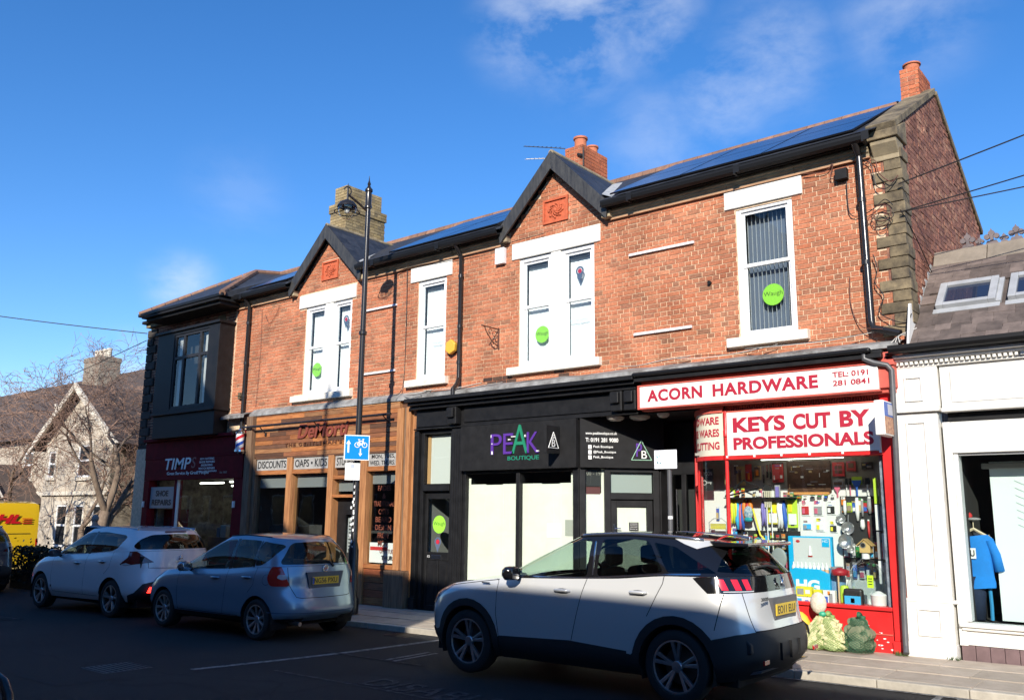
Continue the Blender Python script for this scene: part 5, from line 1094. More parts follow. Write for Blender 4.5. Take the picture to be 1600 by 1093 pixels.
# pipes at the party line
pipe('rainwater_pipe', [(-3.62, -.38, 3.83), (-3.62, -.38, 3.72), (-3.50, -.36, 3.66), (-3.35, -.33, 3.62), (-3.30, -.32, 3.55), (-3.33, -.27, 2.6), (-3.38, -.27, .12), (-3.36, -.33, .03)], .036, M_PIPEG, None, label='dark grey rainwater pipe running down between the red and the white shop', category='pipe')
# ================================================================== red hardware shop
hs = root('red_shopfront', (-4.9, -.15, zg(-4.9)), 'red hardware shopfront with big white lettered signs, curved corner and crowded display window', 'shopfront')
M_RED = mat('red_gloss', (.62, .022, .022), .35, var=.12, nscale=3, bump=.05)
M_REDF = mat('faded_red', (.55, .10, .07), .6, var=.15, nscale=4)
M_SIGNW = mat('sign_white', (.80, .79, .74), .4)
M_CRIM = mat('crimson_letters', (.42, .02, .045), .4)
def hb(name, boxes, m=M_RED, parent=hs, bevel=.006, **t):
    b = MB()
    for q_ in boxes: b.box(*q_)
    return b.build(name, m, parent, bevel=bevel, **t)
s1 = hb('main_sign', [(-7.08, -3.47, -.34, -.26, 3.31, 3.64)], M_SIGNW)
hb('sign_frame', [(-7.12, -3.45, -.35, -.25, 3.285, 3.308), (-7.12, -3.45, -.35, -.25, 3.643, 3.665), (-7.12, -7.083, -.35, -.25, 3.308, 3.643)], M_REDF)
hb('sign_backing', [(-7.1, -3.3, -.25, .1, 3.27, 3.80)], M_REDF); hb('shop_cornice', [(-7.15, -3.40, -.40, .05, 3.72, 3.78), (-7.15, -3.40, -.36, .05, 3.785, 3.83)], M_BLACK)
hb('rain_gutter', [(-7.16, -3.52, -.46, -.36, 3.79, 3.86)], M_GUTTER, bevel=.03)
text('lettering', 'ACORN', (-6.94, -.342, 3.395), (.94, 0, 0), (0, 0, .185), M_CRIM, s1, bold=.035, spacing=1.1)
text('lettering', 'HARDWARE', (-5.83, -.342, 3.395), (1.57, 0, 0), (0, 0, .185), M_CRIM, s1, bold=.035, spacing=1.1)
text('lettering', 'TEL: 0191', (-4.06, -.342, 3.515), (.47, 0, 0), (0, 0, .075), M_CRIM, s1, bold=.02); text('lettering', '281 0841', (-4.06, -.342, 3.40), (.48, 0, 0), (0, 0, .075), M_CRIM, s1, bold=.02)
# fretwork band
hb('frieze_rail', [(-5.78, -3.50, -.16, .05, 3.285, 3.31), (-5.78, -3.50, -.16, .05, 3.165, 3.19)], M_REDF); hb('frieze_back', [(-5.78, -3.50, -.10, .05, 3.19, 3.285)], M_REDF, bevel=0)
fr_ = MB()
for k in range(62):
    x = -5.74+k*.036; z = 3.237+(.02 if k % 2 else -.02); fr_.box(x, x+.022, -.13, -.10, z-.014, z+.014); fr_.box(x+.008, x+.014, -.135, -.10, 3.195, 3.28)
fr_.build('fretwork', M_REDF, hs, kind='stuff')
s2 = hb('lower_sign', [(-5.70, -3.54, -.19, -.12, 2.53, 3.16)], M_SIGNW)
def stroke_word(s, x0, x1, z0, z1, y=-.192, parent=s2, bold=.04): text('lettering', s, (x0, y, z0), (x1-x0, 0, 0), (0, 0, z1-z0), M_CRIM, parent, bold=bold)
stroke_word('KEYS', -5.60, -4.81, 2.86, 3.08); stroke_word('CUT', -4.70, -4.17, 2.86, 3.08); stroke_word('BY', -4.05, -3.65, 2.86, 3.08); stroke_word('PROFESSIONALS', -5.60, -3.62, 2.61, 2.79)
hb('lower_rail', [(-5.74, -3.52, -.19, .05, 2.475, 2.525)])
for x in (-5.72, -5.3, -4.9, -4.5, -4.05, -3.56): hb('sign_clip', [(x, x+.03, -.20, -.188, 2.50, 2.53)], M_WT, bevel=0)
hb('pilaster', [(-3.54, -3.40, -.15, .1, .14, 3.27)]); hb('pilaster', [(-3.40, -3.36, -.10, .1, .0, 3.6)], M_REDF); hb('pilaster_base', [(-3.56, -3.40, -.17, .1, -.1, .14)])
hb('pilaster_head', [(-3.47, -3.28, -.30, .1, 3.33, 3.80), (-3.49, -3.26, -.33, .1, 3.62, 3.66)], M_REDF)
hb('stall_riser', [(-5.76, -3.56, -.12, .1, -.1, .50)]); hb('window_sill', [(-5.78, -3.545, -.16, .1, .50, .545)]); hb('riser_rail', [(-5.76, -3.56, -.135, -.12, .20, .215)], M_REDF, bevel=0)
b = MB(); b.lathe([(.028, .5), (.028, 2.80), (.045, 2.82), (.045, 2.9), (.03, 2.93), (.028, 3.2)], (-5.74, -.14, 0), 12); b.build('column', M_RED, hs, smooth='auto')
hb('pane', [(-5.71, -3.56, -.07, -.062, .545, 2.475)], M_SHOPG, bevel=0)
# chipped paint
rr = random.Random(9); b = MB()
for k in range(14):
    x, z = (-3.95+rr.random()*.40, .02+rr.random()*.3); r_ = rr.uniform(.004, .02); b.prism_xz([(x+r_*2*math.cos(i)*rr.uniform(.5, 1), z+r_*math.sin(i)*rr.uniform(.5, 1)) for i in range(6)], -.1215, -.12)
b.build('paint_chips', M_WT, hs)
# curved corner
path = [(-5.77, -.14), (-5.95, -.135), (-6.08, -.10), (-6.20, -.03), (-6.29, .07), (-6.36, .19), (-6.40, .30)]
def curved(name, z0, z1, m_, off=0.0, th=.012, parent=hs, ext=None):
    P = path if ext is None else path+ext; b = MB(); vs = []
    for i, p in enumerate(P):
        a, c = P[max(i-1, 0)], P[min(i+1, len(P)-1)]; t = Vector((c[0]-a[0], c[1]-a[1])).normalized(); n_ = Vector((t.y, -t.x))*-1
        if n_.y > 0 and i < 3: n_ = -n_
        n_ = Vector((-abs(n_.x) if i > 0 else 0, -abs(n_.y))).normalized()
        for (d, z) in ((off, z0), (off, z1), (off-th, z1), (off-th, z0)): vs.append((p[0]+n_.x*d, p[1]+n_.y*d, z))
    fs = [(i*4+j, (i+1)*4+j, (i+1)*4+(j+1) % 4, i*4+(j+1) % 4) for i in range(len(P)-1) for j in range(4)]+[(0,1,2,3), tuple((len(P)-1)*4+j for j in (3,2,1,0))]
    b.add(vs, fs); return b.build(name, m_, parent, smooth='auto')
cs = curved('curved_sign', 2.54, 3.17, mat('cream_sign', (.72, .67, .52), .4), .03)
def curve_pt(u):
    L_ = [0]
    for i in range(len(path)-1): L_.append(L_[-1]+math.dist(path[i], path[i+1]))
    d = min(max(u, 0), .999)*L_[-1]
    for i in range(len(path)-1):
        if d <= L_[i+1]: 
            t = (d-L_[i])/(L_[i+1]-L_[i]); p = Vector(path[i]).lerp(Vector(path[i+1]), t); tg_ = (Vector(path[i+1])-Vector(path[i])).normalized(); return p, Vector((tg_.y, -tg_.x)) if tg_.y*1 < 0 else Vector((-abs(tg_.y), -abs(tg_.x)))
def cwarp(p):   # x: distance from the right end of the curve (0..1), y: outward, z: height
    q_, n_ = curve_pt(-p.x); n_.normalize(); return Vector((q_.x+n_.x*(.034+max(0, p.y)), q_.y+n_.y*(.034+max(0, p.y)), p.z))
for s, z, u1 in (('HARDWARE', 3.00, .92), ('HOUSE WARES', 2.82, .98), ('KEY CUTTING', 2.63, .95)):
    v, f = text_mesh(s, .03, 1.0, 0.0); mb_ = MB(); P = [cwarp(Vector((-(u1-a*(u1-.07)), .003, z+b_*.115))) for a, b_, _ in v]; mb_.add(P, f); mb_.build('lettering', M_CRIM, cs, fixn=False)
curved('curved_head', 3.17, 3.27, M_REDF, .05, .05); curved('curved_rail', 2.475, 2.535, M_RED, .05, .05); curved('curved_pane', .545, 2.475, M_SHOPG, 0, .004); curved('curved_riser', -.1, .545, M_RED, .02, .05)
b = MB(); b.lathe([(.022, .5), (.022, 3.2)], (-6.36, .20, 0), 10); b.build('column', M_RED, hs, smooth=True)
# the return with the door, looking into the lobby
R0 = Vector((-6.40, .30, 0)); rdv = Vector((-.45, .76, 0)).normalized(); rnv = Vector((-rdv.y, rdv.x, 0))
def rt(name, boxes, m_=M_RED, bevel=.005, parent=hs):
    b = MB()
    for q_ in boxes: b.obox(R0, rdv, Zv, rnv, *q_)
    return b.build(name, m_, parent, bevel=bevel)
rt('door_frame', [(0, .09, -.1, 3.2, -.04, .04), (.78, .90, -.1, 3.2, -.04, .04), (.09, .78, 2.05, 2.14, -.04, .04), (.09, .78, 3.0, 3.2, -.04, .04)])
rt('fanlight_pane', [(.09, .78, 2.14, 3.0, -.01, -.004)], M_SHOPG, 0); rt('fanlight_posters', [(.12, .42, 2.2, 2.6, -.03, -.02), (.45, .74, 2.3, 2.9, -.03, -.02)], mat('old_poster', (.35, .28, .18), .7, col2=(.1, .08, .06), nscale=9), 0)
d3 = rt('door', [(.10, .20, -.1, 2.04, -.02, .02), (.67, .77, -.1, 2.04, -.02, .02), (.20, .67, 1.92, 2.04, -.02, .02), (.20, .67, -.1, .5, -.02, .02)])
rt('door_pane', [(.20, .67, .5, 1.92, -.004, .002)], M_SHOPG, 0, d3); rt('door_stickers', [(.24, .44, 1.5, 1.8, -.02, -.01), (.46, .64, 1.3, 1.5, -.02, -.01)], mat('old_poster', (0, 0, 0)), 0, d3)
# window display: back boards -----------------------------------------
M_DW = mat('display_white', (.74, .73, .70), .7); M_DG = mat('display_shade_grey', (.36, .33, .28), .7, col2=(.22, .20, .17), nscale=4)
hb('display_back', [(-6.56, -3.62, .62, .66, .5, 2.07)], M_DW, bevel=0); hb('display_back', [(-6.56, -3.62, .62, .66, 2.071, 3.0)], M_DG, bevel=0)  # upper board coloured grey-tan: the sign's shade is put into the colour
hb('display_floor', [(-6.35, -3.56, -.06, .66, .47, .50)], M_DW, bevel=0); hb('display_ceiling', [(-6.3, -3.56, -.05, 1.5, 2.56, 2.6)], M_DG, bevel=0); hb('display_side', [(-3.62, -3.58, -.04, .64, .5, 2.5)], mat('blue_grey_packs', (.35, .38, .45), .4, col2=(.12, .13, .17), nscale=12), bevel=0)
b = MB(); b.tube([(-5.4, .3, 2.50), (-4.2, .3, 2.50)], .02, 8); b.build('strip_light', M_TUBE, hs)
hb('black_board', [(-4.38, -3.66, .60, .618, .9, 1.96)], mat('black_board', (.02, .02, .02), .6), bevel=0); hb('black_board', [(-6.0, -4.98, .60, .618, .9, 1.46)], mat('black_board', (.02,)*3), bevel=0); hb('shelf', [(-6.05, -4.97, .35, .62, 1.93, 1.945)], M_BLACKM, bevel=0)
def item(name, label, cat, group=None, loc=(0, 0, 0)): return root(name, loc, label, cat, group)
COLS = {}
def cm(n_, c, r_=.5):
    return mat('pack_'+n_, c, r_)
PK = dict(red=(.5, .03, .03), pink=(.6, .12, .2), yellow=(.78, .68, .03), lime=(.5, .7, .05), blue=(.03, .12, .5), sky=(.05, .42, .75), orange=(.8, .22, .02), white=(.78, .78, .76), black=(.02, .02, .02), grey=(.3, .3, .31), violet=(.22, .18, .5), tan=(.5, .36, .16), brown=(.12, .06, .03), green=(.03, .25, .06), card=(.32, .24, .16))
def card(label, x0, x1, z0, z1, base, bits, y=.585, name='carded_goods', cat='packet', group=None):
    o = root(name, ((x0+x1)/2, y, z0), label, cat, group); b = MB(); b.box(x0, x1, y, y+.012, z0, z1); b.build('card', cm(base, PK[base]), o)
    for i, (u0, u1, v0, v1, c, d) in enumerate(bits):
        b = MB(); b.box(x0+(x1-x0)*u0, x0+(x1-x0)*u1, y-d, y-.001*i-.0005, z0+(z1-z0)*v0, z0+(z1-z0)*v1); b.build('blister', cm(c, PK[c]), o, bevel=.003)
    rp = random.Random(int(x0*977)); ink = ('black', 'blue', 'red', 'grey')
    for k in range(4):
        u = rp.uniform(.06, .4); c = ink[rp.randrange(4)]; zz = z0+(z1-z0)*rp.choice((.06, .5, .68, .82, .9)); b = MB(); b.box(x0+(x1-x0)*u, x0+(x1-x0)*min(.94, u+rp.uniform(.2, .5)), y-.0035-k*.0004, y-.0005, zz, zz+(z1-z0)*rp.uniform(.02, .05)); b.build('print', cm(c, PK[c]), o)
    b = MB(); b.tube([((x0+x1)/2, y-.03, z1-.01), ((x0+x1)/2, y+.03, z1-.008)], .004, 5); b.build('hook', M_CHR, o)
    return o
card('tan carded tool at the far left of the upper display wall', -5.94, -5.80, 2.13, 2.42, 'tan', [(.3, .6, .2, .8, 'brown', .02)])
card('narrow red card beside the tan one, high in the hardware window', -5.79, -5.69, 2.19, 2.45, 'red', [(.4, .7, .1, .5, 'orange', .015)])
card('tan and brown card third from left in the upper display', -5.65, -5.54, 2.21, 2.42, 'tan', [(.1, .9, .2, .9, 'brown', .015), (.3, .7, .3, .7, 'orange', .02)])
for i, (x, z0, z1, ex) in enumerate(((-5.50, 2.16, 2.42, 'left'), (-5.44, 2.24, 2.43, 'middle'), (-5.39, 2.22, 2.44, 'right'))):
    o = root('carded_knife', (x, .58, z0), '%s of three thin black knives hung between the brown and red cards' % ex, 'knife', 'black knives on the hardware display wall'); b = MB(); b.box(x-.012, x+.012, .575, .60, z0, (z0+z1)/2); b.build('handle', cm('black', PK['black']), o, bevel=.004); b = MB(); b.box(x-.008, x+.008, .583, .59, (z0+z1)/2, z1); b.build('blade', M_CHR, o)
card('large red card with white marks left of the brown pegboard', -5.36, -5.19, 2.17, 2.46, 'red', [(.72, .85, .8, .9, 'white', .004), (.1, .22, .12, .35, 'white', .004), (.7, .9, .2, .35, 'white', .004), (.0, 1, .92, 1, 'black', .003)])
o = root('pegboard', (-4.9, .58, 2.0), 'brown pegboard of tools with an orange lower edge, high in the hardware window', 'board'); b = MB(); b.box(-5.13, -4.49, .57, .60, 2.02, 2.47); b.build('board', mat('dark_board', (.085, .04, .022), .4, var=.4, nscale=14), o); b = MB(); b.box(-5.13, -4.52, .56, .60, 1.985, 2.02); b.build('lower_edge', mat('orange_ply', (.6, .27, .08), .6), o)
rr = random.Random(21)
for k in range(22):
    x, z = -5.10+rr.random()*.56, 2.05+rr.random()*.36; w, h = rr.choice(((.10, .008), (.008, .06), (.04, .03), (.06, .015))); b = MB(); b.box(x, min(x+w, -4.5), .562, .569, z, z+h); b.build('tool', cm(('tan', 'grey', 'white', 'brown')[k % 4], PK[('tan', 'grey', 'white', 'brown')[k % 4]]), o)
card('big red round-saw card right of the pegboard', -4.46, -4.29, 2.24, 2.44, 'red', [(.2, .8, .2, .75, 'brown', .006), (.46, .5, .1, .9, 'pink', .008), (.1, .9, .45, .49, 'pink', .0075)])
card('smaller dull red card near the right of the upper display', -4.26, -4.13, 2.31, 2.45, 'red', [(.2, .8, .3, .8, 'brown', .006)])
card('black card of fittings at the upper right of the display wall', -4.05, -3.90, 2.33, 2.43, 'black', [(.1, .4, .5, .8, 'tan', .01), (.5, .9, .2, .5, 'grey', .01)])
card('grey fittings card under the big red round-saw card', -4.46, -4.32, 2.09, 2.19, 'grey', [(.1, .9, .3, .7, 'brown', .01)])
for (x0, x1, z0, z1, nm, lab, kind, c) in ((-4.44, -4.36, 1.94, 2.09, 'dustpan_funnel', 'pink funnel hung under the grey fittings card', 'funnel', 'pink'), (-4.19, -4.06, 1.96, 2.18, 'squeegee', 'blue squeegee on a green card above the black shelf', 'squeegee', 'blue')):
    o = root('funnel' if 'fun' in nm else nm, ((x0+x1)/2, .57, z0), lab, kind); xm = (x0+x1)/2; h = z1-z0
    b = MB(); b.prism_xz([(x0, z1), (x0, z1-h*.15), (xm-.01, z0+h*.5), (xm-.01, z0), (xm+.01, z0), (xm+.01, z0+h*.5), (x1, z1-h*.15), (x1, z1)], .555, .575); b.build('body', cm(c, PK[c]), o, bevel=.003)
    if 'squ' in nm: b = MB(); b.box(x0-.005, x1+.005, .58, .59, z1-.06, z1+.05); b.build('card', cm('lime', PK['lime']), o)
for (x, lab) in ((-4.27, 'left'), (-4.22, 'right')):
    o = root('brush', (x, .57, 1.98), '%s of two black handled brushes above the black shelf' % lab, 'brush', 'brushes above the black shelf'); b = MB(); b.box(x-.018, x+.018, .56, .585, 2.12, 2.21); b.build('head', cm('black', PK['black']), o, bevel=.004); b = MB(); b.tube([(x, .572, 2.12), (x, .572, 1.97)], .008, 6); b.build('handle', cm('white' if x < -4.25 else 'pink', (0, 0, 0)), o)
o = root('brush', (-3.98, .57, 1.98), 'black headed brush with pale handle at the right of the upper display', 'brush'); b = MB(); b.box(-4.01, -3.95, .56, .585, 2.12, 2.21); b.build('head', cm('black', PK['black']), o, bevel=.004); b = MB(); b.tube([(-3.98, .572, 2.12), (-3.98, .572, 1.97)], .01, 6); b.build('handle', cm('white', PK['white']), o)
# folding rule / triangle bracket
o = root('folding_saw', (-5.7, .4, 1.95), 'black folding triangle of metal bars propped on the upper shelf', 'tool'); b = MB(); b.tube([(-6.02, .35, 1.96), (-5.72, .35, 2.20), (-5.46, .35, 2.08), (-6.02, .35, 1.96)], .014, 6); b.build('bars', M_BLACKM, o)
o = root('brush_set', (-5.39, .45, 1.80), 'set of four pale handled paint brushes with bristles upwards', 'brush set')
for k in range(4): b = MB(); x = -5.435+k*.03; b.tube([(x, .45, 2.04), (x, .45, 1.80)], .011, 6); b.build('handle', cm('cream', (.6, .55, .42)), o); b = MB(); b.box(x-.014, x+.014, .44, .46, 2.04, 2.12); b.build('bristles', cm('black', PK['black']), o)
o = root('tool_pack', (-5.25, .5, 1.93), 'tall dark carded tool in the middle of the upper shelf', 'packet'); b = MB(); b.box(-5.29, -5.21, .48, .50, 1.88, 2.13); b.build('card', cm('grey', PK['grey']), o); b = MB(); b.box(-5.275, -5.225, .46, .48, 1.95, 2.1); b.build('blister', cm('violet', PK['violet']), o)
# hanging gloves, mops, cloths
def hang(label, x, z0, z1, w, cols, y=.5, cat='gloves', name='hanging_gloves'):
    o = root(name, (x, y, z0), label, cat); rr = random.Random(int(abs(x)*1000))
    for k, c in enumerate(cols):
        xx = x-w/2+w*(k+.5)/len(cols); r_ = w/len(cols)*.85; pts = [(xx, y+.03*(k % 2), z1-.0), (xx+rr.uniform(-.01, .01), y, z1-(z1-z0)*.3), (xx+rr.uniform(-.02, .02), y, z1-(z1-z0)*.65), (xx+rr.uniform(-.02, .02), y, z0)]
        b = MB(); b.tube(pts, [r_*.5, r_, r_*1.1, r_*.5], 8); b.build('piece', cm(c, PK[c]), o, smooth=True)
hang('yellow rubber gloves hanging by the corner column', -5.96, 1.56, 1.92, .10, ['yellow', 'lime', 'yellow']); hang('pink and blue gloves hanging beside the yellow ones', -5.86, 1.47, 1.87, .11, ['sky', 'pink', 'blue']); hang('orange and patterned glove bundle on the left of the hardware display', -5.74, 1.60, 1.92, .13, ['orange', 'red', 'orange'], cat='gloves')
o = root('mug_cloth', (-5.69, .45, 1.6), 'round teal and white scourer bundle hung on the orange gloves', 'scourer'); b = MB(); b.ell((-5.70, .44, 1.72), .075, .03, .10); b.build('cloth', mat('patterned_cloth', (.6, .62, .6), .8, col2=(.05, .2, .35), nscale=30), o, smooth=True); b = MB(); b.ell((-5.70, .43, 1.62), .07, .03, .035); b.build('teal_band', cm('teal', (.02, .3, .35)), o, smooth=True)
o = root('yellow_tool', (-5.56, .42, 1.4), 'long yellow tool handle slanting down through the display', 'handle'); b = MB(); b.tube([(-5.62, .42, 1.78), (-5.52, .42, 1.40), (-5.45, .42, 1.33)], .014, 7); b.build('shaft', cm('yellow', PK['yellow']), o)
hang('violet rolled cloth pack near the white mop', -5.48, 1.53, 1.90, .06, ['violet', 'violet']); hang('white string mop heads hanging in the middle of the display', -5.21, 1.50, 1.90, .12, ['white', 'white', 'blue'], cat='mop', name='string_mop')
card('yellow and white cloth packet left of the white mop', -5.43, -5.27, 1.56, 1.87, 'yellow', [(.1, .9, .05, .5, 'white', .01), (.2, .5, .55, .8, 'lime', .012)], y=.52); card('yellow packet with green header beside the white price board', -5.13, -4.98, 1.51, 1.95, 'lime', [(.0, 1, .9, 1, 'green', .01), (.1, .9, .1, .45, 'white', .012), (.1, .5, .5, .85, 'yellow', .012)], y=.52)
b = MB(); b.tube([(-5.39, .4, 1.8), (-5.39, .4, 1.1)], .008, 6); b.tube([(-5.32, .4, 1.8), (-5.32, .4, 1.1)], .008, 6); o = root('clothes_airer', (-5.36, .4, 1.1), 'pair of upright white rods below the white mop', 'rods'); b.build('rods', M_WT, o)
# white board with six carded goods
o = root('price_board', (-4.67, .55, 1.37), 'tall white board of six carded goods in the middle of the hardware window', 'board'); b = MB(); b.box(-4.97, -4.38, .575, .599, .70, 1.98); b.build('board', M_DW, o)
for (x0, x1, z0, z1, c, c2, lab) in ((-4.93, -4.81, 1.68, 1.90, 'pink', 'red', 'red padlock card, top left of the white board'), (-4.75, -4.62, 1.68, 1.90, 'pink', 'grey', 'pink and grey lock card, top middle of the white board'), (-4.56, -4.44, 1.70, 1.89, 'white', 'black', 'white card with a black lock, top right of the white board'),
                                  (-4.92, -4.79, 1.48, 1.62, 'grey', 'sky', 'blue-grey card, bottom left of the white board'), (-4.73, -4.61, 1.46, 1.65, 'yellow', 'white', 'yellow and white card, bottom middle of the white board'), (-4.53, -4.43, 1.45, 1.61, 'yellow', 'black', 'yellow card with dark picture, bottom right of the white board')):
    card(lab, x0, x1, z0, z1, 'white', [(.05, .5, .75, 1, c, .003), (.05, .9, .1, .62, c2, .02), (.1, .45, .15, .5, c, .024)], y=.562)
# black shelf at right: pans, sieves, tubes
def pan(x, z, r_, y, lab):
    o = root('hanging_sieve', (x, y, z), lab, 'sieve', 'round sieves hanging beside the white board'); b = MB(); b.lathe([(r_*.2, .05), (r_*.8, .03), (r_, 0), (r_*1.04, -.004), (r_*.98, .004), (r_*.75, .04), (.001, .055)], (x, y, z), 20, 'y'); b.build('bowl', mat('tin', (.55, .55, .55), .3, metal=.8), o, smooth=True)
    b = MB(); b.tube([(x+.01, y, z+r_), (x+.02, y, z+r_+.10)], .008, 6); b.build('handle', mat('tin', (0,)*3), o)
pan(-4.35, 1.65, .065, .50, 'smallest and highest tin sieve beside the white board'); pan(-4.25, 1.52, .085, .46, 'second tin sieve from the top beside the white board'); pan(-4.26, 1.34, .10, .38, 'largest tin sieve, third down beside the white board'); pan(-4.18, 1.24, .05, .32, 'lowest little tin sieve by the bird house')
for (x, z0, z1, w, c, lab) in ((-4.14, 1.62, 1.92, .06, 'white', 'white bottle brush hung on the black board'), (-4.07, 1.68, 1.90, .04, 'grey', 'grey carded tool right of the white bottle brush'), (-3.97, 1.72, 1.93, .07, 'grey', 'dark grey torch card on the black board'), (-4.0, 1.39, 1.62, .035, 'red', 'red handled tool low on the black board'), (-4.31, 1.70, 1.88, .05, 'white', 'white gloves pack at the top left of the black board'), (-4.08, 1.5, 1.62, .07, 'white', 'small white pack beneath the bottle brush')):
    o = root('hung_tool', (x, .57, z0), lab, 'tool'); b = MB(); b.tube([(x, .57, z1), (x, .57, z0+(z1-z0)*.4), (x, .57, z0)], [w*.4, w*.5, w*.25], 8); b.build('body', cm(c, PK[c]), o, smooth=True); b = MB(); b.box(x-w*.3, x+w*.3, .575, .59, z1-.03, z1+.02); b.build('tag', cm('white', PK['white']), o)
for k, (z0, z1) in enumerate(((1.85, 2.2), (1.50, 1.84), (1.12, 1.48), (.80, 1.10))):
    o = root('hanging_packet', (-3.70, .3, z0), ('tall yellow and steel hand tools hanging at the right window edge, uppermost', 'clear packets with blue backing on the right window edge', 'grey packets under the clear ones on the right window edge', 'lowest pale packets at the right window edge')[k], 'packet', 'packets hanging at the right window edge')
    for j in range(3): b = MB(); x = -3.82+j*.06; b.box(x, x+.05, .3+j*.02, .32+j*.02, z0, z1-.02*j); b.build('packet', cm((('lime', 'tan', 'grey'), ('white', 'grey', 'violet'), ('grey', 'white', 'grey'), ('white', 'grey', 'white'))[k][j], (0, 0, 0)), o, bevel=.004)
# the crowd of small stock filling the gaps between the larger goods
rr = random.Random(77); keys_ = ['red', 'white', 'grey', 'black', 'blue', 'lime', 'orange', 'tan', 'white', 'green', 'sky', 'pink', 'card']
spots = [(x, 2.30, 2.47, .60) for x in (-5.98, -5.12)]+[(x, 1.95, 2.06, .44) for x in (-5.9, -5.8, -5.62, -5.52, -5.15, -5.05)]+[(-6.0+.085*k, 1.2, 1.42, .52) for k in range(12)]+[(-6.0+.10*k, .92, 1.14, .48) for k in range(10)]+[(-4.36+.085*k, 1.12, 1.34, .56) for k in range(8)]+[(-4.34+.09*k, .84, 1.06, .57) for k in range(7)]+[(-4.36+.075*k, 1.74, 1.93, .585) for k in range(6)]+[(-6.5+.10*k, 1.0+.3*(k % 3), 1.22+.3*(k % 3), .59) for k in range(5)]+[(-4.96+.13*k, .52, .64, -.01) for k in range(4)]+[(-4.97+.10*k, 1.93+.02*(k % 2), 1.99, .50) for k in range(6)]
lpk = []
for (x, z0, z1, y) in spots:
    w = rr.uniform(.045, .075); z1 += rr.uniform(-.05, .02); b0, b1, b2 = rr.choice(keys_), rr.choice(keys_), rr.choice(keys_)
    zone = ('beside the curved corner' if x < -6.05 else 'left half' if x < -5.4 else 'behind the cleaning stand' if x < -4.4 else 'on the black board')
    hgt = ('knee high' if z0 < .8 else 'low' if z0 < 1.1 else 'middle height' if z0 < 1.5 else 'on the upper shelf' if z0 < 2.1 else 'near the top'); nbr = lpk[-1] if lpk else None
    lab = 'small %s packet, %s front and %s header, %s, %s' % (b0, b1, b2, hgt, zone)
    if lab in lpk: lab = lab.replace('small', 'another small')
    lpk.append(lab)
    card(lab, x, x+w, z0, z1, b0, [(.1, .9, .08, rr.uniform(.35, .6), b1, .018), (.0, 1.0, .85, 1.0, b2, .003)], y=y, name='small_packet', group='small packets in the hardware window')
# floor of the window: big cleaning display, jars, demijohn, bird house
o = root('cleaning_display', (-4.7, .2, .5), 'tall blue and grey cleaning product display stand lettered HG', 'display stand')
b = MB(); b.box(-5.02, -4.40, .22, .30, .5, 1.40); b.build('stand', cm('cyan', (.0, .40, .72)), o, bevel=.01); b = MB(); b.box(-4.94, -4.42, .205, .22, .98, 1.38); bd = b.build('picture_panel', cm('pale_grey', (.58, .60, .58)), o)
b = MB(); b.prism_xz([(-5.02, .52), (-4.41, .52), (-4.41, .90), (-4.55, .96), (-4.9, .97), (-5.02, .90)], .10, .20); fpn = b.build('front_panel', cm('cyan', (0,)*3), o, bevel=.01)
text('lettering', 'HG', (-4.88, .097, .66), (.33, 0, 0), (0, 0, .16), M_WT, fpn, bold=.05, thick=.003)
b = MB(); b.box(-4.53, -4.43, .20, .204, 1.26, 1.37); hg2 = b.build('corner_badge', cm('cyan', (0,)*3), o); text('lettering', 'HG', (-4.52, .198, 1.32), (.07, 0, 0), (0, 0, .035), M_WT, hg2, thick=.001)
for k in range(9): b = MB(); x = -4.96+k*.058; b.lathe([(.001, 1.05), (.008, 1.05), (.009, 1.02), (.024, .99), (.025, .87), (.001, .87)], (x+.03, .165, 0), 10); b.build('bottle', M_WT, o, smooth='auto'); b = MB(); b.lathe([(.0256, .96), (.0256, .90)], (x+.03, .165, 0), 10); b.build('bottle_label', cm('peach', (.75, .45, .25)), o)
b = MB(); b.tube([(-4.70, .195, 1.27), (-4.70, .195, 1.14)], [.012, .022], 8); b.build('printed_bottle', M_WT, bd); b = MB(); b.box(-4.73, -4.67, .196, .203, 1.12, 1.14); b.ell((-4.87, .203, 1.33), .03, .003, .02); b.build('printed_red', cm('red', PK['red']), bd)
def boxy(name, lab, cat, x0, x1, y0, y1, z0, z1, c, bits=(), bevel=.004):
    o = root(name, ((x0+x1)/2, (y0+y1)/2, z0), lab, cat); b = MB(); b.box(x0, x1, y0, y1, z0, z1); b.build('carton', cm(c, PK[c]), o, bevel=bevel)
    for (u0, u1, v0, v1, c2) in bits: b = MB(); b.box(x0+(x1-x0)*u0, x0+(x1-x0)*u1, y0-.004, y0-.001, z0+(z1-z0)*v0, z0+(z1-z0)*v1); b.build('print', cm(c2, PK[c2]), o)
boxy('carton', 'orange carton beside the cleaning display, lowest left', 'box', -5.02, -4.90, .0, .1, .5, .74, 'orange', [(.2, .5, .2, .5, 'white'), (.6, .8, .5, .8, 'red')]); boxy('carton', 'yellow carton in front of the cleaning display', 'box', -4.84, -4.62, -.03, .06, .6, .73, 'yellow', [(.1, .5, .2, .8, 'grey'), (.6, .9, .3, .7, 'white')]); boxy('carton', 'second yellow carton with dark print right of the first', 'box', -4.6, -4.49, -.02, .06, .5, .70, 'yellow', [(.2, .8, .2, .5, 'black')])
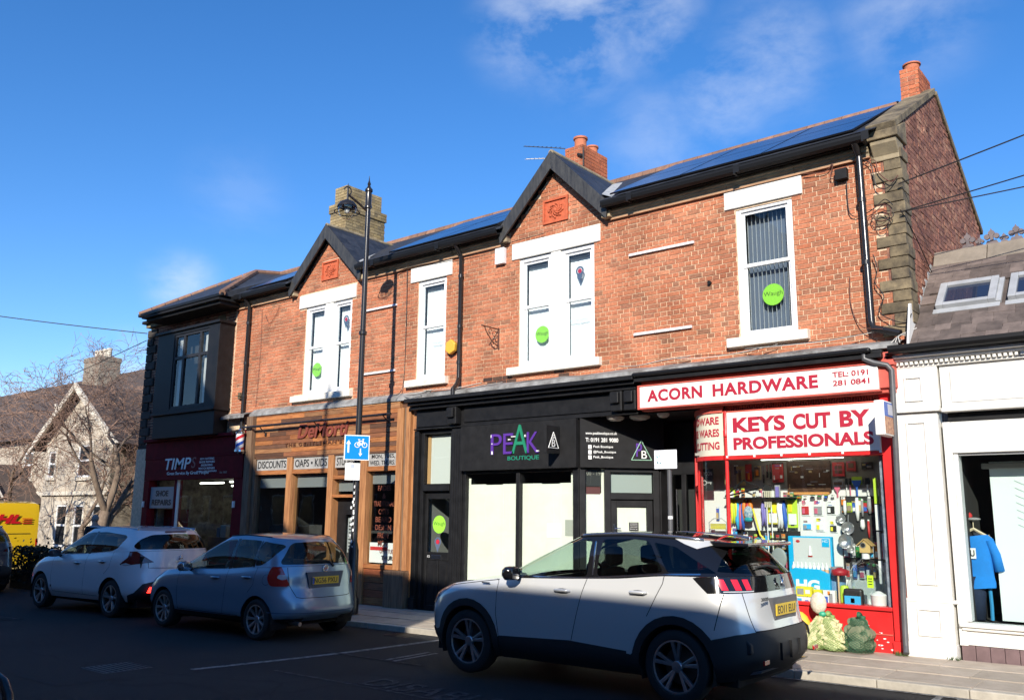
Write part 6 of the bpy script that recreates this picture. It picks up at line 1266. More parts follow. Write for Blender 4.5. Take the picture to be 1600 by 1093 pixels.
boxy('carton', 'white carton with blue print beneath the yellow cartons', 'box', -4.85, -4.62, -.04, .05, .5, .595, 'white', [(.1, .4, .2, .8, 'sky'), (.6, .8, .2, .6, 'blue')]); boxy('carton', 'white and blue picture carton left of the plunger', 'box', -4.47, -4.31, -.02, .06, .5, .70, 'white', [(.1, .4, .1, .6, 'blue'), (.5, .8, .2, .8, 'grey'), (.4, .6, .7, .95, 'orange')]); boxy('carton', 'black carton with bright blue panel beneath the big glass jar', 'box', -4.20, -3.95, -.03, .07, .5, .74, 'black', [(.08, .92, .06, .62, 'sky'), (.4, .6, .25, .5, 'white')], bevel=.03)
M_JAR = glass('jar_glass', (.93, .95, .95), 2.2)
o = root('plunger', (-4.27, .05, .5), 'sink plunger with red rubber cup upwards on a pale stick', 'plunger'); b = MB(); b.tube([(-4.265, .02, .5), (-4.265, .02, .92)], .012, 8); b.build('stick', cm('tan2', (.6, .42, .24)), o); b = MB(); b.lathe([(.03, 1.0), (.05, .985), (.105, .97), (.11, .90), (.10, .90), (.001, .93)], (-4.27, .10, 0), 20); b.build('cup', cm('darkred', (.35, .01, .02)), o, smooth=True)
o = root('storage_jar', (-4.40, .28, .5), 'blue tinted plastic storage jar behind the plunger', 'jar'); b = MB(); b.lathe([(.001, .5), (.11, .5), (.12, .6), (.12, .85), (.10, .95), (.08, .97)], (-4.38, .28, 0), 20); b.build('body', cm('jarblue', (.12, .25, .42)), o, smooth=True); b = MB(); b.lathe([(.085, .97), (.09, 1.0), (.001, 1.0)], (-4.38, .28, 0), 20); b.build('lid', cm('grey', PK['grey']), o)
o = root('small_jar', (-4.27, .2, .5), 'small glass jar with yellow label behind the plunger stick', 'jar'); b = MB(); b.lathe([(.001, .5), (.06, .5), (.06, .72), (.05, .76), (.001, .77)], (-4.24, .16, 0), 14); b.build('body', cm('lime', PK['lime']), o, smooth='auto')
o = root('glass_demijohn', (-3.97, .28, .5), 'large clear glass demijohn with ribbed shoulder standing in the window', 'demijohn'); b = MB(); b.lathe([(.001, .5), (.19, .5), (.205, .54), (.205, .90), (.197, .915), (.205, .93), (.197, .945), (.205, .96), (.195, .985), (.17, 1.03), (.12, 1.08), (.05, 1.12), (.045, 1.19), (.05, 1.2)], (-3.97, .28, 0), 28); b.build('body', M_JAR, o, smooth=True); b = MB(); b.lathe([(.052, 1.12), (.052, 1.19), (.001, 1.2)], (-3.97, .28, 0), 14); b.build('cap', cm('white', PK['white']), o, smooth='auto'); b = MB(); b.lathe([(.19, .52), (.195, .9), (.14, 1.03)], (-3.97, .28, 0), 28); b.build('tint', glass('jar_inner', (.92, .94, .95), 1.0), o, smooth=True)
o = root('price_tag', (-3.86, .06, .76), 'fluorescent yellow-green price tag on the glass demijohn', 'tag'); b = MB(); b.box(-3.90, -3.82, .05, .055, .76, .92); b.build('tag', cm('fluo', (.6, .85, .03)), o)
for k in range(3): b = MB(); b.box(-3.885, -3.835, .048, .0495, .80+k*.035, .812+k*.035); b.build('tag_print', M_INK, o)
o = root('bird_house', (-3.97, .28, 1.2), 'little pine bird house with round hole standing on the glass demijohn', 'bird house'); b = MB(); b.prism_xz([(-4.03, 1.2), (-3.89, 1.2), (-3.89, 1.30), (-3.96, 1.37), (-4.03, 1.30)], .22, .34); b.build('box', cm('pine', (.62, .42, .16)), o, bevel=.003)
for s in (-1, 1): b = MB(); b.obox((-3.96, .20, 1.375), Vector((s*.75, 0, -.66)).normalized(), (0, 1, 0), Vector((s*.66, 0, .75)), -.005, .135, 0, .16, 0, .012); b.build('roof_board', cm('pine2', (.52, .34, .13)), o)
disc('hole', -3.98, 1.30, .03, .217, M_INK, o); b = MB(); b.lathe([(.028, 0), (.038, 0), (.038, .006), (.028, .006), (.028, 0)], (-3.98, .214, 1.30), 18, 'y'); b.build('hole_ring', mat('tin', (0,)*3), o)
o = root('white_bucket', (-3.83, .08, .5), 'small lidded white pot at the right corner of the window floor', 'pot'); b = MB(); b.lathe([(.001, .5), (.085, .5), (.10, .66), (.105, .67), (.10, .68), (.06, .70), (.03, .72), (.001, .725)], (-3.77, .07, 0), 20); b.build('pot', M_WT, o, smooth='auto')
# left part of the window: folding chairs and hardware seen through the curve
o = root('key_sign', (-6.28, .42, 2.05), 'small black hanging chalkboard with a white key outline near the curved window', 'sign'); b = MB(); b.box(-6.42, -6.22, .35, .37, 2.05, 2.38); kb = b.build('board', M_INK, o); text('lettering', 'TIMSON', (-6.41, .348, 2.28), (.18, 0, 0), (0, 0, .06), mat('chalk', (.5, .5, .48), .8), kb, thick=.001)
b = MB(); b.lathe([(.028, 0), (.038, 0), (.038, .003), (.028, .003), (.028, 0)], (-6.36, .346, 2.17), 16, 'y'); b.box(-6.325, -6.24, .346, .349, 2.165, 2.177); b.box(-6.26, -6.25, .346, .349, 2.14, 2.165); b.build('key_outline', mat('chalk', (0,)*3), kb)
for i, (z, lab) in enumerate(((1.45, 'upper'), (1.22, 'lower'))):
    o = root('cake_rack', (-6.2, .45, z), '%s white wire rack with arched frame behind the curved window' % lab, 'rack', 'wire racks behind the curved window'); b = MB()
    b.tube([(-6.33, .4, z), (-6.33, .4, z+.12), (-6.25, .4, z+.18), (-6.12, .4, z+.18), (-6.04, .4, z+.12), (-6.04, .4, z)], .007, 5)
    for k in range(5): b.tube([(-6.33, .4, z+.02+k*.02), (-6.04, .4, z+.02+k*.02)], .003, 4)
    b.build('wire', mat('wire_grey', (.4, .4, .4), .4), o); b = MB(); b.box(-6.31, -6.06, .405, .415, z+.02, z+.10); b.build('label', cm('yellow' if i == 0 else 'pink', PK['yellow']), o)
for i, (x, z0, z1, c) in enumerate(((-6.08, 1.9, 2.1, 'lime'), (-6.05, 1.65, 1.85, 'grey'), (-6.06, 1.45, 1.62, 'violet'), (-6.15, 2.15, 2.35, 'tan'))):
    card(('green card', 'grey card', 'violet card', 'tan card')[i]+' on the wall behind the curved corner window', x, x+.10, z0, z1, c, [(.2, .8, .2, .7, 'white', .01)], y=.60)
o = root('garden_chair', (-5.15, .3, .9), 'black folding mesh chair behind the parked car, in the hardware window', 'chair'); b = MB(); b.tube([(-5.3, .3, 1.35), (-5.3, .35, .5)], .014, 6); b.tube([(-5.06, .3, 1.35), (-5.06, .35, .5)], .014, 6); b.tube([(-5.3, .3, 1.35), (-5.06, .3, 1.35)], .014, 6); b.build('chair_frame', M_BLACKM, o); b = MB(); b.ell((-5.18, .26, 1.08), .12, .02, .15); b.build('grey_mesh', cm('meshgrey', (.25, .28, .27)), o, smooth=True)
o = root('teal_chair', (-5.5, .3, .9), 'teal framed folding seat half hidden behind the parked car', 'chair'); b = MB(); b.tube([(-5.62, .3, 1.3), (-5.5, .3, 1.36), (-5.42, .3, 1.3), (-5.42, .3, .6)], .012, 6); b.build('seat_frame', cm('teal', (0,)*3), o); b = MB(); b.box(-5.6, -5.45, .28, .29, 1.15, 1.3); b.build('seat_cloth', M_WT, o)
hb('side_box', [(-6.0, -5.6, .2, .5, .5, 1.1)], M_BLACKM)
# projecting light box on the pilaster
o = root('light_box_sign', (-3.40, -.42, 2.9), 'white box sign with faded key advert projecting over the red pilaster', 'sign')
b = MB(); b.box(-3.45, -3.33, -.67, -.14, 2.69, 3.13); b.build('case', M_SIGNW, o, bevel=.012)
b = MB(); b.box(-3.329, -3.325, -.65, -.16, 2.93, 3.11); b.build('blue_panel', cm('adblue', (.05, .12, .42)), o); b = MB(); b.box(-3.329, -3.325, -.65, -.16, 2.71, 2.925); b.build('key_panel', mat('key_print', (.6, .35, .2), .6, col2=(.25, .10, .08), nscale=22), o); b = MB(); b.box(-3.324, -3.322, -.52, -.30, 2.95, 3.09); b.build('white_print', cm('adgrey', (.45, .45, .5)), o)
# net sacks of logs against the stall riser -----------------------------
rr = random.Random(4)
def sack(x, y, w, h, lab, mlog, mnet, lean, splay, ends, n_=34, paper=False):
    o = root('log_sack', (x, y, zg(x)), lab, 'sack', 'net sacks of firewood leaning on the red shopfront'); z0 = zg(x); B_ = MB()
    def prof(t): return w*(.30+.70*math.sin(min(1, .25+t*.95)*math.pi)**.6 if t < 1 else .2)
    for k in range(n_):
        t = rr.random()*.88; a = rr.uniform(-1, 1); hw = w/2*(1.0-.55*t**2.2); cx = x+lean*t*h+a*hw*.8; cz = z0+.05+t*h*.95; cy = y-math.sqrt(max(0, 1-a*a))*.13*(1-.4*t)+rr.uniform(-.01, .03)
        if ends:
            r_ = rr.uniform(.035, .06); b = MB(); b.lathe([(.001, -.02), (r_*.95, -.02), (r_, 0), (r_, .14)], (cx, cy, cz), 9, 'y'); b.build('log', mlog, o, smooth='auto')
        else:
            an = splay*1.6+rr.uniform(-.22, .22); l_ = rr.uniform(.05, .085); d = Vector((math.sin(an), 0, math.cos(an)))*l_/1; r_ = rr.uniform(.010, .019)
            b = MB(); b.obox((cx, cy, cz), d.normalized(), (0, 1, 0), d.normalized().cross(Vector((0, 1, 0))), -l_, l_, -r_, r_, -r_, r_); b.build('kindling', mlog, o)
    # body behind the sticks and the net over them
    NS, NT = 22, 14; R_ = []
    for i in range(NT+1):
        t = i/NT; hw = w/2*(1.08-.62*t**2.2)*(1 if t > .06 else .85); R_.append([(x+lean*t*h+hw*math.cos(2*math.pi*k/NS), y+.17*(1-.4*t)*math.sin(2*math.pi*k/NS)*(1 if t > .05 else .8), z0+.01+t*h) for k in range(NS)])
    net = MB()
    for s in (1, -1):
        for k0 in range(NS): net.tube([R_[i][(k0+s*i) % NS] for i in range(NT+1)], .0035, 3, caps=False)
    net.build('net', mnet, o); core = MB(); core.ell((x+lean*h*.4, y+.03, z0+h*.45), w*.40, .10, h*.44); core.build('core', mlog, o, smooth=True)
    core2 = MB(); core2.tube([R_[NT][0][:1]+(y, z0+h), (x+lean*h*1.1, y, z0+h*1.08), (x+lean*h*1.2+.03, y-.02, z0+h*1.13)], [w*.12, .03, .045], 8); core2.build('neck', mnet, o, smooth=True)
M_KIN = mat('kindling', (.72, .67, .40), .8, col2=(.42, .40, .20), nscale=14, stretch=(1, 1, 1)); M_LOG = mat('green_logs', (.13, .15, .09), .85, col2=(.23, .25, .15), nscale=9); M_NET = mat('green_net', (.25, .38, .12), .7); M_NETD = mat('dark_net', (.03, .12, .06), .7)
sack(-4.46, -.38, .27, .37, 'left sack of pale kindling sticks beneath the red hardware window', M_KIN, M_NET, .16, .5, False, 90); sack(-4.20, -.38, .29, .40, 'middle sack of pale kindling leaning left, touching the log sack', M_KIN, M_NET, -.20, -.8, False, 100); sack(-3.92, -.36, .35, .41, 'dark green net sack of round logs, rightmost of the three', M_LOG, M_NETD, .02, 0, True, 26)
o = root('paper_label_sheet', (-4.4, -.4, .44), 'crumpled white speckled paper bag sitting on the two kindling sacks', 'paper bag'); b = MB(); b.ell((-4.41, -.36, .56), .11, .06, .14, 12, 8); b.build('paper', mat('speckled_paper', (.72, .66, .52), .8, col2=(.5, .42, .32), nscale=30, bump=.6, bscale=20), o, smooth=True); b = MB(); b.ell((-4.34, -.42, .43), .05, .04, .035, 8, 6); b.build('green_tie', cm('tie', (.03, .35, .2)), o)
o = root('yellow_bag', (-4.68, -.35, .1), 'yellow bag with black handles half hidden behind the silver car', 'bag'); b = MB(); b.ell((-4.70, -.35, .22), .18, .12, .22, 12, 8); b.build('bag', cm('yel2', (.75, .5, .05)), o, smooth=True); b = MB(); b.tube([(-4.62, -.48, .35), (-4.52, -.50, .28), (-4.50, -.48, .15)], .014, 6); b.build('handle', M_BLACKM, o)
# weeds at the foot of the pipe
rr = random.Random(8); b = MB()
for (cx, cy) in ((-3.45, -.26), (-2.85, -.24), (-3.42, -.30), (-3.5, -.2)):
    for k in range(26):
        a = rr.uniform(0, 6.28); l_ = rr.uniform(.02, .07); x, y = cx+rr.uniform(-.07, .07), cy+rr.uniform(-.04, .04); d = Vector((math.cos(a)*.6, math.sin(a)*.6, 1)).normalized()*l_; n_ = Vector((-math.sin(a), math.cos(a), 0))*.006
        P = Vector((x, y, zg(x))); b.add([P-n_, P+n_, P+d], [(0, 1, 2)])
b.build('weeds', mat('weed_green', (.07, .11, .03), .8, var=.3), kind='stuff', fixn=False)
# ================================================================== cars
def smooth_interp(pts):
    xs = np.array([p[0] for p in pts], float); zs = np.array([p[1] for p in pts], float)
    def f(x):
        d = 0.10; return (np.interp(x-d, xs, zs)+2*np.interp(x, xs, zs)+np.interp(x+d, xs, zs))/4
    return f
class Ribbon:
    """half of a car's skin as P(s, t): s 0..1 nose, 1..2 side, 2..3 tail; t from the lowest ring to the highest"""
    def __init__(s, rings):
        s.r = [dict(r, zf=smooth_interp(r['z'])) for r in rings]; s.n = len(rings)
        ss = np.linspace(0, 3, 241); m = s.P(ss, np.full_like(ss, .55)); d = np.r_[0, np.cumsum(np.linalg.norm(np.diff(m, axis=0), axis=1))]
        s.ss, s.U = ss, d
        a, b = s.P(np.array([1.5]), np.array([0.0]))[0], s.P(np.array([1.5]), np.array([1.0]))[0]; s.H = float(np.linalg.norm(b-a))
        s.gs, s.gt = np.meshgrid(np.linspace(0, 3, 361), np.linspace(0, 1, 41)); s.gs, s.gt = s.gs.ravel(), s.gt.ravel(); s.gp = s.P(s.gs, s.gt)
    def ring(s, k, sv):
        r = s.r[k]; xf, xa, xb, xr, W = r['xf'], r['xa'], r['xb'], r['xr'], r['W']; x = np.empty_like(sv); w = np.empty_like(sv)
        f, m, b = sv < 1, (sv >= 1) & (sv <= 2), sv > 2
        th = sv[f]*math.pi/2; e = 2/r.get('nf', 2.6); x[f] = xa-(xa-xf)*np.cos(th)**e; w[f] = W*np.sin(th)**e
        x[m] = xa+(xb-xa)*(sv[m]-1); w[m] = W
        th = (3-sv[b])*math.pi/2; e = 2/r.get('nr', 2.8); x[b] = xb+(xr-xb)*np.cos(th)**e; w[b] = W*np.sin(th)**e
        xm = (xa+xb)/2; w = w*(1-r.get('tf', .06)*np.clip((xm-x)/(xm-xf), 0, 1)**2.5-r.get('tr', .05)*np.clip((x-xm)/(xr-xm), 0, 1)**2.5)
        z = r['zf'](x); z = z + r.get('zc', 0)*np.clip(1-(w/W)**2, 0, 1)
        return np.stack([x, w, z], 1)
    def P(s, sv, tv):
        sv, tv = np.asarray(sv, float), np.clip(np.asarray(tv, float), 0, 1); q = tv*(s.n-1); i = np.clip(np.floor(q).astype(int), 0, s.n-2); f = (q-i)[:, None]
        R_ = np.stack([s.ring(k, sv) for k in range(s.n)]); idx = np.arange(len(sv)); g = lambda k: R_[np.clip(k, 0, s.n-1), idx]
        p0, p1, p2, p3 = g(i-1), g(i), g(i+1), g(i+2)
        return .5*(2*p1+(p2-p0)*f+(2*p0-5*p1+4*p2-p3)*f*f+(-p0+3*p1-3*p2+p3)*f**3)
    def tail(s, pts, front=False):
        """unrolled round the corner: (distance along the skin from the centre line, height)"""
        out = []; tv = np.linspace(0, 1, 41)
        for a, z in pts:
            u = max(a, 0) if front else s.U[-1]-max(a, 0); sv = float(np.interp(u, s.U, s.ss)); zz = s.P(np.full(41, sv), tv)[:, 2]; out.append(np.array([sv, float(np.interp(z, zz, tv))]))
        return out
    def inv(s, pts, proj):
        if proj in ('rear', 'front'): return s.tail(pts, proj == 'front')
        if proj == 'side': A = s.gp[:, [0, 2]]; ok = (s.gs > .30) & (s.gs < 2.62); sc = 1
        elif proj == 'rear': A = s.gp[:, [1, 2]]; ok = (s.gs >= 2.0) & (s.gp[:, 0] > s.gp[:, 0].max()-.34)
        else: A = s.gp[:, [1, 2]]; ok = (s.gs <= 1.0) & (s.gp[:, 0] < s.gp[:, 0].min()+(.34 if s.n > 4 else .9))
        A = A[ok]; S, T = s.gs[ok], s.gt[ok]; out = []
        cols = [0, 2] if proj == 'side' else [1, 2]
        for p in pts:
            d = ((A-np.array(p))**2).sum(1); j = int(d.argmin()); a = np.array([S[j], T[j]])
            for _ in range(3):
                e = 1e-3; P0, P1, P2 = s.P([a[0], min(a[0]+e, 3), a[0]], [a[1], a[1], a[1]+e if a[1]+e <= 1 else a[1]-e])[:, cols]
                J = np.stack([(P1-P0)/e, (P2-P0)/(e if a[1]+e <= 1 else -e)], 1)
                try: st = np.linalg.solve(J.T@J+1e-4*np.eye(2), J.T@(np.array(p)-P0))
                except Exception: break
                a = np.array([min(max(a[0]+np.clip(st[0], -.05, .05), 0), 3), min(max(a[1]+np.clip(st[1], -.1, .1), 0), 1)])
            out.append(a)
        return out
    def uv(s, st): return (float(np.interp(st[0], s.ss, s.U)), float(st[1]*s.H))
def densify(poly, step=.05, closed=True):
    out = []; n_ = len(poly)
    for i in range(n_ if closed else n_-1):
        a, b = poly[i], poly[(i+1) % n_]; k = max(1, int(math.dist(a, b)/step))
        for j in range(k): out.append((a[0]+(b[0]-a[0])*j/k, a[1]+(b[1]-a[1])*j/k))
    if not closed: out.append(poly[-1])
    return out
def rounded(poly, r=.04, n_=3):
    out = []; N = len(poly)
    for i in range(N):
        p0, p, p1 = Vector(poly[i-1]), Vector(poly[i]), Vector(poly[(i+1) % N]); a, c = (p0-p), (p1-p); d = min(r, a.length*.45, c.length*.45); q0, q1 = p+a.normalized()*d, p+c.normalized()*d
        for j in range(n_+1): t = j/n_; q = q0*(1-t)**2+p*2*t*(1-t)+q1*t*t; out.append((q.x, q.y))
    return out
def circ(x, z, r, n_=28): return [(x+r*math.cos(2*math.pi*i/n_), z+r*math.sin(2*math.pi*i/n_)) for i in range(n_)]
def strip(line, w=.007):
    L_, R_ = [], []
    for i, p in enumerate(line):
        a, c = Vector(line[max(i-1, 0)]), Vector(line[min(i+1, len(line)-1)]); d = (c-a).normalized(); n_ = Vector((-d.y, d.x))*w/2; L_.append((p[0]+n_.x, p[1]+n_.y)); R_.append((p[0]-n_.x, p[1]-n_.y))
    return L_+R_[::-1]
def inpoly(p, poly):
    x, y = p; c = False; j = len(poly)-1
    for i in range(len(poly)):
        xi, yi = poly[i]; xj, yj = poly[j]
        if (yi > y) != (yj > y) and x < (xj-xi)*(y-yi)/(yj-yi)+xi: c = not c
        j = i
    return c
def skin(rib, regions, default, parts, parent):
    """cut the ribbon along the region outlines (constrained triangulation) and link every piece as its own mesh"""
    V, E, polys = [], [], []
    def addv(p): V.append(Vector(p)); return len(V)-1
    Umax = rib.U[-1]; nu = 90; nv = 16
    for i in range(nu+1):
        for j in range(nv+1): addv((Umax*i/nu, rib.H*j/nv))
    c = [0, nv, nu*(nv+1)+nv, nu*(nv+1)]
    for key, proj, poly in regions:
        if proj == 'uv': q = [rib.uv(p) for p in poly]
        else: q = [rib.uv(a) for a in rib.inv(densify(poly), proj)]
        q2 = [q[0]]
        for p in q[1:]:
            if math.dist(p, q2[-1]) > 1e-4: q2.append(p)
        if math.dist(q2[0], q2[-1]) < 1e-4: q2.pop()
        if len(q2) < 3: continue
        xs_, ys_ = [p[0] for p in q2], [p[1] for p in q2]; polys.append((key, q2, (min(xs_), max(xs_), min(ys_), max(ys_))))
        b0 = len(V)
        for p in q2: addv(p)
        E += [(b0+i, b0+(i+1) % len(q2)) for i in range(len(q2))]
    r = delaunay_2d_cdt(V, E, [], 0, 1e-5); ov, of = r[0], r[2]
    uvs = np.array([[p.x, p.y] for p in ov]); st = np.stack([np.interp(uvs[:, 0], rib.U, rib.ss), np.clip(uvs[:, 1]/rib.H, 0, 1)], 1)
    P = rib.P(st[:, 0], st[:, 1]); e = 2e-3
    s1, s0 = np.clip(st[:, 0]+e, 0, 3), np.clip(st[:, 0]-e, 0, 3); t1, t0 = np.clip(st[:, 1]+.01, 0, 1), np.clip(st[:, 1]-.01, 0, 1)
    N = -np.cross(rib.P(s1, st[:, 1])-rib.P(s0, st[:, 1]), rib.P(st[:, 0], t1)-rib.P(st[:, 0], t0)); N /= np.maximum(np.linalg.norm(N, axis=1, keepdims=True), 1e-9)
    groups = {}
    for f in of:
        cx, cy = uvs[list(f)].mean(0); key = default
        for k, q, (a, b_, c_, d_) in polys:
            if a <= cx <= b_ and c_ <= cy <= d_ and inpoly((cx, cy), q): key = k
        if key: groups.setdefault(key, []).append(tuple(f))
    out = {}
    for key, fs in groups.items():
        name, m, merged, off = parts[key][:4]; par = parts[key][4] if len(parts[key]) > 4 else None
        ids = sorted({i for f in fs for i in f}); mp_ = {i: k for k, i in enumerate(ids)}; vp = P[ids]+N[ids]*off; vn = N[ids]; ff = [tuple(mp_[i] for i in f) for f in fs]
        near = vp*[1, -1, 1]; nn = vn*[1, -1, 1]; K = len(ids)
        cen = {i for i in range(K) if abs(vp[i][1]) < 2e-3}
        mm_ = lambda i: i if i in cen else i+K
        sides = [(np.r_[near, vp], np.r_[nn, vn], [f for f in ff]+[tuple(mm_(i) for i in f[::-1]) for f in ff])] if merged else [(near, nn, ff), (vp, vn, [f[::-1] for f in ff])]
        split = []
        for vv, nm_, ff2 in sides:
            if key == 'seam': split.append((vv, nm_, ff2)); continue
            par_ = {}
            def find(i):
                while par_.setdefault(i, i) != i: par_[i] = par_[par_[i]]; i = par_[i]
                return i
            for f in ff2:
                r0 = find(f[0])
                for i in f[1:]: par_[find(i)] = r0
            isl = {}
            for f in ff2: isl.setdefault(find(f[0]), []).append(f)
            big = sorted(isl.values(), key=len, reverse=True); main = list(big[0])
            for g_ in big[1:]:
                if len(g_) < 14: main += g_
            for g_ in [main]+[g_ for g_ in big[1:] if len(g_) >= 14]:
                ids2 = sorted({i for f in g_ for i in f}); m3 = {i: k for k, i in enumerate(ids2)}; split.append((vv[ids2], nm_[ids2], [tuple(m3[i] for i in f) for f in g_]))
        for vv, nm_, ff2 in split:
            # orient every face to its analytic normal
            ff3 = []
            for f in ff2:
                a, b_, c_ = vv[f[0]], vv[f[1]], vv[f[2]]
                ff3.append(f if np.dot(np.cross(b_-a, c_-a), nm_[f[0]]) >= 0 else f[::-1])
            me = bpy.data.meshes.new(name); me.from_pydata([tuple(v) for v in vv], [], ff3); me.materials.append(m); me.shade_smooth(); me.normals_split_custom_set_from_vertices([tuple(v) for v in nm_])
            o = bpy.data.objects.new(name, me); COL.objects.link(o); attach(o, parent if par is None or par not in out else out[par], True)
            if key == 'seam': o['kind'] = 'stuff'
            if key not in out: out[key] = o
    return out
def deck(rib, parent, name, m, s0, s1, depth, crown=.02, nq=8, ns=60, tt=1.0, drop=0.0):
    """cap running inwards from the top ring between s0 and s1 (bonnet, roof, shoulders)"""
    sv = np.linspace(s0, s1, ns); R_ = rib.P(sv, np.full(ns, tt)); W = R_[:, 1].max(); mb = MB(); vs = []
    for sg in (-1, 1):
        vs = []
        for i in range(ns):
            for j in range(nq+1):
                q = j/nq*depth; w = R_[i, 1]*(1-q); vs.append((R_[i, 0], sg*w, R_[i, 2]-drop+crown*(1-(w/W)**2)-crown*(1-(R_[i, 1]/W)**2)))
        mb.add(vs, [(i*(nq+1)+j, i*(nq+1)+j+1, (i+1)*(nq+1)+j+1, (i+1)*(nq+1)+j) for i in range(ns-1) for j in range(nq)])
    me = mb.mesh(name); bm = bmesh.new(); bm.from_mesh(me); bmesh.ops.remove_doubles(bm, verts=bm.verts, dist=1e-4); bmesh.ops.recalc_face_normals(bm, faces=bm.faces)
    if sum(f.normal.z for f in bm.faces) < 0: bmesh.ops.reverse_faces(bm, faces=bm.faces)
    bm.to_mesh(me); bm.free(); me.materials.append(m); me.shade_smooth(); o = bpy.data.objects.new(name, me); COL.objects.link(o); attach(o, parent, True); return o
M_TYRE = mat('tyre', (.018, .018, .018), .8, bump=.3, bscale=60); M_RIMD = mat('rim_dark', (.012, .012, .012), .4); M_RIMS = mat('rim_silver', (.55, .55, .56), .28, metal=.9)
M_CLAD = mat('car_plastic', (.022, .022, .023), .6, bump=.15, bscale=150); M_GLB = mat('gloss_black', (.008, .008, .009), .08, coat=.5); M_SEAM = mat('seam', (.006, .006, .006), .9)
M_CGL = glass('car_glass', (.66, .76, .70), 0.9); M_CGD = glass('privacy_glass', (.16, .19, .18), 1.0); M_LRED = mat('lamp_red', (.42, .008, .008), .12, coat=1.0); M_LCLR = mat('lamp_clear', (.5, .5, .5), .1, coat=1.0)
def wheel(parent, x, w, sg, r, spokes, style='twin', rimr=None, width=.215):
    rimr = rimr or r*.66; wr = root('wheel', (0, 0, 0), None, None); del_ = wr; attach(wr, parent, True); wr.location = (x, sg*(w-width/2-.01), r); wr.rotation_euler = (0, 0, 0 if sg < 0 else math.pi)
    # wheel axis along local y, outer face towards -y
    h = width/2; b = MB(); b.lathe([(rimr-.005, -h+.02), (rimr+.012, -h), (r*.86, -h-.004), (r*.96, -h+.012), (r, -h+.045), (r, h-.045), (r*.95, h), (rimr, h)], (0, 0, 0), 40, 'y'); b.build('tyre', M_TYRE, wr, smooth='auto', local=True)
    b = MB(); b.lathe([(rimr, -h+.012), (rimr-.018, -h+.02), (rimr-.03, -h+.06), (rimr-.03, h), (.001, h-.02)], (0, 0, 0), 36, 'y'); b.build('rim_barrel', M_RIMD, wr, smooth='auto', local=True)
    b = MB(); b.lathe([(rimr+.004, -h+.006), (rimr-.012, -h+.004), (rimr-.014, -h+.022)], (0, 0, 0), 40, 'y')
    for k in range(spokes):
        a = 2*math.pi*k/spokes+.3
        offs = (-.17, .17) if style == 'twin' else (0,)
        for da in offs:
            ca, sa = math.cos(a+da), math.sin(a+da); c0, s0_ = math.cos(a+da*.35), math.sin(a+da*.35); ri, ro = .045, rimr-.01; wi, wo = (.012, .019) if style == 'twin' else (.012, .022)
            p0, p1 = Vector((c0*ri, 0, s0_*ri)), Vector((ca*ro, 0, sa*ro)); d = (p1-p0).normalized(); n_ = Vector((-d.z, 0, d.x))
            vs = [p0-n_*wi+Vector((0, -h+.035, 0)), p0+n_*wi+Vector((0, -h+.035, 0)), p1+n_*wo+Vector((0, -h+.012, 0)), p1-n_*wo+Vector((0, -h+.012, 0))]; b.add(vs+[v+Vector((0, .035, 0)) for v in vs], [(0,1,2,3), (4,7,6,5), (0,4,5,1), (1,5,6,2), (2,6,7,3), (3,7,4,0)])
    b.lathe([(.001, -h+.025), (.05, -h+.028), (.058, -h+.04), (.058, -h+.07)], (0, 0, 0), 20, 'y'); b.build('spokes', M_RIMS, wr, local=True, bevel=.003)
    b = MB(); b.lathe([(.001, h*.2), (r*.5, h*.2), (r*.5, h*.35)], (0, 0, 0), 28, 'y'); b.build('brake_disc', mat('disc_metal', (.12, .11, .10), .5, metal=.7), wr, local=True)
    for k_ in ('label', 'category'):
        if k_ in wr: del wr[k_]
    return wr
def lb(parent, name, m, boxes=(), bevel=.0, build=None, smooth=False):
    b = MB()
    for q in boxes: b.box(*q)
    if build: build(b)
    return b.build(name, m, parent, local=True, bevel=bevel, smooth=smooth)
def arch(parent, x, zc, r, w):
  for sd in (-1, 1):
    b = MB(); n_ = 16; vs = []
    for i in range(n_+1):
        a = math.pi*(-.12+1.24*i/n_); vs += [(x+r*math.cos(a), sd*w, zc+r*math.sin(a)), (x+r*math.cos(a), sd*(w-.32), zc+r*math.sin(a))]
    b.add(vs, [(i*2, i*2+1, i*2+3, i*2+2) for i in range(n_)])
    b.build('wheel_arch_liner', M_SEAM, parent, local=True, fixn=False)
def mirror_(parent, x, z, w, m, m2=None):
    for sg in (-1, 1):
        b = MB(); ys = (w+.02, w+.10, w+.20, w+.235); sz = (.055, .078, .072, .045); sx = (.05, .075, .065, .03); vs = []
        for yy, hz, hx in zip(ys, sz, sx): vs += [(x-hx*1.25, sg*yy, z-hz*.35), (x-hx*1.2, sg*yy, z+hz*.45), (x-hx*.4, sg*yy, z+hz), (x+hx, sg*yy, z+hz*.9), (x+hx*1.1, sg*yy, z), (x+hx, sg*yy, z-hz*.85), (x-hx*.5, sg*yy, z-hz)]
        b.add(vs, [(i*7+k, i*7+(k+1) % 7, (i+1)*7+(k+1) % 7, (i+1)*7+k) for i in range(3) for k in range(7)]+[tuple(range(7)), tuple(range(27, 20, -1))]); b.build('door_mirror', m, parent, local=True, bevel=.018, smooth='auto')
        b = MB(); b.tube([(x-.02, sg*(w-.03), z-.06), (x, sg*(w+.05), z-.03)], [.03, .028], 8); b.build('mirror_arm', M_CLAD, parent, local=True)
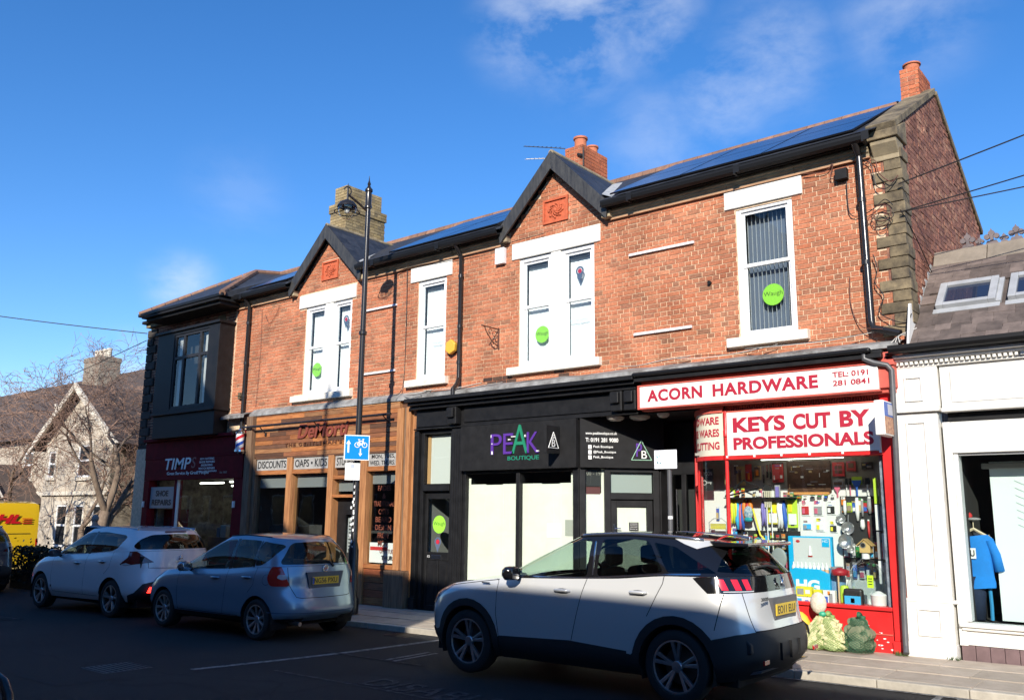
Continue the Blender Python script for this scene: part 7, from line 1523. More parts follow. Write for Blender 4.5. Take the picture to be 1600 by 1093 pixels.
def handle_(parent, x, z, w, m):
    for sg in (-1, 1):
        b = MB(); b.tube([(x-.10, sg*(w-.002), z), (x-.08, sg*(w+.028), z+.002), (x+.07, sg*(w+.03), z+.004), (x+.10, sg*w, z+.004)], [.012, .016, .016, .012], 8); b.build('door_handle', m, parent, local=True, smooth=True)
        b = MB(); b.ell((x, sg*(w+.001), z-.002), .085, .006, .028, 14, 6); b.build('handle_recess', M_CLAD if m is M_CLAD else mat('handle_shade', (.12, .12, .13), .4), parent, local=True, smooth=True)
def cabin(parent, xs_seats, belt, w, xw, seat_m=None):
    sm = seat_m or mat('seat_cloth', (.03, .03, .032), .9)
    for x in xs_seats:
        for sg in (-1, 1):
            def mk(b, x=x, sg=sg):
                b.prism_xz([(x-.45, .50), (x-.42, .62), (x, .58), (x+.12, .55), (x+.27, belt+.12), (x+.20, belt+.14), (x+.10, belt+.12), (x-.04, .66), (x, .50)], sg*.38-.23, sg*.38+.23)
            lb(parent, 'seat', sm, build=mk, bevel=.03)
            lb(parent, 'head_rest', sm, [(x+.20, x+.30, sg*.38-.13, sg*.38+.13, belt+.16, belt+.36)], bevel=.04)
    lb(parent, 'dashboard', M_CLAD, [(xw-.1, xw+.35, -w+.12, w-.12, belt-.35, belt-.05)], bevel=.05)
    b = MB(); P = [(xw+.48-.06*math.sin(a), .38+.18*math.cos(a), belt-.02+.18*math.sin(a)) for a in [i*math.pi/8 for i in range(17)]]; b.tube(P, .015, 6, caps=False); b.build('steering_wheel', M_CLAD, parent, local=True, smooth=True)
def paint(name, c, metal=.0, rough=.28):
    m = mat(name, c, rough, metal=metal, coat=1.0); m.node_tree.nodes['Principled BSDF'].inputs['Coat Roughness'].default_value = .04; return m
def car_common(o, wb, wr_, W, floor_x, spokes, style, rimr=None):
    for x in (-wb/2, wb/2):
        for sg in (-1, 1): wheel(o, x, W-.02, sg, wr_, spokes, style, rimr)
        arch(o, x, wr_, wr_+.05, W-.04)
    lb(o, 'underbody', M_SEAM, [(floor_x[0]+.25, floor_x[1]-.2, -W+.22, W-.22, .20, .42)])
def plate(o, x, z, s, tilt=0.0, yellow=True, parent=None):
    m = mat('plate_yellow', (.72, .48, .03), .45) if yellow else M_WT; p = lb(parent or o, 'number_plate', m, [(x, x+.012, -.26, .26, z-.055, z+.055)], bevel=.003)
    text('plate_lettering', s, (x+.0125, -.225, z-.037), (0, .45, 0), (0, 0, .074), M_INK, p, bold=.008, thick=.002, local=True)
    return p

# ---- silver crossover, nearest ---------------------------------------
def silver_suv():
    o = root('silver_car', (-5.70, -3.43, -.115), 'silver grey five door crossover with black roof parked nearest, beside the hardware shop', 'car', 'cars parked along the kerb', R(1.71))
    PT = paint('silver_paint', (.64, .64, .62), .25, .24)
    wr_, wb = .35, 2.675; o.scale = (.985, 1, 1)
    low = Ribbon([dict(xf=-2.10, xa=-1.45, xb=1.5, xr=2.02, W=.83, z=[(-2.3, .25), (-1.8, .22), (1.7, .24), (2.3, .32)], nr=3.0),
                  dict(xf=-2.20, xa=-1.5, xb=1.5, xr=2.17, W=.900, z=[(-2.3, .40), (-1.6, .36), (1.6, .36), (2.3, .46)], nr=3.0),
                  dict(xf=-2.24, xa=-1.5, xb=1.5, xr=2.18, W=.915, z=[(-2.3, .56), (2.3, .60)], nr=3.0),
                  dict(xf=-2.23, xa=-1.5, xb=1.5, xr=2.12, W=.918, z=[(-2.3, .70), (-1, .76), (2.3, .80)], nr=3.0),
                  dict(xf=-2.14, xa=-1.45, xb=1.48, xr=2.09, W=.912, z=[(-2.3, .82), (-1, .94), (2.3, 1.0)], nr=3.0),
                  dict(xf=-1.98, xa=-1.3, xb=1.45, xr=2.05, W=.868, z=[(-2.1, .90), (-1.75, .955), (-1.3, 1.02), (-.8, 1.075), (0, 1.105), (.7, 1.14), (1.2, 1.19), (2.1, 1.21)], nr=2.9, nf=2.4)])
    up = Ribbon([dict(xf=-1.18, xa=-.62, xb=1.45, xr=2.03, W=.862, z=[(-1.2, 1.05), (-.6, 1.085), (0, 1.105), (.7, 1.14), (1.2, 1.19), (2.1, 1.215)], nf=2.3, nr=2.9, tr=.06),
                 dict(xf=-.72, xa=-.18, xb=1.42, xr=1.90, W=.78, z=[(-.8, 1.27), (0, 1.33), (1.2, 1.37), (2.0, 1.36)], nf=2.3, nr=2.8, tr=.10),
                 dict(xf=-.20, xa=.30, xb=1.35, xr=1.72, W=.655, z=[(-.3, 1.50), (.2, 1.565), (.7, 1.585), (1.3, 1.56), (1.8, 1.51)], nf=2.2, nr=2.6, tr=.12)])
    fa, ra = -wb/2, wb/2
    clad = [(-2.4, .2), (-2.4, .46), (-1.86, .44), (-1.7, .50), (-1.0, .50), (-.9, .40), (-.85, .47), (.2, .50), (.85, .42), (1.0, .55), (1.7, .60), (1.80, .55), (1.9, .60), (2.0, .66), (2.4, .68), (2.4, .2)]
    reg = [('clad', 'side', clad), ('clad', 'rear', [(0, .2), (0, .72), (.60, .71), (.85, .685), (1.05, .64), (1.25, .58), (1.42, .56), (1.42, .2)]),
           ('clad', 'side', circ(fa, wr_, .475)), ('clad', 'side', circ(ra, wr_, .475)), (None, 'side', circ(fa, wr_, .395)), (None, 'side', circ(ra, wr_, .395))]
    door1 = [(-.86, .42), (-.90, .70), (-.88, 1.09), (.30, 1.2), (.31, 1.10), (.20, .75), (.13, .42)]; door2 = [(.13, .42), (.20, .75), (.31, 1.10), (.31, 1.25), (1.22, 1.3), (1.21, 1.14), (1.08, .86), (.92, .70), (.80, .42)]
    reg += [('door', 'side', door1), ('rear_door', 'side', door2)]
    reg += [('sill', 'side', [(-.86, .2), (-.86, .455), (.1, .49), (.80, .45), (.80, .2)])]
    reg += [('clad', 'side', circ(fa, wr_, .475)), ('clad', 'side', circ(ra, wr_, .475)), (None, 'side', circ(fa, wr_, .395)), (None, 'side', circ(ra, wr_, .395))]
    for ln in ([(-.86, .46), (-.90, .70), (-.88, 1.10)], [(.13, .49), (.20, .75), (.31, 1.12)], [(1.22, 1.19), (1.21, 1.12), (1.08, .87), (1.04, .80)], [(-.88, 1.055), (-1.3, 1.0), (-1.8, .93)], [(1.83, 1.05), (1.79, .88), (1.75, .72)]): reg.append(('seam', 'side', strip(densify(ln, .06, False), .008)))
    reg += [('tailgate', 'rear', [(0, .72), (0, 1.06), (.70, 1.06), (.66, .86), (.62, .72)]), ('seam', 'rear', strip(densify([(.71, 1.06), (.665, .86), (.63, .71)], .05, False), .009)), ('seam', 'rear', strip([(0, .718), (.3, .716), (.63, .71)], .010))]
    reg += [('lampband', 'rear', [(0, 1.065), (0, 1.23), (1.0, 1.23), (1.20, 1.185), (1.06, 1.05), (.72, 1.058)])]
    for a in (.92, .78, .66): reg.append(('claw', 'rear', [(a+.035, 1.182), (a-.035, 1.182), (a-.075, 1.085), (a-.005, 1.085)]))
    reg += [('lampclear', 'rear', [(.56, 1.068), (.56, 1.078), (.90, 1.075), (.90, 1.066)])]
    reg += [('headlamp', 'side', [(-1.95, .72), (-1.86, .80), (-1.62, .955), (-1.85, .93), (-2.05, .86)]), ('headlamp', 'front', [(.55, .76), (.8, .84), (.8, .74), (.6, .70)]), ('grille', 'front', [(0, .40), (0, .82), (.45, .80), (.5, .45)])]
    skin(low, reg, 'body', {'body': ('body_panel', PT, True, 0), 'clad': ('cladding', M_CLAD, True, .010), 'sill': ('sill_trim', M_CLAD, False, .004), 'door': ('door', PT, False, 0), 'rear_door': ('door', PT, False, 0), 'seam': ('door_seam', M_SEAM, True, -.003), 'tailgate': ('tailgate', PT, True, 0),
                            'lampband': ('light_band', M_GLB, True, .003), 'claw': ('rear_lamp', mat('claw_red', (.65, .01, .02), .15, coat=1.0, emit=(1, .02, .03), estr=.25), False, .005), 'lampclear': ('reversing_strip', M_LCLR, False, .005), 'headlamp': ('headlamp', mat('headlamp_lens', (.16, .18, .25), .08, coat=1.0), False, .004), 'grille': ('grille', M_CLAD, True, .002)}, o)
    fw = [(-.86, 1.112), (-.60, 1.27), (-.28, 1.42), (.05, 1.505), (.26, 1.525), (.30, 1.14), (-.3, 1.118)]
    rw = [(.42, 1.15), (.40, 1.525), (.75, 1.535), (.97, 1.52), (1.20, 1.225), (.9, 1.19)]
    qw = [(1.02, 1.51), (1.28, 1.47), (1.75, 1.235), (1.25, 1.225)]
    rg = [(0, 1.25), (0, 1.47), (.50, 1.455), (.66, 1.36), (.74, 1.25)]
    skin(up, [('glass', 'side', rounded(fw, .05)), ('glassd', 'side', rounded(rw, .05)), ('glassd', 'side', rounded(qw, .03)), ('rglass', 'rear', rounded(rg+[(-.05, 1.2)], .02)), ('wscreen', 'front', [(0, 1.08), (0, 1.48), (.52, 1.45), (.72, 1.10)]),
              ('tip', 'side', [(1.22, 1.56), (1.36, 1.50), (1.50, 1.455), (1.66, 1.505), (1.70, 1.54)]), ('chrome', 'side', strip(densify([(.315, 1.50), (.345, 1.35), (.37, 1.16)], .05, False), .018)), ('chrome', 'side', strip(densify([(-.5, 1.106), (.3, 1.128), (1.2, 1.205), (1.6, 1.222)], .08, False), .012))],
         'pillar', {'pillar': ('pillar_trim', M_GLB, True, 0), 'glass': ('side_window', M_CGL, False, 0), 'glassd': ('side_window', M_CGD, False, .001), 'rglass': ('rear_window', M_CGD, True, .001), 'wscreen': ('windscreen', M_CGL, True, 0), 'tip': ('roof_tip_trim', PT, False, .003), 'chrome': ('chrome_strip', M_CHR, False, .003)}, o)
    deck(low, o, 'bonnet', PT, 0.0, 1.25, 1.0, crown=.05); deck(low, o, 'shoulder', PT, 1.2, 3.0, .06, crown=0, nq=2)
    deck(up, o, 'roof', M_GLB, 0, 3, 1.0, crown=.03)
    # roof rails
    for sg in (-1, 1):
        sv = np.linspace(.75, 2.25, 24); Pp = up.P(sv, np.full(24, .97)); b = MB(); b.tube([(p[0], sg*(p[1]+.004), p[2]+.012) for p in Pp], .017, 8); b.build('roof_rail', mat('satin_rail', (.35, .37, .42), .22, metal=.9), o, local=True, smooth=True)
    lb(o, 'spoiler', M_GLB, build=lambda b: b.prism([(1.62, 1.545), (2.02, 1.53), (2.035, 1.515), (2.02, 1.495), (1.68, 1.49)], -.58, .58, lambda a, c, d: (a-.10*abs(d)**2, d, c-.03*abs(d)**2)), bevel=.012)
    lb(o, 'high_brake_lamp', M_LRED, [(2.034, 2.04, -.15, .15, 1.505, 1.52)])
    # tail details
    lb(o, 'plate_recess', mat('plate_shade', (.10, .10, .105), .5), build=lambda b: b.prism([(-.33, 1.0), (.33, 1.0), (.28, .79), (-.28, .79)], 2.065, 2.122, lambda a, c, d: (d, a, c)), bevel=.004)
    plate(o, 2.122, .885, 'EO11 ELU')
    text('badge', '3008', (2.118, -.60, .985), (0, .17, 0), (0, 0, .035), mat('badge_grey', (.10, .10, .11), .3, metal=.8), o, bold=.03, thick=.004, local=True)
    lb(o, 'lion_badge', M_CHR, build=lambda b: (b.tube([(2.10, -.04, 1.10), (2.103, -.01, 1.15), (2.10, .02, 1.185)], [.008, .014, .010], 6), b.tube([(2.10, -.01, 1.15), (2.10, -.045, 1.165)], .007, 5), b.tube([(2.10, -.01, 1.14), (2.10, .03, 1.12)], .007, 5), b.tube([(2.10, .0, 1.13), (2.10, .02, 1.095)], .007, 5)), smooth=True)
    text('badge', 'PEUGEOT', (2.10, -.075, 1.073), (0, .15, 0), (0, 0, .016), M_CHR, o, thick=.003, local=True)
    lb(o, 'wiper', M_CLAD, build=lambda b: b.tube([(2.03, .05, 1.27), (1.99, -.12, 1.30), (1.98, -.38, 1.285)], [.02, .014, .007], 6))
    lb(o, 'bumper_step', M_CLAD, build=lambda b: b.prism([(2.0, .66), (2.17, .64), (2.21, .60), (2.215, .52), (2.16, .50), (2.0, .5)], -.74, .74, lambda a, c, d: (a-.20*abs(d/.8)**3.5, d, c)), bevel=.015)
    for k in range(-1, 3): lb(o, 'bumper_rib', M_SEAM, [(2.19, 2.2175-.20*abs(k*.24/.8)**3.5, k*.24-.122, k*.24-.118, .44, .60)])
    lb(o, 'skid_plate', mat('skid_silver', (.35, .35, .36), .3, metal=.8), build=lambda b: b.prism([(1.98, .30), (2.15, .34), (2.16, .36), (1.98, .33)], -.62, .62, lambda a, c, d: (a-.12*abs(d/.8)**3, d, c)))
    lb(o, 'rear_reflector', M_LRED, [(2.16, 2.18, .60, .72, .43, .47), (2.16, 2.18, -.72, -.60, .43, .47)], bevel=.004)
    lb(o, 'wing_badge', mat('badge_grey', (0,)*3), [(-1.10, -.99, -.918, -.908, 1.005, 1.018)])
    mirror_(o, -.60, 1.14, .885, M_GLB); handle_(o, .02, .985, .912, PT); handle_(o, .95, 1.02, .910, PT)
    cabin(o, (.10, 1.0), 1.08, .88, -.85); car_common(o, wb, wr_, .92, (-2.2, 2.1), 5, 'twin', .245)
    # dark block added inside the boot to keep daylight out
    lb(o, 'boot_light_block', M_SEAM, [(1.2, 1.9, -.75, .75, .55, 1.05)])
    return o
silver_suv()

# ---- blue hatchback ---------------------------------------------------
def blue_hatch():
    o = root('blue_car', (-12.71, -3.36, -.21), 'steel blue small hatchback parked in the middle, yellow plate NG56 PXU', 'car', 'cars parked along the kerb', R(2.34))
    PT = paint('blue_paint', (.22, .33, .43), .45, .28); wr_, wb = .30, 2.45; fa, ra = -wb/2, wb/2
    low = Ribbon([dict(xf=-1.93, xa=-1.3, xb=1.3, xr=1.74, W=.76, z=[(-2.1, .22), (1.9, .28)], nr=2.8), dict(xf=-2.03, xa=-1.35, xb=1.3, xr=1.88, W=.825, z=[(-2.1, .36), (1.5, .34), (1.9, .40)], nr=2.9), dict(xf=-2.06, xa=-1.35, xb=1.3, xr=1.87, W=.835, z=[(-2.1, .50), (1.9, .58)], nr=2.9),
                  dict(xf=-2.02, xa=-1.3, xb=1.3, xr=1.81, W=.838, z=[(-2.1, .62), (-1, .70), (1.9, .76)], nr=2.8), dict(xf=-1.92, xa=-1.2, xb=1.28, xr=1.80, W=.828, z=[(-2.1, .70), (-1, .84), (1.9, .94)], nr=2.8), dict(xf=-1.75, xa=-1.1, xb=1.25, xr=1.78, W=.790, z=[(-1.9, .76), (-1.5, .86), (-1.1, .925), (-.4, .955), (.5, 1.0), (1.1, 1.05), (1.8, 1.075)], nf=2.3, nr=2.8)])
    up = Ribbon([dict(xf=-1.30, xa=-.75, xb=1.25, xr=1.77, W=.785, z=[(-1.4, .90), (-.9, .94), (-.4, .957), (.5, 1.003), (1.1, 1.052), (1.8, 1.08)], nf=2.2, nr=2.8, tr=.06), dict(xf=-.72, xa=-.15, xb=1.22, xr=1.68, W=.715, z=[(-.9, 1.17), (0, 1.25), (1.7, 1.28)], nf=2.2, nr=2.7, tr=.08),
                 dict(xf=-.12, xa=.35, xb=1.12, xr=1.50, W=.585, z=[(-.2, 1.42), (.2, 1.49), (.6, 1.515), (1.1, 1.50), (1.5, 1.455)], nf=2.2, nr=2.5, tr=.10)])
    reg = [('clad', 'side', [(-2.3, .2), (-2.3, .30), (2.2, .33), (2.2, .2)]), ('door', 'side', [(-.78, .32), (-.83, .60), (-.80, 1.0), (.50, 1.05), (.47, .75), (.42, .32)]), ('rear_door', 'side', [(.42, .32), (.47, .75), (.50, 1.06), (1.18, 1.10), (1.14, .80), (.98, .68), (.85, .50), (.80, .32)]), (None, 'side', circ(fa, wr_, .345)), (None, 'side', circ(ra, wr_, .345))]
    for ln in ([(-.78, .33), (-.83, .60), (-.80, .95)], [(.42, .33), (.47, .75), (.50, 1.01)], [(1.18, 1.05), (1.14, .80), (1.02, .68)], [(-.80, .33), (.80, .33)]): reg.append(('seam', 'side', strip(densify(ln, .06, False), .007)))
    reg += [('seam', 'side', strip(circ(1.42, .88, .075, 20)+[(1.495, .88)], .005)), ('tailgate', 'rear', [(0, .62), (0, 1.09), (.66, 1.09), (.62, .80), (.52, .62)]), ('seam', 'rear', strip(densify([(.66, 1.06), (.61, .80), (.52, .635), (.44, .62), (0, .615)], .05, False), .009))]
    reg += [('lamp', 'rear', rounded([(.60, .79), (.665, .92), (.71, 1.01), (.77, 1.10), (.84, 1.115), (.92, 1.03), (.965, .90), (.90, .79)], .05)), ('lampclear', 'rear', rounded([(.64, .90), (.68, .955), (.78, .955), (.80, .91), (.72, .88)], .02)), ('bumper_line', 'rear', strip(densify([(0, .395), (.5, .405), (1.0, .42)], .06, False), .012)), ('headlamp', 'side', [(-1.85, .60), (-1.45, .80), (-1.70, .80), (-2.0, .68)])]
    skin(low, reg, 'body', {'body': ('body_panel', PT, True, 0), 'clad': ('lower_trim', M_CLAD, False, .002), 'door': ('door', PT, False, 0), 'rear_door': ('door', PT, False, 0), 'seam': ('door_seam', M_SEAM, True, -.002), 'tailgate': ('tailgate', PT, True, 0), 'lamp': ('rear_lamp', M_LRED, False, .006), 'lampclear': ('indicator_lens', M_LCLR, False, .008), 'bumper_line': ('bumper_crease', mat('crease_shade', (.07, .12, .18), .4), True, .001), 'headlamp': ('headlamp', M_LCLR, False, .004)}, o)
    sg_ = [(-.80, .965), (-.40, 1.20), (-.05, 1.35), (.20, 1.425), (.46, 1.445), (.46, 1.005), (-.4, .965)]; s2_ = [(.54, 1.01), (.53, 1.445), (.90, 1.44), (1.05, 1.43), (1.06, 1.055)]; s3_ = [(1.10, 1.06), (1.09, 1.43), (1.44, 1.385), (1.50, 1.35), (1.42, 1.19), (1.28, 1.09)]
    skin(up, [('gl', 'side', rounded(sg_, .05)), ('gl', 'side', rounded(s2_, .03)), ('gl', 'side', rounded(s3_, .06)), ('frame', 'side', [(.46, 1.0), (.46, 1.45), (.53, 1.45), (.54, 1.0)]), ('frame', 'side', [(1.06, 1.05), (1.055, 1.43), (1.09, 1.43), (1.10, 1.05)]), ('rg', 'rear', rounded([(-.05, 1.10), (-.05, 1.425), (.44, 1.41), (.52, 1.37), (.64, 1.14), (.62, 1.10)], .05)), ('ws', 'front', [(0, .93), (0, 1.42), (.48, 1.38), (.68, .98)])],
         'pillar', {'pillar': ('pillar', PT, True, 0), 'gl': ('side_window', M_CGL, False, 0), 'frame': ('pillar_trim', M_GLB, False, .001), 'rg': ('rear_window', glass('hatch_glass', (.45, .50, .48), 1.0), True, .001), 'ws': ('windscreen', M_CGL, True, 0)}, o)
    deck(low, o, 'bonnet', PT, 0.0, 1.2, 1.0, crown=.05); deck(low, o, 'shoulder', PT, 1.15, 3.0, .05, crown=0, nq=2); deck(up, o, 'roof', PT, 0, 3, 1.0, crown=.03)
    lb(o, 'plate_recess', mat('plate_shade_blue', (.05, .08, .11), .5), build=lambda b: b.prism([(-.36, .985), (.36, .985), (.30, .75), (-.30, .75)], 1.77, 1.812, lambda a, c, d: (d, a, c)), bevel=.004)
    p = plate(o, 1.812, .86, 'NG56 PXU'); lb(p, 'plate_flag', mat('plate_blue', (.02, .08, .35), .4), [(1.8245, 1.826, -.258, -.225, .81, .91)])
    lb(o, 'round_badge', M_CHR, build=lambda b: b.lathe([(.05, 0), (.055, .008), (.04, .014), (.038, .008)], (1.80, 0, 1.03), 20, 'x'), smooth=True); text('badge', 'H', (1.815, -.022, 1.01), (0, .044, 0), (0, 0, .042), M_CHR, o, bold=.03, thick=.004, local=True)
    lb(o, 'wiper', M_CLAD, build=lambda b: (b.tube([(1.79, .17, 1.06), (1.76, .10, 1.14)], [.022, .014], 6), b.tube([(1.76, .10, 1.14), (1.76, -.30, 1.15)], .008, 5)))
    lb(o, 'gutter_strip', M_CLAD, build=lambda b: [b.tube([(p[0], sg*(p[1]+.002), p[2]+.004) for p in up.P(np.linspace(.8, 2.1, 14), np.full(14, .98))], .008, 5) for sg in (-1, 1)])
    mirror_(o, -.50, 1.00, .80, mat('mirror_chrome', (.3, .32, .35), .15, metal=.8)); handle_(o, .22, .86, .832, PT); handle_(o, 1.0, .90, .828, PT)
    cabin(o, (.05, .95), .98, .80, -.95, mat('pale_seat', (.10, .10, .10), .9)); car_common(o, wb, wr_, .84, (-2.0, 1.75), 9, 'single', .21)
    lb(o, 'rear_shelf', M_SEAM, [(1.25, 1.65, -.65, .65, .85, .97)])
    lb(o, 'exhaust', M_RIMS, build=lambda b: b.tube([(1.5, -.45, .26), (1.82, -.45, .25)], .03, 10))
    return o
blue_hatch()

# ---- white crossover --------------------------------------------------
def white_mpv(name, loc, yaw, label, col, simple=False):
    o = root(name, loc, label, 'car', 'cars parked along the kerb', R(yaw)); PT = paint(name+'_paint', col, .1, .3); wr_, wb = .335, 2.613; fa, ra = -wb/2, wb/2
    low = Ribbon([dict(xf=-2.02, xa=-1.4, xb=1.5, xr=2.02, W=.82, z=[(-2.3, .24), (2.2, .30)], nr=2.8), dict(xf=-2.14, xa=-1.45, xb=1.5, xr=2.16, W=.895, z=[(-2.3, .38), (2.3, .44)], nr=2.8), dict(xf=-2.18, xa=-1.45, xb=1.5, xr=2.17, W=.91, z=[(-2.3, .52), (2.3, .60)], nr=2.8),
                  dict(xf=-2.14, xa=-1.4, xb=1.48, xr=2.12, W=.913, z=[(-2.3, .66), (-1, .76), (2.3, .82)], nr=2.7), dict(xf=-2.05, xa=-1.3, xb=1.45, xr=2.09, W=.905, z=[(-2.3, .76), (-1, .92), (2.3, 1.02)], nr=2.7), dict(xf=-1.88, xa=-1.2, xb=1.42, xr=2.06, W=.855, z=[(-2, .84), (-1.6, .93), (-1.1, 1.01), (-.5, 1.05), (.5, 1.11), (1.3, 1.17), (2.1, 1.20)], nf=2.3, nr=2.7)])
    up = Ribbon([dict(xf=-1.35, xa=-.8, xb=1.42, xr=2.05, W=.85, z=[(-1.4, .98), (-.9, 1.03), (-.5, 1.052), (.5, 1.112), (1.3, 1.172), (2.1, 1.205)], nf=2.2, nr=2.7, tr=.05), dict(xf=-.85, xa=-.25, xb=1.40, xr=2.0, W=.79, z=[(-1, 1.22), (0, 1.33), (2, 1.38)], nf=2.2, nr=2.6, tr=.07),
                 dict(xf=-.32, xa=.2, xb=1.35, xr=1.86, W=.66, z=[(-.4, 1.46), (.1, 1.56), (.6, 1.60), (1.3, 1.585), (1.9, 1.54)], nf=2.2, nr=2.5, tr=.08)])
    reg = [('clad', 'rear', [(0, .2), (0, .66), (.50, .665), (.70, .62), (.85, .47), (.98, .42), (.98, .2)]), ('strip', 'side', [(-.85, .44), (-.85, .48), (.78, .47), (.78, .43)]), ('door', 'side', [(-.80, .36), (-.86, .62), (-.84, 1.1), (.42, 1.15), (.36, .36)]), ('rear_door', 'side', [(.36, .36), (.42, 1.2), (1.3, 1.25), (1.24, .9), (1.05, .75), (.85, .36)]), (None, 'side', circ(fa, wr_, .385)), (None, 'side', circ(ra, wr_, .385))]
    for ln in ([(-.80, .36), (-.86, .62), (-.84, 1.05)], [(.36, .36), (.42, 1.12)], [(1.28, 1.17), (1.24, .9), (1.08, .77)], [(-.8, .36), (.85, .36)]): reg.append(('seam', 'side', strip(densify(ln, .06, False), .007)))
    reg += [('seam', 'rear', strip(densify([(.60, .99), (.60, .90), (0, .885)], .06, False), .009)), ('lamp', 'rear', rounded([(.50, 1.00), (.58, 1.045), (.82, 1.185), (.97, 1.19), (.98, 1.08), (1.16, .955), (1.0, .94), (.75, .975)], .02)), ('lampclear', 'rear', [(1.13, .958), (1.0, .944), (.90, .955), (1.0, .985)]), ('headlamp', 'side', [(-1.95, .70), (-1.55, .90), (-1.75, .92), (-2.1, .82)])]
    skin(low, reg, 'body', {'body': ('body_panel', PT, True, 0), 'clad': ('lower_bumper', M_CLAD, True, .003), 'strip': ('side_moulding', M_CLAD, False, .008), 'door': ('door', PT, False, 0), 'rear_door': ('door', PT, False, 0), 'seam': ('door_seam', M_SEAM, True, -.002), 'lamp': ('rear_lamp', mat('lamp_deep_red', (.12, .004, .006), .1, coat=1.0), False, .006), 'lampclear': ('indicator_lens', M_LCLR, False, .008), 'headlamp': ('headlamp', M_LCLR, False, .004)}, o)
    sg_ = [(-.95, 1.055), (-.55, 1.27), (-.2, 1.43), (.2, 1.50), (.75, 1.515), (1.42, 1.47), (1.50, 1.43), (1.36, 1.24), (1.18, 1.175), (.3, 1.11)]
    skin(up, [('gl', 'side', rounded(sg_, .05)), ('frame', 'side', [(.38, 1.1), (.38, 1.52), (.46, 1.52), (.46, 1.1)]), ('rg', 'rear', rounded([(-.05, 1.225), (-.05, 1.50), (.52, 1.48), (.70, 1.40), (.80, 1.28), (.72, 1.225)], .05)), ('ws', 'front', [(0, 1.02), (0, 1.45), (.5, 1.42), (.72, 1.05)])],
         'pillar', {'pillar': ('pillar', PT, True, 0), 'gl': ('side_window', M_CGD, False, 0), 'frame': ('pillar_trim', M_GLB, False, .001), 'rg': ('rear_window', M_CGD, True, .001), 'ws': ('windscreen', M_CGL, True, 0)}, o)
    deck(low, o, 'bonnet', PT, 0.0, 1.2, 1.0, crown=.05); deck(low, o, 'shoulder', PT, 1.15, 3.0, .05, crown=0, nq=2); deck(up, o, 'roof', PT, 0, 3, 1.0, crown=.03)
    lb(o, 'high_brake_lamp', mat('lamp_deep_red', (0,)*3), [(1.87, 1.885, -.22, .22, 1.525, 1.545)])
    lb(o, 'lion_badge', M_CHR, build=lambda b: (b.tube([(2.11, -.04, 1.03), (2.113, -.01, 1.08), (2.11, .02, 1.12)], [.01, .016, .012], 6), b.tube([(2.11, -.01, 1.08), (2.11, -.05, 1.10)], .008, 5), b.tube([(2.11, -.01, 1.07), (2.11, .04, 1.05)], .008, 5)), smooth=True)
    if not simple: text('badge', 'PEUGEOT', (2.115, -.10, .99), (0, .20, 0), (0, 0, .02), M_CHR, o, thick=.003, local=True)
    lb(o, 'fog_lamp', mat('fog_red', (.6, .01, .01), .2, emit=(1, .03, .02), estr=(4.0 if not simple else 0.0)), build=lambda b: b.prism([(-.63, .47), (-.50, .47), (-.53, .56), (-.58, .57)], 2.10, 2.125, lambda a, c, d: (d, a, c)))
    mirror_(o, -.62, 1.09, .87, mat('mirror_dark', (.05, .05, .055), .15)); handle_(o, .12, .93, .908, M_RIMS if not simple else M_CLAD); handle_(o, 1.0, .985, .905, M_RIMS if not simple else M_CLAD)
    cabin(o, (.05, .98), 1.05, .86, -1.0); car_common(o, wb, wr_, .91, (-2.1, 2.1), 5, 'twin' if not simple else 'single', .235)
    lb(o, 'rear_shelf', M_SEAM, [(1.4, 1.95, -.7, .7, .9, 1.1)])
    for sg in (-1, 1): lb(o, 'roof_rail', mat('satin_rail', (0,)*3), build=lambda b: b.tube([(x, sg*.60, 1.60-.02*(x-.5)**2) for x in np.linspace(-.1, 1.6, 12)], .014, 6))
    return o
white_mpv('white_car', (-17.46, -3.22, -.262), 3.0, 'white five door crossover parked third along, dark red rear lamps, ahead of the blue hatchback', (.72, .73, .74))
white_mpv('grey_car', (-25.3, -3.75, -.34), 2.0, 'dark grey car at the left edge of the picture, only its tail showing', (.10, .10, .11), simple=True)

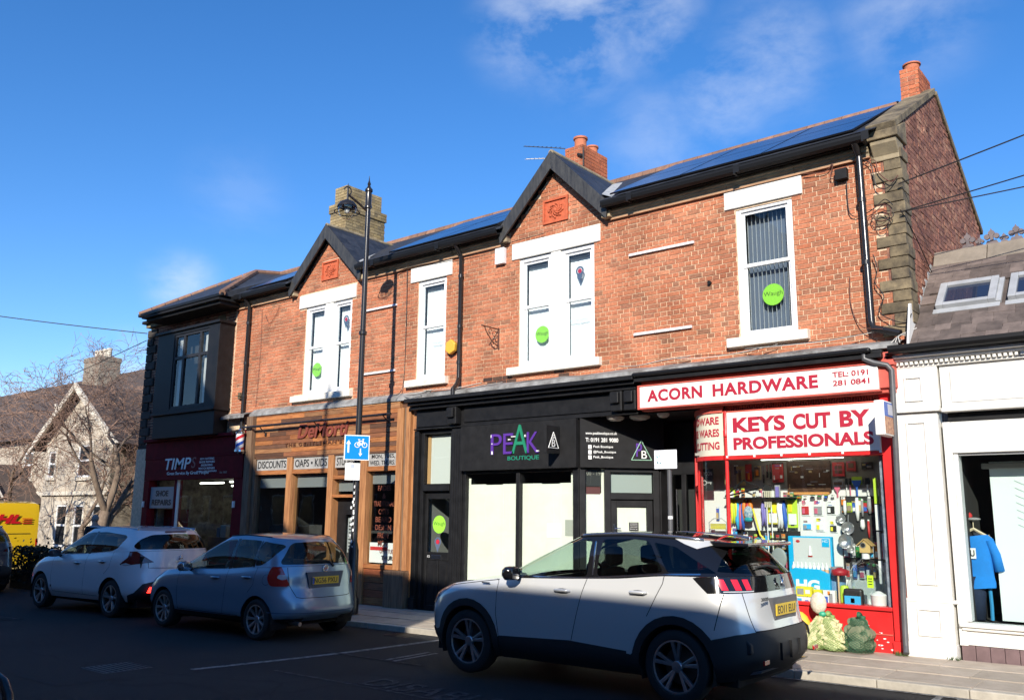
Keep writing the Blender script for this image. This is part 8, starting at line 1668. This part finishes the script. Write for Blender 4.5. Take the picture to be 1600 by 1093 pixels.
# ---- yellow delivery van ----------------------------------------------
def van():
    o = root('delivery_van', (-29.2, -3.0, -.46), 'yellow delivery van with red lettering parked broadside beyond the end of the terrace', 'van', None, R(90)); Y = paint('van_yellow', (.75, .47, .01), 0, .4); Y2 = Y
    # cross-sections of a high-roofed panel van
    st = [(-2.75, .55, 1.0), (-2.7, .85, 1.1), (-2.1, .95, 1.28), (-1.75, .96, 1.45), (-1.05, .98, 2.15), (-.7, .98, 2.30), (0, .98, 2.36), (2.5, .98, 2.36), (2.62, .97, 2.32)]
    vs, n_ = [], 14
    for (x, w, h) in st:
        sec = [(-w+.02, .32), (-w, .6), (-w, h*.45), (-w*.985, h*.7), (-w*.95, h*.9), (-w*.88, h*.975), (-w*.6, h*.998), (w*.6, h*.998), (w*.88, h*.975), (w*.95, h*.9), (w*.985, h*.7), (w, h*.45), (w, .6), (w-.02, .32)]; vs += [(x, a, c) for a, c in sec]
    b = MB(); b.add(vs, [(i*n_+k, i*n_+(k+1) % n_, (i+1)*n_+(k+1) % n_, (i+1)*n_+k) for i in range(len(st)-1) for k in range(n_)]+[tuple(range(n_)), tuple((len(st)-1)*n_+k for k in range(n_-1, -1, -1))])
    b.build('body_panel', Y, o, local=True, smooth='auto')
    lb(o, 'bumper', M_CLAD, [(2.55, 2.72, -.93, .93, .30, .55), (-2.8, -2.6, -.8, .8, .25, .6)], bevel=.04)
    lb(o, 'rear_lamp', M_LRED, [(2.56, 2.64, -.975, -.86, .95, 1.25), (2.56, 2.64, .86, .975, .95, 1.25)], bevel=.02)
    lb(o, 'door_seam', M_SEAM, [(2.615, 2.625, -.004, .004, .5, 2.4), (1.2, 1.21, -.984, -.978, .5, 2.2), (-.2, -.19, -.984, -.978, .5, 2.2), (-.2, 2.4, -.986, -.98, .78, .80), (-.2, 2.4, -.986, -.98, 1.40, 1.415)])
    lb(o, 'side_window', M_GLB, [(-1.15, -.35, -.985, -.975, 1.35, 1.95)], bevel=.02); lb(o, 'windscreen', M_GLB, build=lambda b: b.obox((-1.78, 0, 1.47), (0, 1, 0), Vector((.7, 0, .68)).normalized(), Vector((-.68, 0, .7)), -.8, .8, .02, .9, 0, .02))
    lb(o, 'side_step', mat('van_pale', (.55, .42, .15), .5), [(-.1, 2.3, -.99, -.93, .33, .48)])
    MR = mat('van_red', (.55, .01, .015), .4); text('lettering', 'DHL', (.95, -.992, 1.70), (1.15, 0, 0), (0, 0, .27), MR, o, bold=.05, thick=.003, shear=.35, local=True)
    for k in range(3): lb(o, 'red_stripe', MR, [(2.13, 2.42-.0*k, -.995, -.985, 1.70+k*.065, 1.725+k*.065)])
    for x in (-1.85, 1.55):
        for sg in (-1, 1): wheel(o, x, .95, sg, .33, 6, 'single', .2)
    return o
van()
# ================================================================== street furniture
def lamp_post(x, y, label, full=True, arm=(-.0, -.55), h=8.05, hl=7.30):
    g = zg(x); o = root('lamp_post', (x, y, g), label, 'lamp post', 'ornate black lamp posts')
    b = MB(); b.lathe([(.13, g), (.13, g+.25), (.10, g+.30), (.095, g+1.1), (.075, g+1.2), (.062, g+1.25), (.055, g+4), (.045, h-.55)], (x, y, 0), 16); b.build('column', M_PIPE, o, smooth='auto')
    b = MB(); b.lathe([(.045, h-.56), (.07, h-.54), (.07, h-.50), (.058, h-.47), (.058, h-.22), (.075, h-.20), (.075, h-.16), (.04, h-.12), (.025, h-.08), (.035, h-.05), (.012, h+.02), (.004, h+.12)], (x, y, 0), 14); b.build('finial', M_PIPE, o, smooth='auto')
    b = MB(); b.lathe([(.05, 4.95), (.075, 4.97), (.075, 5.03), (.05, 5.05)], (x, y, 0), 14); b.build('collar', M_PIPE, o, smooth='auto')
    ax, ay = x+arm[0], y+arm[1]; b = MB(); b.tube([(x, y, h-.62), (x+arm[0]*.5, y+arm[1]*.5, h-.50), (ax, ay, h-.40)], .022, 8)
    pts = [(x+arm[0]*t, y+arm[1]*t, h-.40+.10*math.sin(t*5)) for t in [i/8 for i in range(9)]]; b.tube([(x+arm[0]*(1.0+.16*math.cos(a)), y+arm[1]*(1.0+.16*math.cos(a)), h-.33+.08*math.sin(a)) for a in [i*math.pi/6 for i in range(10)]], .012, 6)
    b.tube([(ax, ay, h-.55), (ax, ay, h-.28), (ax, ay, h-.18)], [.02, .016, .004], 6); b.build('arm', M_PIPE, o)
    b = MB(); z = h-.62; b.lathe([(.02, z+.12), (.05, z+.10), (.14, z+.05), (.185, z-.01), (.19, z-.04)], (ax, ay, 0), 22); b.lathe([(.23, z-.13), (.245, z-.14), (.23, z-.15), (.22, z-.14), (.23, z-.13)], (ax, ay, 0), 26)
    for k in range(4): a = k*math.pi/2+.4; b.tube([(ax+.18*math.cos(a), ay+.18*math.sin(a), z-.03), (ax+.235*math.cos(a), ay+.235*math.sin(a), z-.14)], .006, 5)
    b.build('lantern_hood', M_PIPE, o, smooth='auto')
    b = MB(); b.lathe([(.17, z-.04), (.165, z-.12), (.13, z-.21), (.07, z-.27), (.001, z-.29)], (ax, ay, 0), 22); b.build('lantern_bowl', glass('lantern_glass', (.85, .85, .83), 1.6), o, smooth=True)
    b = MB(); b.lathe([(.001, z-.05), (.05, z-.06), (.045, z-.15), (.001, z-.17)], (ax, ay, 0), 12); b.build('lamp', mat('lamp_opal', (.7, .7, .68), .4), o, smooth=True)
    return o
lp = lamp_post(-12.46, -1.42, 'tall black lamp post on the pavement before the wooden barber shop', arm=(-.02, -.5), h=8.02)
# the second post, on the near pavement out of view: its shadow falls on the wooden shop
lamp_post(-9.71, -11.1, 'tall black lamp post on the near pavement behind the camera', arm=(.02, .55), h=10.3)
# blue contraflow sign and parking plate, banded to the post
bsn = root('blue_road_sign', (-12.2, -1.72, 2.6), 'square blue road sign with white arrows and bicycle on the lamp post', 'sign')
sU = Vector((math.cos(.98), math.sin(.98), 0)); sN = Vector((sU.y, -sU.x, 0)); SW, SH = .46, .46; SO = Vector((-12.36, -1.53, 2.60))-sU*.23; SG = .46/.58
b = MB(); b.obox(SO, sU, Zv, sN, 0, SW, 0, SH, -.008, .0); b.build('sign_border', M_WT, bsn, bevel=.012)
b = MB(); b.obox(SO, sU, Zv, sN, .018, SW-.018, .018, SH-.018, .0, .003); bf = b.build('blue_face', mat('sign_blue', (.0, .23, .72), .35), bsn)
def sp(pts, name='symbol'):
    pts = [(a*SG, c*SG) for a, c in pts]; b = MB(); b.prism(pts, .003, .006, lambda a, c, d: SO+sU*a+Zv*c+sN*d); b.build(name, M_WT, bf)
sp([(.075, .17), (.115, .17), (.115, .37), (.15, .37), (.095, .46), (.04, .37), (.075, .37)], 'arrow_symbol'); sp([(.36, .27), (.385, .27), (.385, .16), (.415, .16), (.3725, .09), (.33, .16), (.36, .16)], 'arrow_symbol')
b = MB()
for cx in (.295, .465): b.tube([SO+sU*(cx+.055*math.cos(a))*SG+Zv*(.35+.055*math.sin(a))*SG+sN*.006 for a in [i*math.pi/8 for i in range(17)]], .008, 5, caps=False)
for a, c in (((.295, .35), (.34, .44)), ((.34, .44), (.43, .44)), ((.43, .44), (.465, .35)), ((.34, .43), (.385, .35)), ((.385, .35), (.43, .44)), ((.295, .35), (.385, .35)), ((.335, .46), (.32, .475)), ((.43, .44), (.425, .475)), ((.31, .475), (.355, .475)), ((.405, .48), (.45, .48))): b.tube([SO+sU*a[0]*SG+Zv*a[1]*SG+sN*.006, SO+sU*c[0]*SG+Zv*c[1]*SG+sN*.006], .009, 5)
b.build('bicycle_symbol', M_WT, bf)
pks = root('parking_plate', (-12.25, -1.72, 2.3), 'small white parking plate below the blue road sign', 'sign'); SO2 = Vector((-12.40, -1.53, 2.24))-sU*.17; b = MB(); b.obox(SO2, sU, Zv, sN, 0, .27, 0, .31, -.006, 0); pf = b.build('plate', M_WT, pks, bevel=.008)
b = MB(); b.obox(SO2, sU, Zv, sN, .10, .165, .225, .285, 0, .002); b.build('printed_symbol', mat('pale_print', (.45, .5, .62), .5), pf)
for k in range(5): b = MB(); b.obox(SO2, sU, Zv, sN, .04+.02*(k % 2), .23-.03*(k % 3), .19-k*.036, .200-k*.036, 0, .002); b.build('printed_line', mat('faint_print', (.55, .55, .57), .5), pf)
for k in range(7): b = MB(); b.obox((-12.44, -1.49, 2.1-k*.11), (1, 0, 0), Zv, (0, -1, 0), 0, .035, 0, .05, 0, .004); b.build('paint_fleck', M_WT, lp)
for k in range(12): b = MB(); b.ell((-12.46+.04*math.sin(k*2.3), -1.49, .75+k*.10), .025, .006, .03, 8, 5); b.build('old_sticker', M_WT, lp)
# white parking sign before the boutique entrance
o = root('white_parking_sign', (-5.83, -1.72, zg(-5.8)), 'white parking sign with cyan symbols on a dark grey post before the boutique entrance', 'sign')
b = MB(); b.tube([(-5.82, -1.70, zg(-5.8)), (-5.82, -1.70, 2.5)], .03, 12); b.build('post', M_PIPEG, o, smooth='auto'); b = MB(); b.box(-6.02, -5.68, -1.75, -1.735, 2.275, 2.525); pf = b.build('sign_plate', mat('reflective_white', (.88, .88, .92), .4), o, bevel=.012)
MC = mat('cyan_print', (.05, .50, .55), .4)
for (x, z, r_) in ((-5.97, 2.43, .02), (-5.93, 2.44, .018), (-5.965, 2.36, .024), (-5.925, 2.35, .02)): b = MB(); b.prism_xz([(x+r_*math.cos(i*2.4)*(1 if i % 2 else .5), z+r_*math.sin(i*2.4)*(1 if i % 2 else .5)) for i in range(7)], -1.753, -1.75); b.build('cyan_symbol', MC, pf)
b = MB(); b.box(-5.99, -5.975, -1.753, -1.75, 2.44, 2.50); b.build('grey_print', mat('pale_print', (0,)*3), pf)
b = MB(); b.lathe([(.033, 1.62), (.033, 1.66)], (-5.82, -1.70, 0), 12); b.build('reflective_band', M_WT, o)
# overhead wires
def wire(pts, label, r=.012):
    P = [Vector(pts[0]).lerp(Vector(pts[1]), i/20)-Vector((0, 0, 4*pts[2]*(i/20)*(1-i/20))) for i in range(21)]; b = MB(); b.tube(P, r, 5); return b.build('overhead_wire', M_CAB, None, label=label, category='wire')
wire([(-23.2, -.1, 6.55), (-36, -9.0, 9.0), .2], 'black telephone wire crossing the sky to the left of the corner building', .014)
wire([(-23.2, -.1, 6.35), (-44, -2.0, 3.2), .2], 'thin wire slanting down from the corner building across the bare tree', .011)
wire([(-3.1, -.1, 6.12), (9, -.5, 8.7), .15], 'upper wire running right from the gable quoins', .010)
wire([(-3.1, -.1, 5.72), (9, -1.5, 6.9), .12], 'lower wire running right from the gable quoins', .009)
wire([(-3.1, -.1, 5.72), (9, 2.5, 7.2), .15], 'lowest wire running right, almost level, from the coiled cables', .009)

# ================================================================== things beyond the end of the terrace
M_RUB = mat('pale_rubble', (.58, .51, .41), .95, col2=(.36, .30, .23), nscale=5, bump=.6, bscale=9); M_RUBD = mat('dark_shade_rubble', (.26, .225, .175), .95, col2=(.15, .13, .105), nscale=5, bump=.6, bscale=9); M_BROOF = mat('brown_roof', (.10, .07, .055), .85, col2=(.06, .046, .04), nscale=4, bump=.4, bscale=14); M_CREAM = mat('cream_stone', (.62, .56, .46), .8, var=.08)
M_CURT = mat('pane_dark', (.02, .022, .025), .1)
g0 = -.5
hv = root('stone_house', (-36, 3, g0), 'pale stone house with brown tiled roof, gabled bay, white bargeboards and tall chimney', 'house')
def H(name, boxes, m, bevel=0, parent=hv, **t):
    b = MB()
    for q in boxes: b.box(*q)
    return b.build(name, m, parent, bevel=bevel, **t)
fy = 4.4; by = 3.0
H('wall', [(-58, -27.5, fy, fy+7, g0, 4.75)], M_RUB)
b = MB(); b.prism_yz([(fy-.4, 4.7), (fy+7.4, 4.7), (fy+3.3, 8.05)], -58.5, -27.2); b.build('roof', M_BROOF, hv)
H('bay_wall', [(-36.4, -31.0, by, fy, g0, 4.25)], M_RUB); H('bay_side_shade', [(-31.0, -30.96, by+.02, fy, g0, 4.2)], M_RUBD)  # thin sheet of darker rubble: shade on the bay's right side, put into the colour
b = MB(); b.prism_xz([(-37.0, 4.2), (-30.5, 4.2), (-33.75, 6.15)], by+.1, fy+1.6); b.build('gable_wall', M_RUB, hv)
for s in (-1, 1):
    b = MB(); b.prism_xz([(-33.75, 6.42), (-33.75, 6.15), (-33.75+s*3.55, 3.80), (-33.75+s*3.7, 3.98)], by-.35, by-.25); b.build('bargeboard', M_CREAM, hv)
    b = MB(); b.add([(-33.75, by-.35, 6.40), (-33.75+s*3.7, by-.35, 3.96), (-33.75+s*3.7, fy+.2, 3.96), (-33.75, fy+2.2, 6.40)], [(0,1,2,3)]); b.build('gable_roof', M_BROOF, hv)
b = MB(); b.prism_xz([(-40.2, 4.4), (-36.6, 4.4), (-38.4, 5.9)], fy-.3, fy+1.6); b.build('side_gable', M_BROOF, hv)
b = MB(); b.prism_xz([(-38.4, 6.1), (-38.4, 5.9), (-36.5, 4.3), (-36.3, 4.45)], fy-.45, fy-.35); b.build('bargeboard', M_CREAM, hv)
def hwin(x0, x1, z0, z1, y, parent=hv, bar=None):
    f = H('window', [(x0-.14, x0, y-.06, y+.1, z0-.12, z1+.14), (x1, x1+.14, y-.06, y+.1, z0-.12, z1+.14), (x0, x1, y-.06, y+.1, z1, z1+.14), (x0, x1, y-.08, y+.1, z0-.12, z0)], M_CREAM)
    H('sash_frame', [(x0, x0+.07, y-.03, y+.05, z0, z1), (x1-.07, x1, y-.03, y+.05, z0, z1), (x0+.07, x1-.07, y-.03, y+.05, z1-.07, z1), (x0+.07, x1-.07, y-.03, y+.05, z0, z0+.07), (x0+.07, x1-.07, y-.03, y+.05, (z0+z1)/2-.02, (z0+z1)/2+.05)], M_UPVC, parent=f)
    H('pane', [(x0+.07, x1-.07, y-.005, y+.01, z0+.07, z1-.07)], M_CURT, parent=f)
for (x0, x1) in ((-34.9, -34.0), (-33.4, -32.7), (-32.0, -31.2)): hwin(x0, x1, .3, 1.85, by)
hwin(-33.5, -32.45, 2.85, 4.05, by); hwin(-36.0, -35.4, 2.9, 3.9, by)
for x0, w in ((-41.9, .9), (-46.5, 1.0), (-51, 1.0)): hwin(x0, x0+w, 3.0, 4.15, fy); hwin(x0, x0+w, .3, 1.9, fy)
hwin(-30.2, -29.6, 3.0, 4.0, fy)
H('front_door', [(-38.4, -37.4, fy-.06, fy+.05, g0, 2.0)], M_CREAM); H('door_leaf', [(-38.3, -37.5, fy-.09, fy-.06, g0, 1.9)], mat('dark_door', (.02, .03, .03), .4))
H('string_course', [(-36.5, -30.9, by-.1, by, 2.2, 2.34), (-58, -36.4, fy-.06, fy, 2.3, 2.42)], M_CREAM)
b = MB(); b.prism_xz([(-44.6, 1.9), (-39.5, 1.9), (-42.1, 3.6)], fy-1.6, fy); b.build('porch_gable', M_BROOF, hv)
for s in (-1, 1): b = MB(); b.prism_xz([(-42.1, 3.85), (-42.1, 3.65), (-42.1+s*2.8, 1.8), (-42.1+s*2.9, 2.0)], fy-1.75, fy-1.65); b.build('porch_bargeboard', M_CREAM, hv)
chm = chimney(-42.0, -40.4, 6.6, 7.6, 5.6, 8.75, mat('stone_stack', (.36, .31, .24), .9, col2=(.2, .17, .14), nscale=6, bump=.5), M_MORTAR_D, hv, oversail=True)
for x in (-41.8, -41.4, -41.0, -40.6): b = MB(); b.lathe([(.13, 8.7), (.11, 9.1), (.14, 9.12), (.12, 9.2)], (x, 7.1, 0), 12); b.build('chimney_pot', M_CREAM, chm, smooth='auto')
# second roof behind, right of the chimney
h2 = root('neighbour_house', (-33, 14, g0), 'dark tiled neighbour house behind the stone house, rightmost before the corner building', 'house')
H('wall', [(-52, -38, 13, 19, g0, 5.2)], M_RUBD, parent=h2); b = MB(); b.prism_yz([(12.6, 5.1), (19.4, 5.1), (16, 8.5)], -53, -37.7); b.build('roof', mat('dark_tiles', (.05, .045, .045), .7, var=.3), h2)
H('gable_window', [(-44, -43, 12.9, 13, 3.0, 4.4)], M_CREAM, parent=h2)
# garden wall and hedge
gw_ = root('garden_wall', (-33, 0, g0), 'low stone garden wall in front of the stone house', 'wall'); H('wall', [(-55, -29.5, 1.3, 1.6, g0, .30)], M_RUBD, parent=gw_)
M_HEDGE = mat('hedge_leaf', (.018, .024, .012), .8, var=.4, nscale=3)
hd = root('hedge', (-24.3, -1.95, g0), 'dark low hedge in a planter before the yellow van', 'hedge'); rr = random.Random(12); b = MB()
for k in range(2600):
    x, y, z = rr.uniform(-25.2, -23.4), rr.uniform(-2.3, -1.6), g0+.25+rr.random()**.7*.95*(1 if rr.random() < .96 else 1.25); d = Vector((rr.gauss(0, 1), rr.gauss(0, 1), rr.gauss(0, 1))).normalized()*.045; e = d.cross(Vector((rr.gauss(0, 1), rr.gauss(0, 1), 1))).normalized()*.03
    P = Vector((x, y, z)); b.add([P-d, P+e, P+d, P-e], [(0,1,2,3)])
b.build('leaves', M_HEDGE, hd, fixn=False, kind='stuff'); H('planter', [(-25.1, -23.5, -2.25, -1.65, g0, .12)], M_BLACKM, parent=hd, bevel=.02)
# bare winter trees
M_BARK = mat('bark', (.13, .09, .065), .9, col2=(.25, .19, .14), nscale=14, bump=.8, bscale=30, stretch=(1, 1, .3)); M_TWIG = mat('twig', (.26, .16, .115), .85, var=.3, nscale=3)
def bare_tree(x, y, h, label, seed, lean=(0, 0), r0=.22, depth=6, spread=1.0, forks=3, knobbly=False):
    rr = random.Random(seed); o = root('bare_tree', (x, y, g0), label, 'tree', 'bare winter trees by the stone house'); big, tw = MB(), MB(); cnt = [0]
    def grow(p, d, l, r, lev):
        pts = [p]; q = p; n_ = 3 if lev < 4 else 2
        for i in range(n_):
            d = (d+Vector((rr.gauss(0, 1), rr.gauss(0, 1), rr.gauss(0, .7)))*(.10+.045*lev)+Vector((0, 0, .03 if lev < 3 else -.015))).normalized(); q = q+d*l/n_; pts.append(q)
        rs = [r*(1-.32*i/n_) for i in range(n_+1)]; (big if lev < 3 else tw).tube(pts, rs, 7 if lev < 2 else (5 if lev < 4 else 3), caps=False)
        if lev >= depth: return
        k = forks if lev < 2 else rr.choice((2, 3, 3))
        for j in range(k):
            a = rr.uniform(0, 6.28); u = d.orthogonal().normalized(); w = d.cross(u); s = rr.uniform(.45, .95)*spread; nd = (d+(u*math.cos(a)+w*math.sin(a))*s).normalized()
            grow(pts[-1] if j < 2 else pts[-2], nd, l*rr.uniform(.66, .86), max(.006, rs[-1]*rr.uniform(.55, .78)), lev+1)
    grow(Vector((x, y, g0)), Vector((lean[0], lean[1], 1)).normalized(), h*.24, r0, 0)
    big.build('trunk', M_BARK, o, smooth=True, fixn=False); tw.build('crown', M_TWIG, o, fixn=False); return o
bare_tree(-26.3, .6, 9.0, 'knobbly bare tree with dense brown twigs directly before the gabled bay', 31, lean=(-.28, .05), r0=.24, depth=8, spread=1.0)
bare_tree(-33.5, 1.0, 9.0, 'bare tree further left whose fine branches spread over the brown roof', 5, lean=(.25, 0), r0=.22, depth=7, spread=1.1)
bare_tree(-30.2, 1.9, 6.6, 'slender bare tree between the gabled bay and the van', 44, lean=(-.15, 0), r0=.15, depth=7, spread=1.1)
# pale cables tied up the tree side
# person walking behind the parked cars ---------------------------------
def person():
    x, y = -24.0, -.62; g = -.24; o = root('person', (x, y, g), 'grey haired person in a dark coat walking left beyond the white car', 'person')
    J = {'pel': (0, 0, .93), 'spi': (-.03, 0, 1.15), 'che': (-.07, 0, 1.38), 'nek': (-.11, 0, 1.50), 'hea': (-.14, 0, 1.60), 'top': (-.15, 0, 1.70),
         'hl': (0, -.10, .90), 'kl': (-.18, -.11, .50), 'al': (-.14, -.11, .09), 'tl': (-.30, -.12, .04), 'hr': (0, .10, .90), 'kr': (.02, .11, .48), 'ar': (.26, .11, .14), 'tr': (.16, .11, .04),
         'sl': (-.07, -.20, 1.40), 'el': (.03, -.27, 1.12), 'wl': (-.17, -.29, .93), 'sr': (-.07, .20, 1.40), 'er': (-.20, .26, 1.15), 'wr': (-.38, .22, 1.02)}
    rad = {'pel': .15, 'spi': .14, 'che': .155, 'nek': .06, 'hea': .085, 'top': .075, 'hl': .10, 'kl': .065, 'al': .045, 'tl': .035, 'hr': .10, 'kr': .065, 'ar': .045, 'tr': .035, 'sl': .075, 'el': .055, 'wl': .035, 'sr': .075, 'er': .055, 'wr': .035}
    E_ = [('pel', 'spi'), ('spi', 'che'), ('che', 'nek'), ('nek', 'hea'), ('hea', 'top'), ('pel', 'hl'), ('hl', 'kl'), ('kl', 'al'), ('al', 'tl'), ('pel', 'hr'), ('hr', 'kr'), ('kr', 'ar'), ('ar', 'tr'), ('che', 'sl'), ('sl', 'el'), ('el', 'wl'), ('che', 'sr'), ('sr', 'er'), ('er', 'wr')]
    def skinned(name, keys, m, grow=0.0, extra=None):
        ks = [k for k in J if k in keys]; me = bpy.data.meshes.new(name); me.from_pydata([(x+J[k][0], y+J[k][1], g+J[k][2]) for k in ks]+([] if not extra else []), [(ks.index(a), ks.index(b_)) for a, b_ in E_ if a in keys and b_ in keys], []); me.materials.append(m)
        ob = bpy.data.objects.new(name, me); COL.objects.link(ob); attach(ob, o); md = ob.modifiers.new('skin', 'SKIN'); md.use_smooth_shade = True; sv = me.skin_vertices[0].data
        for i, k in enumerate(ks): sv[i].radius = (rad[k]+grow,)*2; sv[i].use_root = (k == ks[0])
        sb = ob.modifiers.new('sub', 'SUBSURF'); sb.levels = sb.render_levels = 2; return ob
    skinned('body', set(J), mat('skin', (.50, .30, .22), .6))
    skinned('coat', {'pel', 'spi', 'che', 'sl', 'el', 'wl', 'sr', 'er', 'wr', 'hl', 'hr'}, mat('coat_black', (.012, .012, .014), .9), .025); skinned('trousers', {'pel', 'hl', 'kl', 'al', 'hr', 'kr', 'ar'}, mat('trouser_black', (.015, .015, .02), .9), .012)
    hx, hy, hz = x-.15, y, g+1.645
    b = MB(); b.ell((hx+.02, hy, hz+.03), .105, .09, .105, 16, 10); b.build('hair', mat('grey_hair', (.30, .27, .25), .9, bump=.5), o, smooth=True)
    b = MB(); b.ell((hx-.02, hy, hz-.01), .088, .072, .105, 16, 10); b.ell((hx-.108, hy, hz-.01), .018, .014, .02, 8, 6); b.build('face', mat('skin', (0,)*3), o, smooth=True)
    for s in (-1, 1):
        b = MB(); b.ell((hx-.085, hy+s*.03, hz+.015), .012, .012, .008, 8, 6); b.build('eye', M_INK, o, smooth=True); b = MB(); b.ell((hx+.0, hy+s*.09, hz-.01), .02, .01, .03, 8, 6); b.build('ear', mat('skin', (0,)*3), o, smooth=True)
        wx, wy, wz = x+J['wl' if s < 0 else 'wr'][0], y+J['wl' if s < 0 else 'wr'][1], g+J['wl' if s < 0 else 'wr'][2]
        b = MB(); b.ell((wx-.05, wy, wz-.03), .05, .022, .04, 10, 6)
        for k in range(4): b.tube([(wx-.08, wy-.024+k*.016, wz-.04), (wx-.12, wy-.024+k*.016, wz-.065), (wx-.125, wy-.024+k*.015, wz-.095+.006*abs(k-1.5))], [.009, .0085, .006], 6)
        b.tube([(wx-.03, wy-s*.02, wz-.01), (wx-.07, wy-s*.045, wz-.03), (wx-.095, wy-s*.05, wz-.05)], [.012, .01, .007], 6); b.build('hand', mat('skin', (0,)*3), o, smooth=True)
        ax_k = 'al' if s < 0 else 'ar'; tk = 'tl' if s < 0 else 'tr'; b = MB(); b.tube([(x+J[ax_k][0]+.05, y+J[ax_k][1], g+J[ax_k][2]-.03), (x+(J[ax_k][0]+J[tk][0])/2, y+J[tk][1], g+J[tk][2]+.01), (x+J[tk][0]-.02, y+J[tk][1], g+J[tk][2])], [.045, .05, .035], 8); b.build('shoe', M_INK, o, smooth=True)
    b = MB(); b.lathe([(.001, -.01), (.05, 0), (.055, .02), (.001, .03)], (hx-.03, hy, hz-.075), 8); b.tube([(hx-.1, hy-.018, hz-.045), (hx-.103, hy+.018, hz-.045)], .005, 5); b.build('mouth', mat('lip', (.35, .12, .10), .6), o)
person()
# black tubular hoop close to the camera, bottom left
o = root('cycle_hoop', (-7.0, -9.5, -.16), 'black tubular steel cycle hoop cut off by the bottom left corner', 'cycle stand')
b = MB(); b.tube([(-7.45, -9.5, -.2), (-7.45, -9.5, .42), (-7.42, -9.5, .50), (-7.33, -9.5, .56), (-7.2, -9.5, .585), (-6.62, -9.5, .56), (-6.46, -9.5, .53), (-6.37, -9.5, .46), (-6.34, -9.5, .36), (-6.34, -9.5, -.2)], .034, 12); b.build('hoop', M_PIPE, o, smooth=True)
# the near side of the street: its shadow lies over the road and the corner shop
opp(-3.95, 3.5, -15, 6.4, 8.2, 9, 'brick terrace house straight behind the camera'); opp(3.55, 13.5, -15, 6.4, 8.2, 9, 'brick terrace house behind the camera to the right'); opp(-32, -16.5, -15, 6.2, 8.0, 9, 'brick terrace house behind the camera at the far left'); opp(13.55, 30, -15, 6.4, 8.2, 9, 'long brick terrace house far right behind the camera')
opp(-52, -32.1, -15, 6.2, 8.0, 9, 'brick terrace house far behind on the left'); opp(-80, -52.1, -15, 6.2, 8.0, 9, 'farthest brick terrace house on the near side')
hall = root('brick_hall', (-12.5, -15, -.2), 'tall gabled brick hall behind the camera to the left', 'building')
b = MB(); b.prism_xz([(-16.4, -.5), (-16.4, 13.9), (-15.0, 14.7), (-9.2, 9.45), (-8.0, 8.45), (-4.0, 8.35), (-4.0, -.5)], -18.5, -15); b.build('wall', M_OPP, hall)
b = MB(); b.prism_xz([(-16.5, 13.9), (-15.0, 14.8), (-9.1, 9.47), (-9.1, 9.38), (-15.0, 14.71), (-16.5, 13.82)], -18.6, -14.95); b.build('roof', M_SLATE, hall)
for x in (-15.2, -12.8, -10.4, -8.2):
    for z in (1.0, 4.5):
        b = MB(); b.box(x, x+1.1, -15.0, -14.95, z, z+2.2); f = b.build('window', M_WHITE, hall); b = MB(); b.box(x+.1, x+1.0, -14.949, -14.94, z+.1, z+2.1); b.build('pane', mat('opposite_pane', (0,)*3), f)
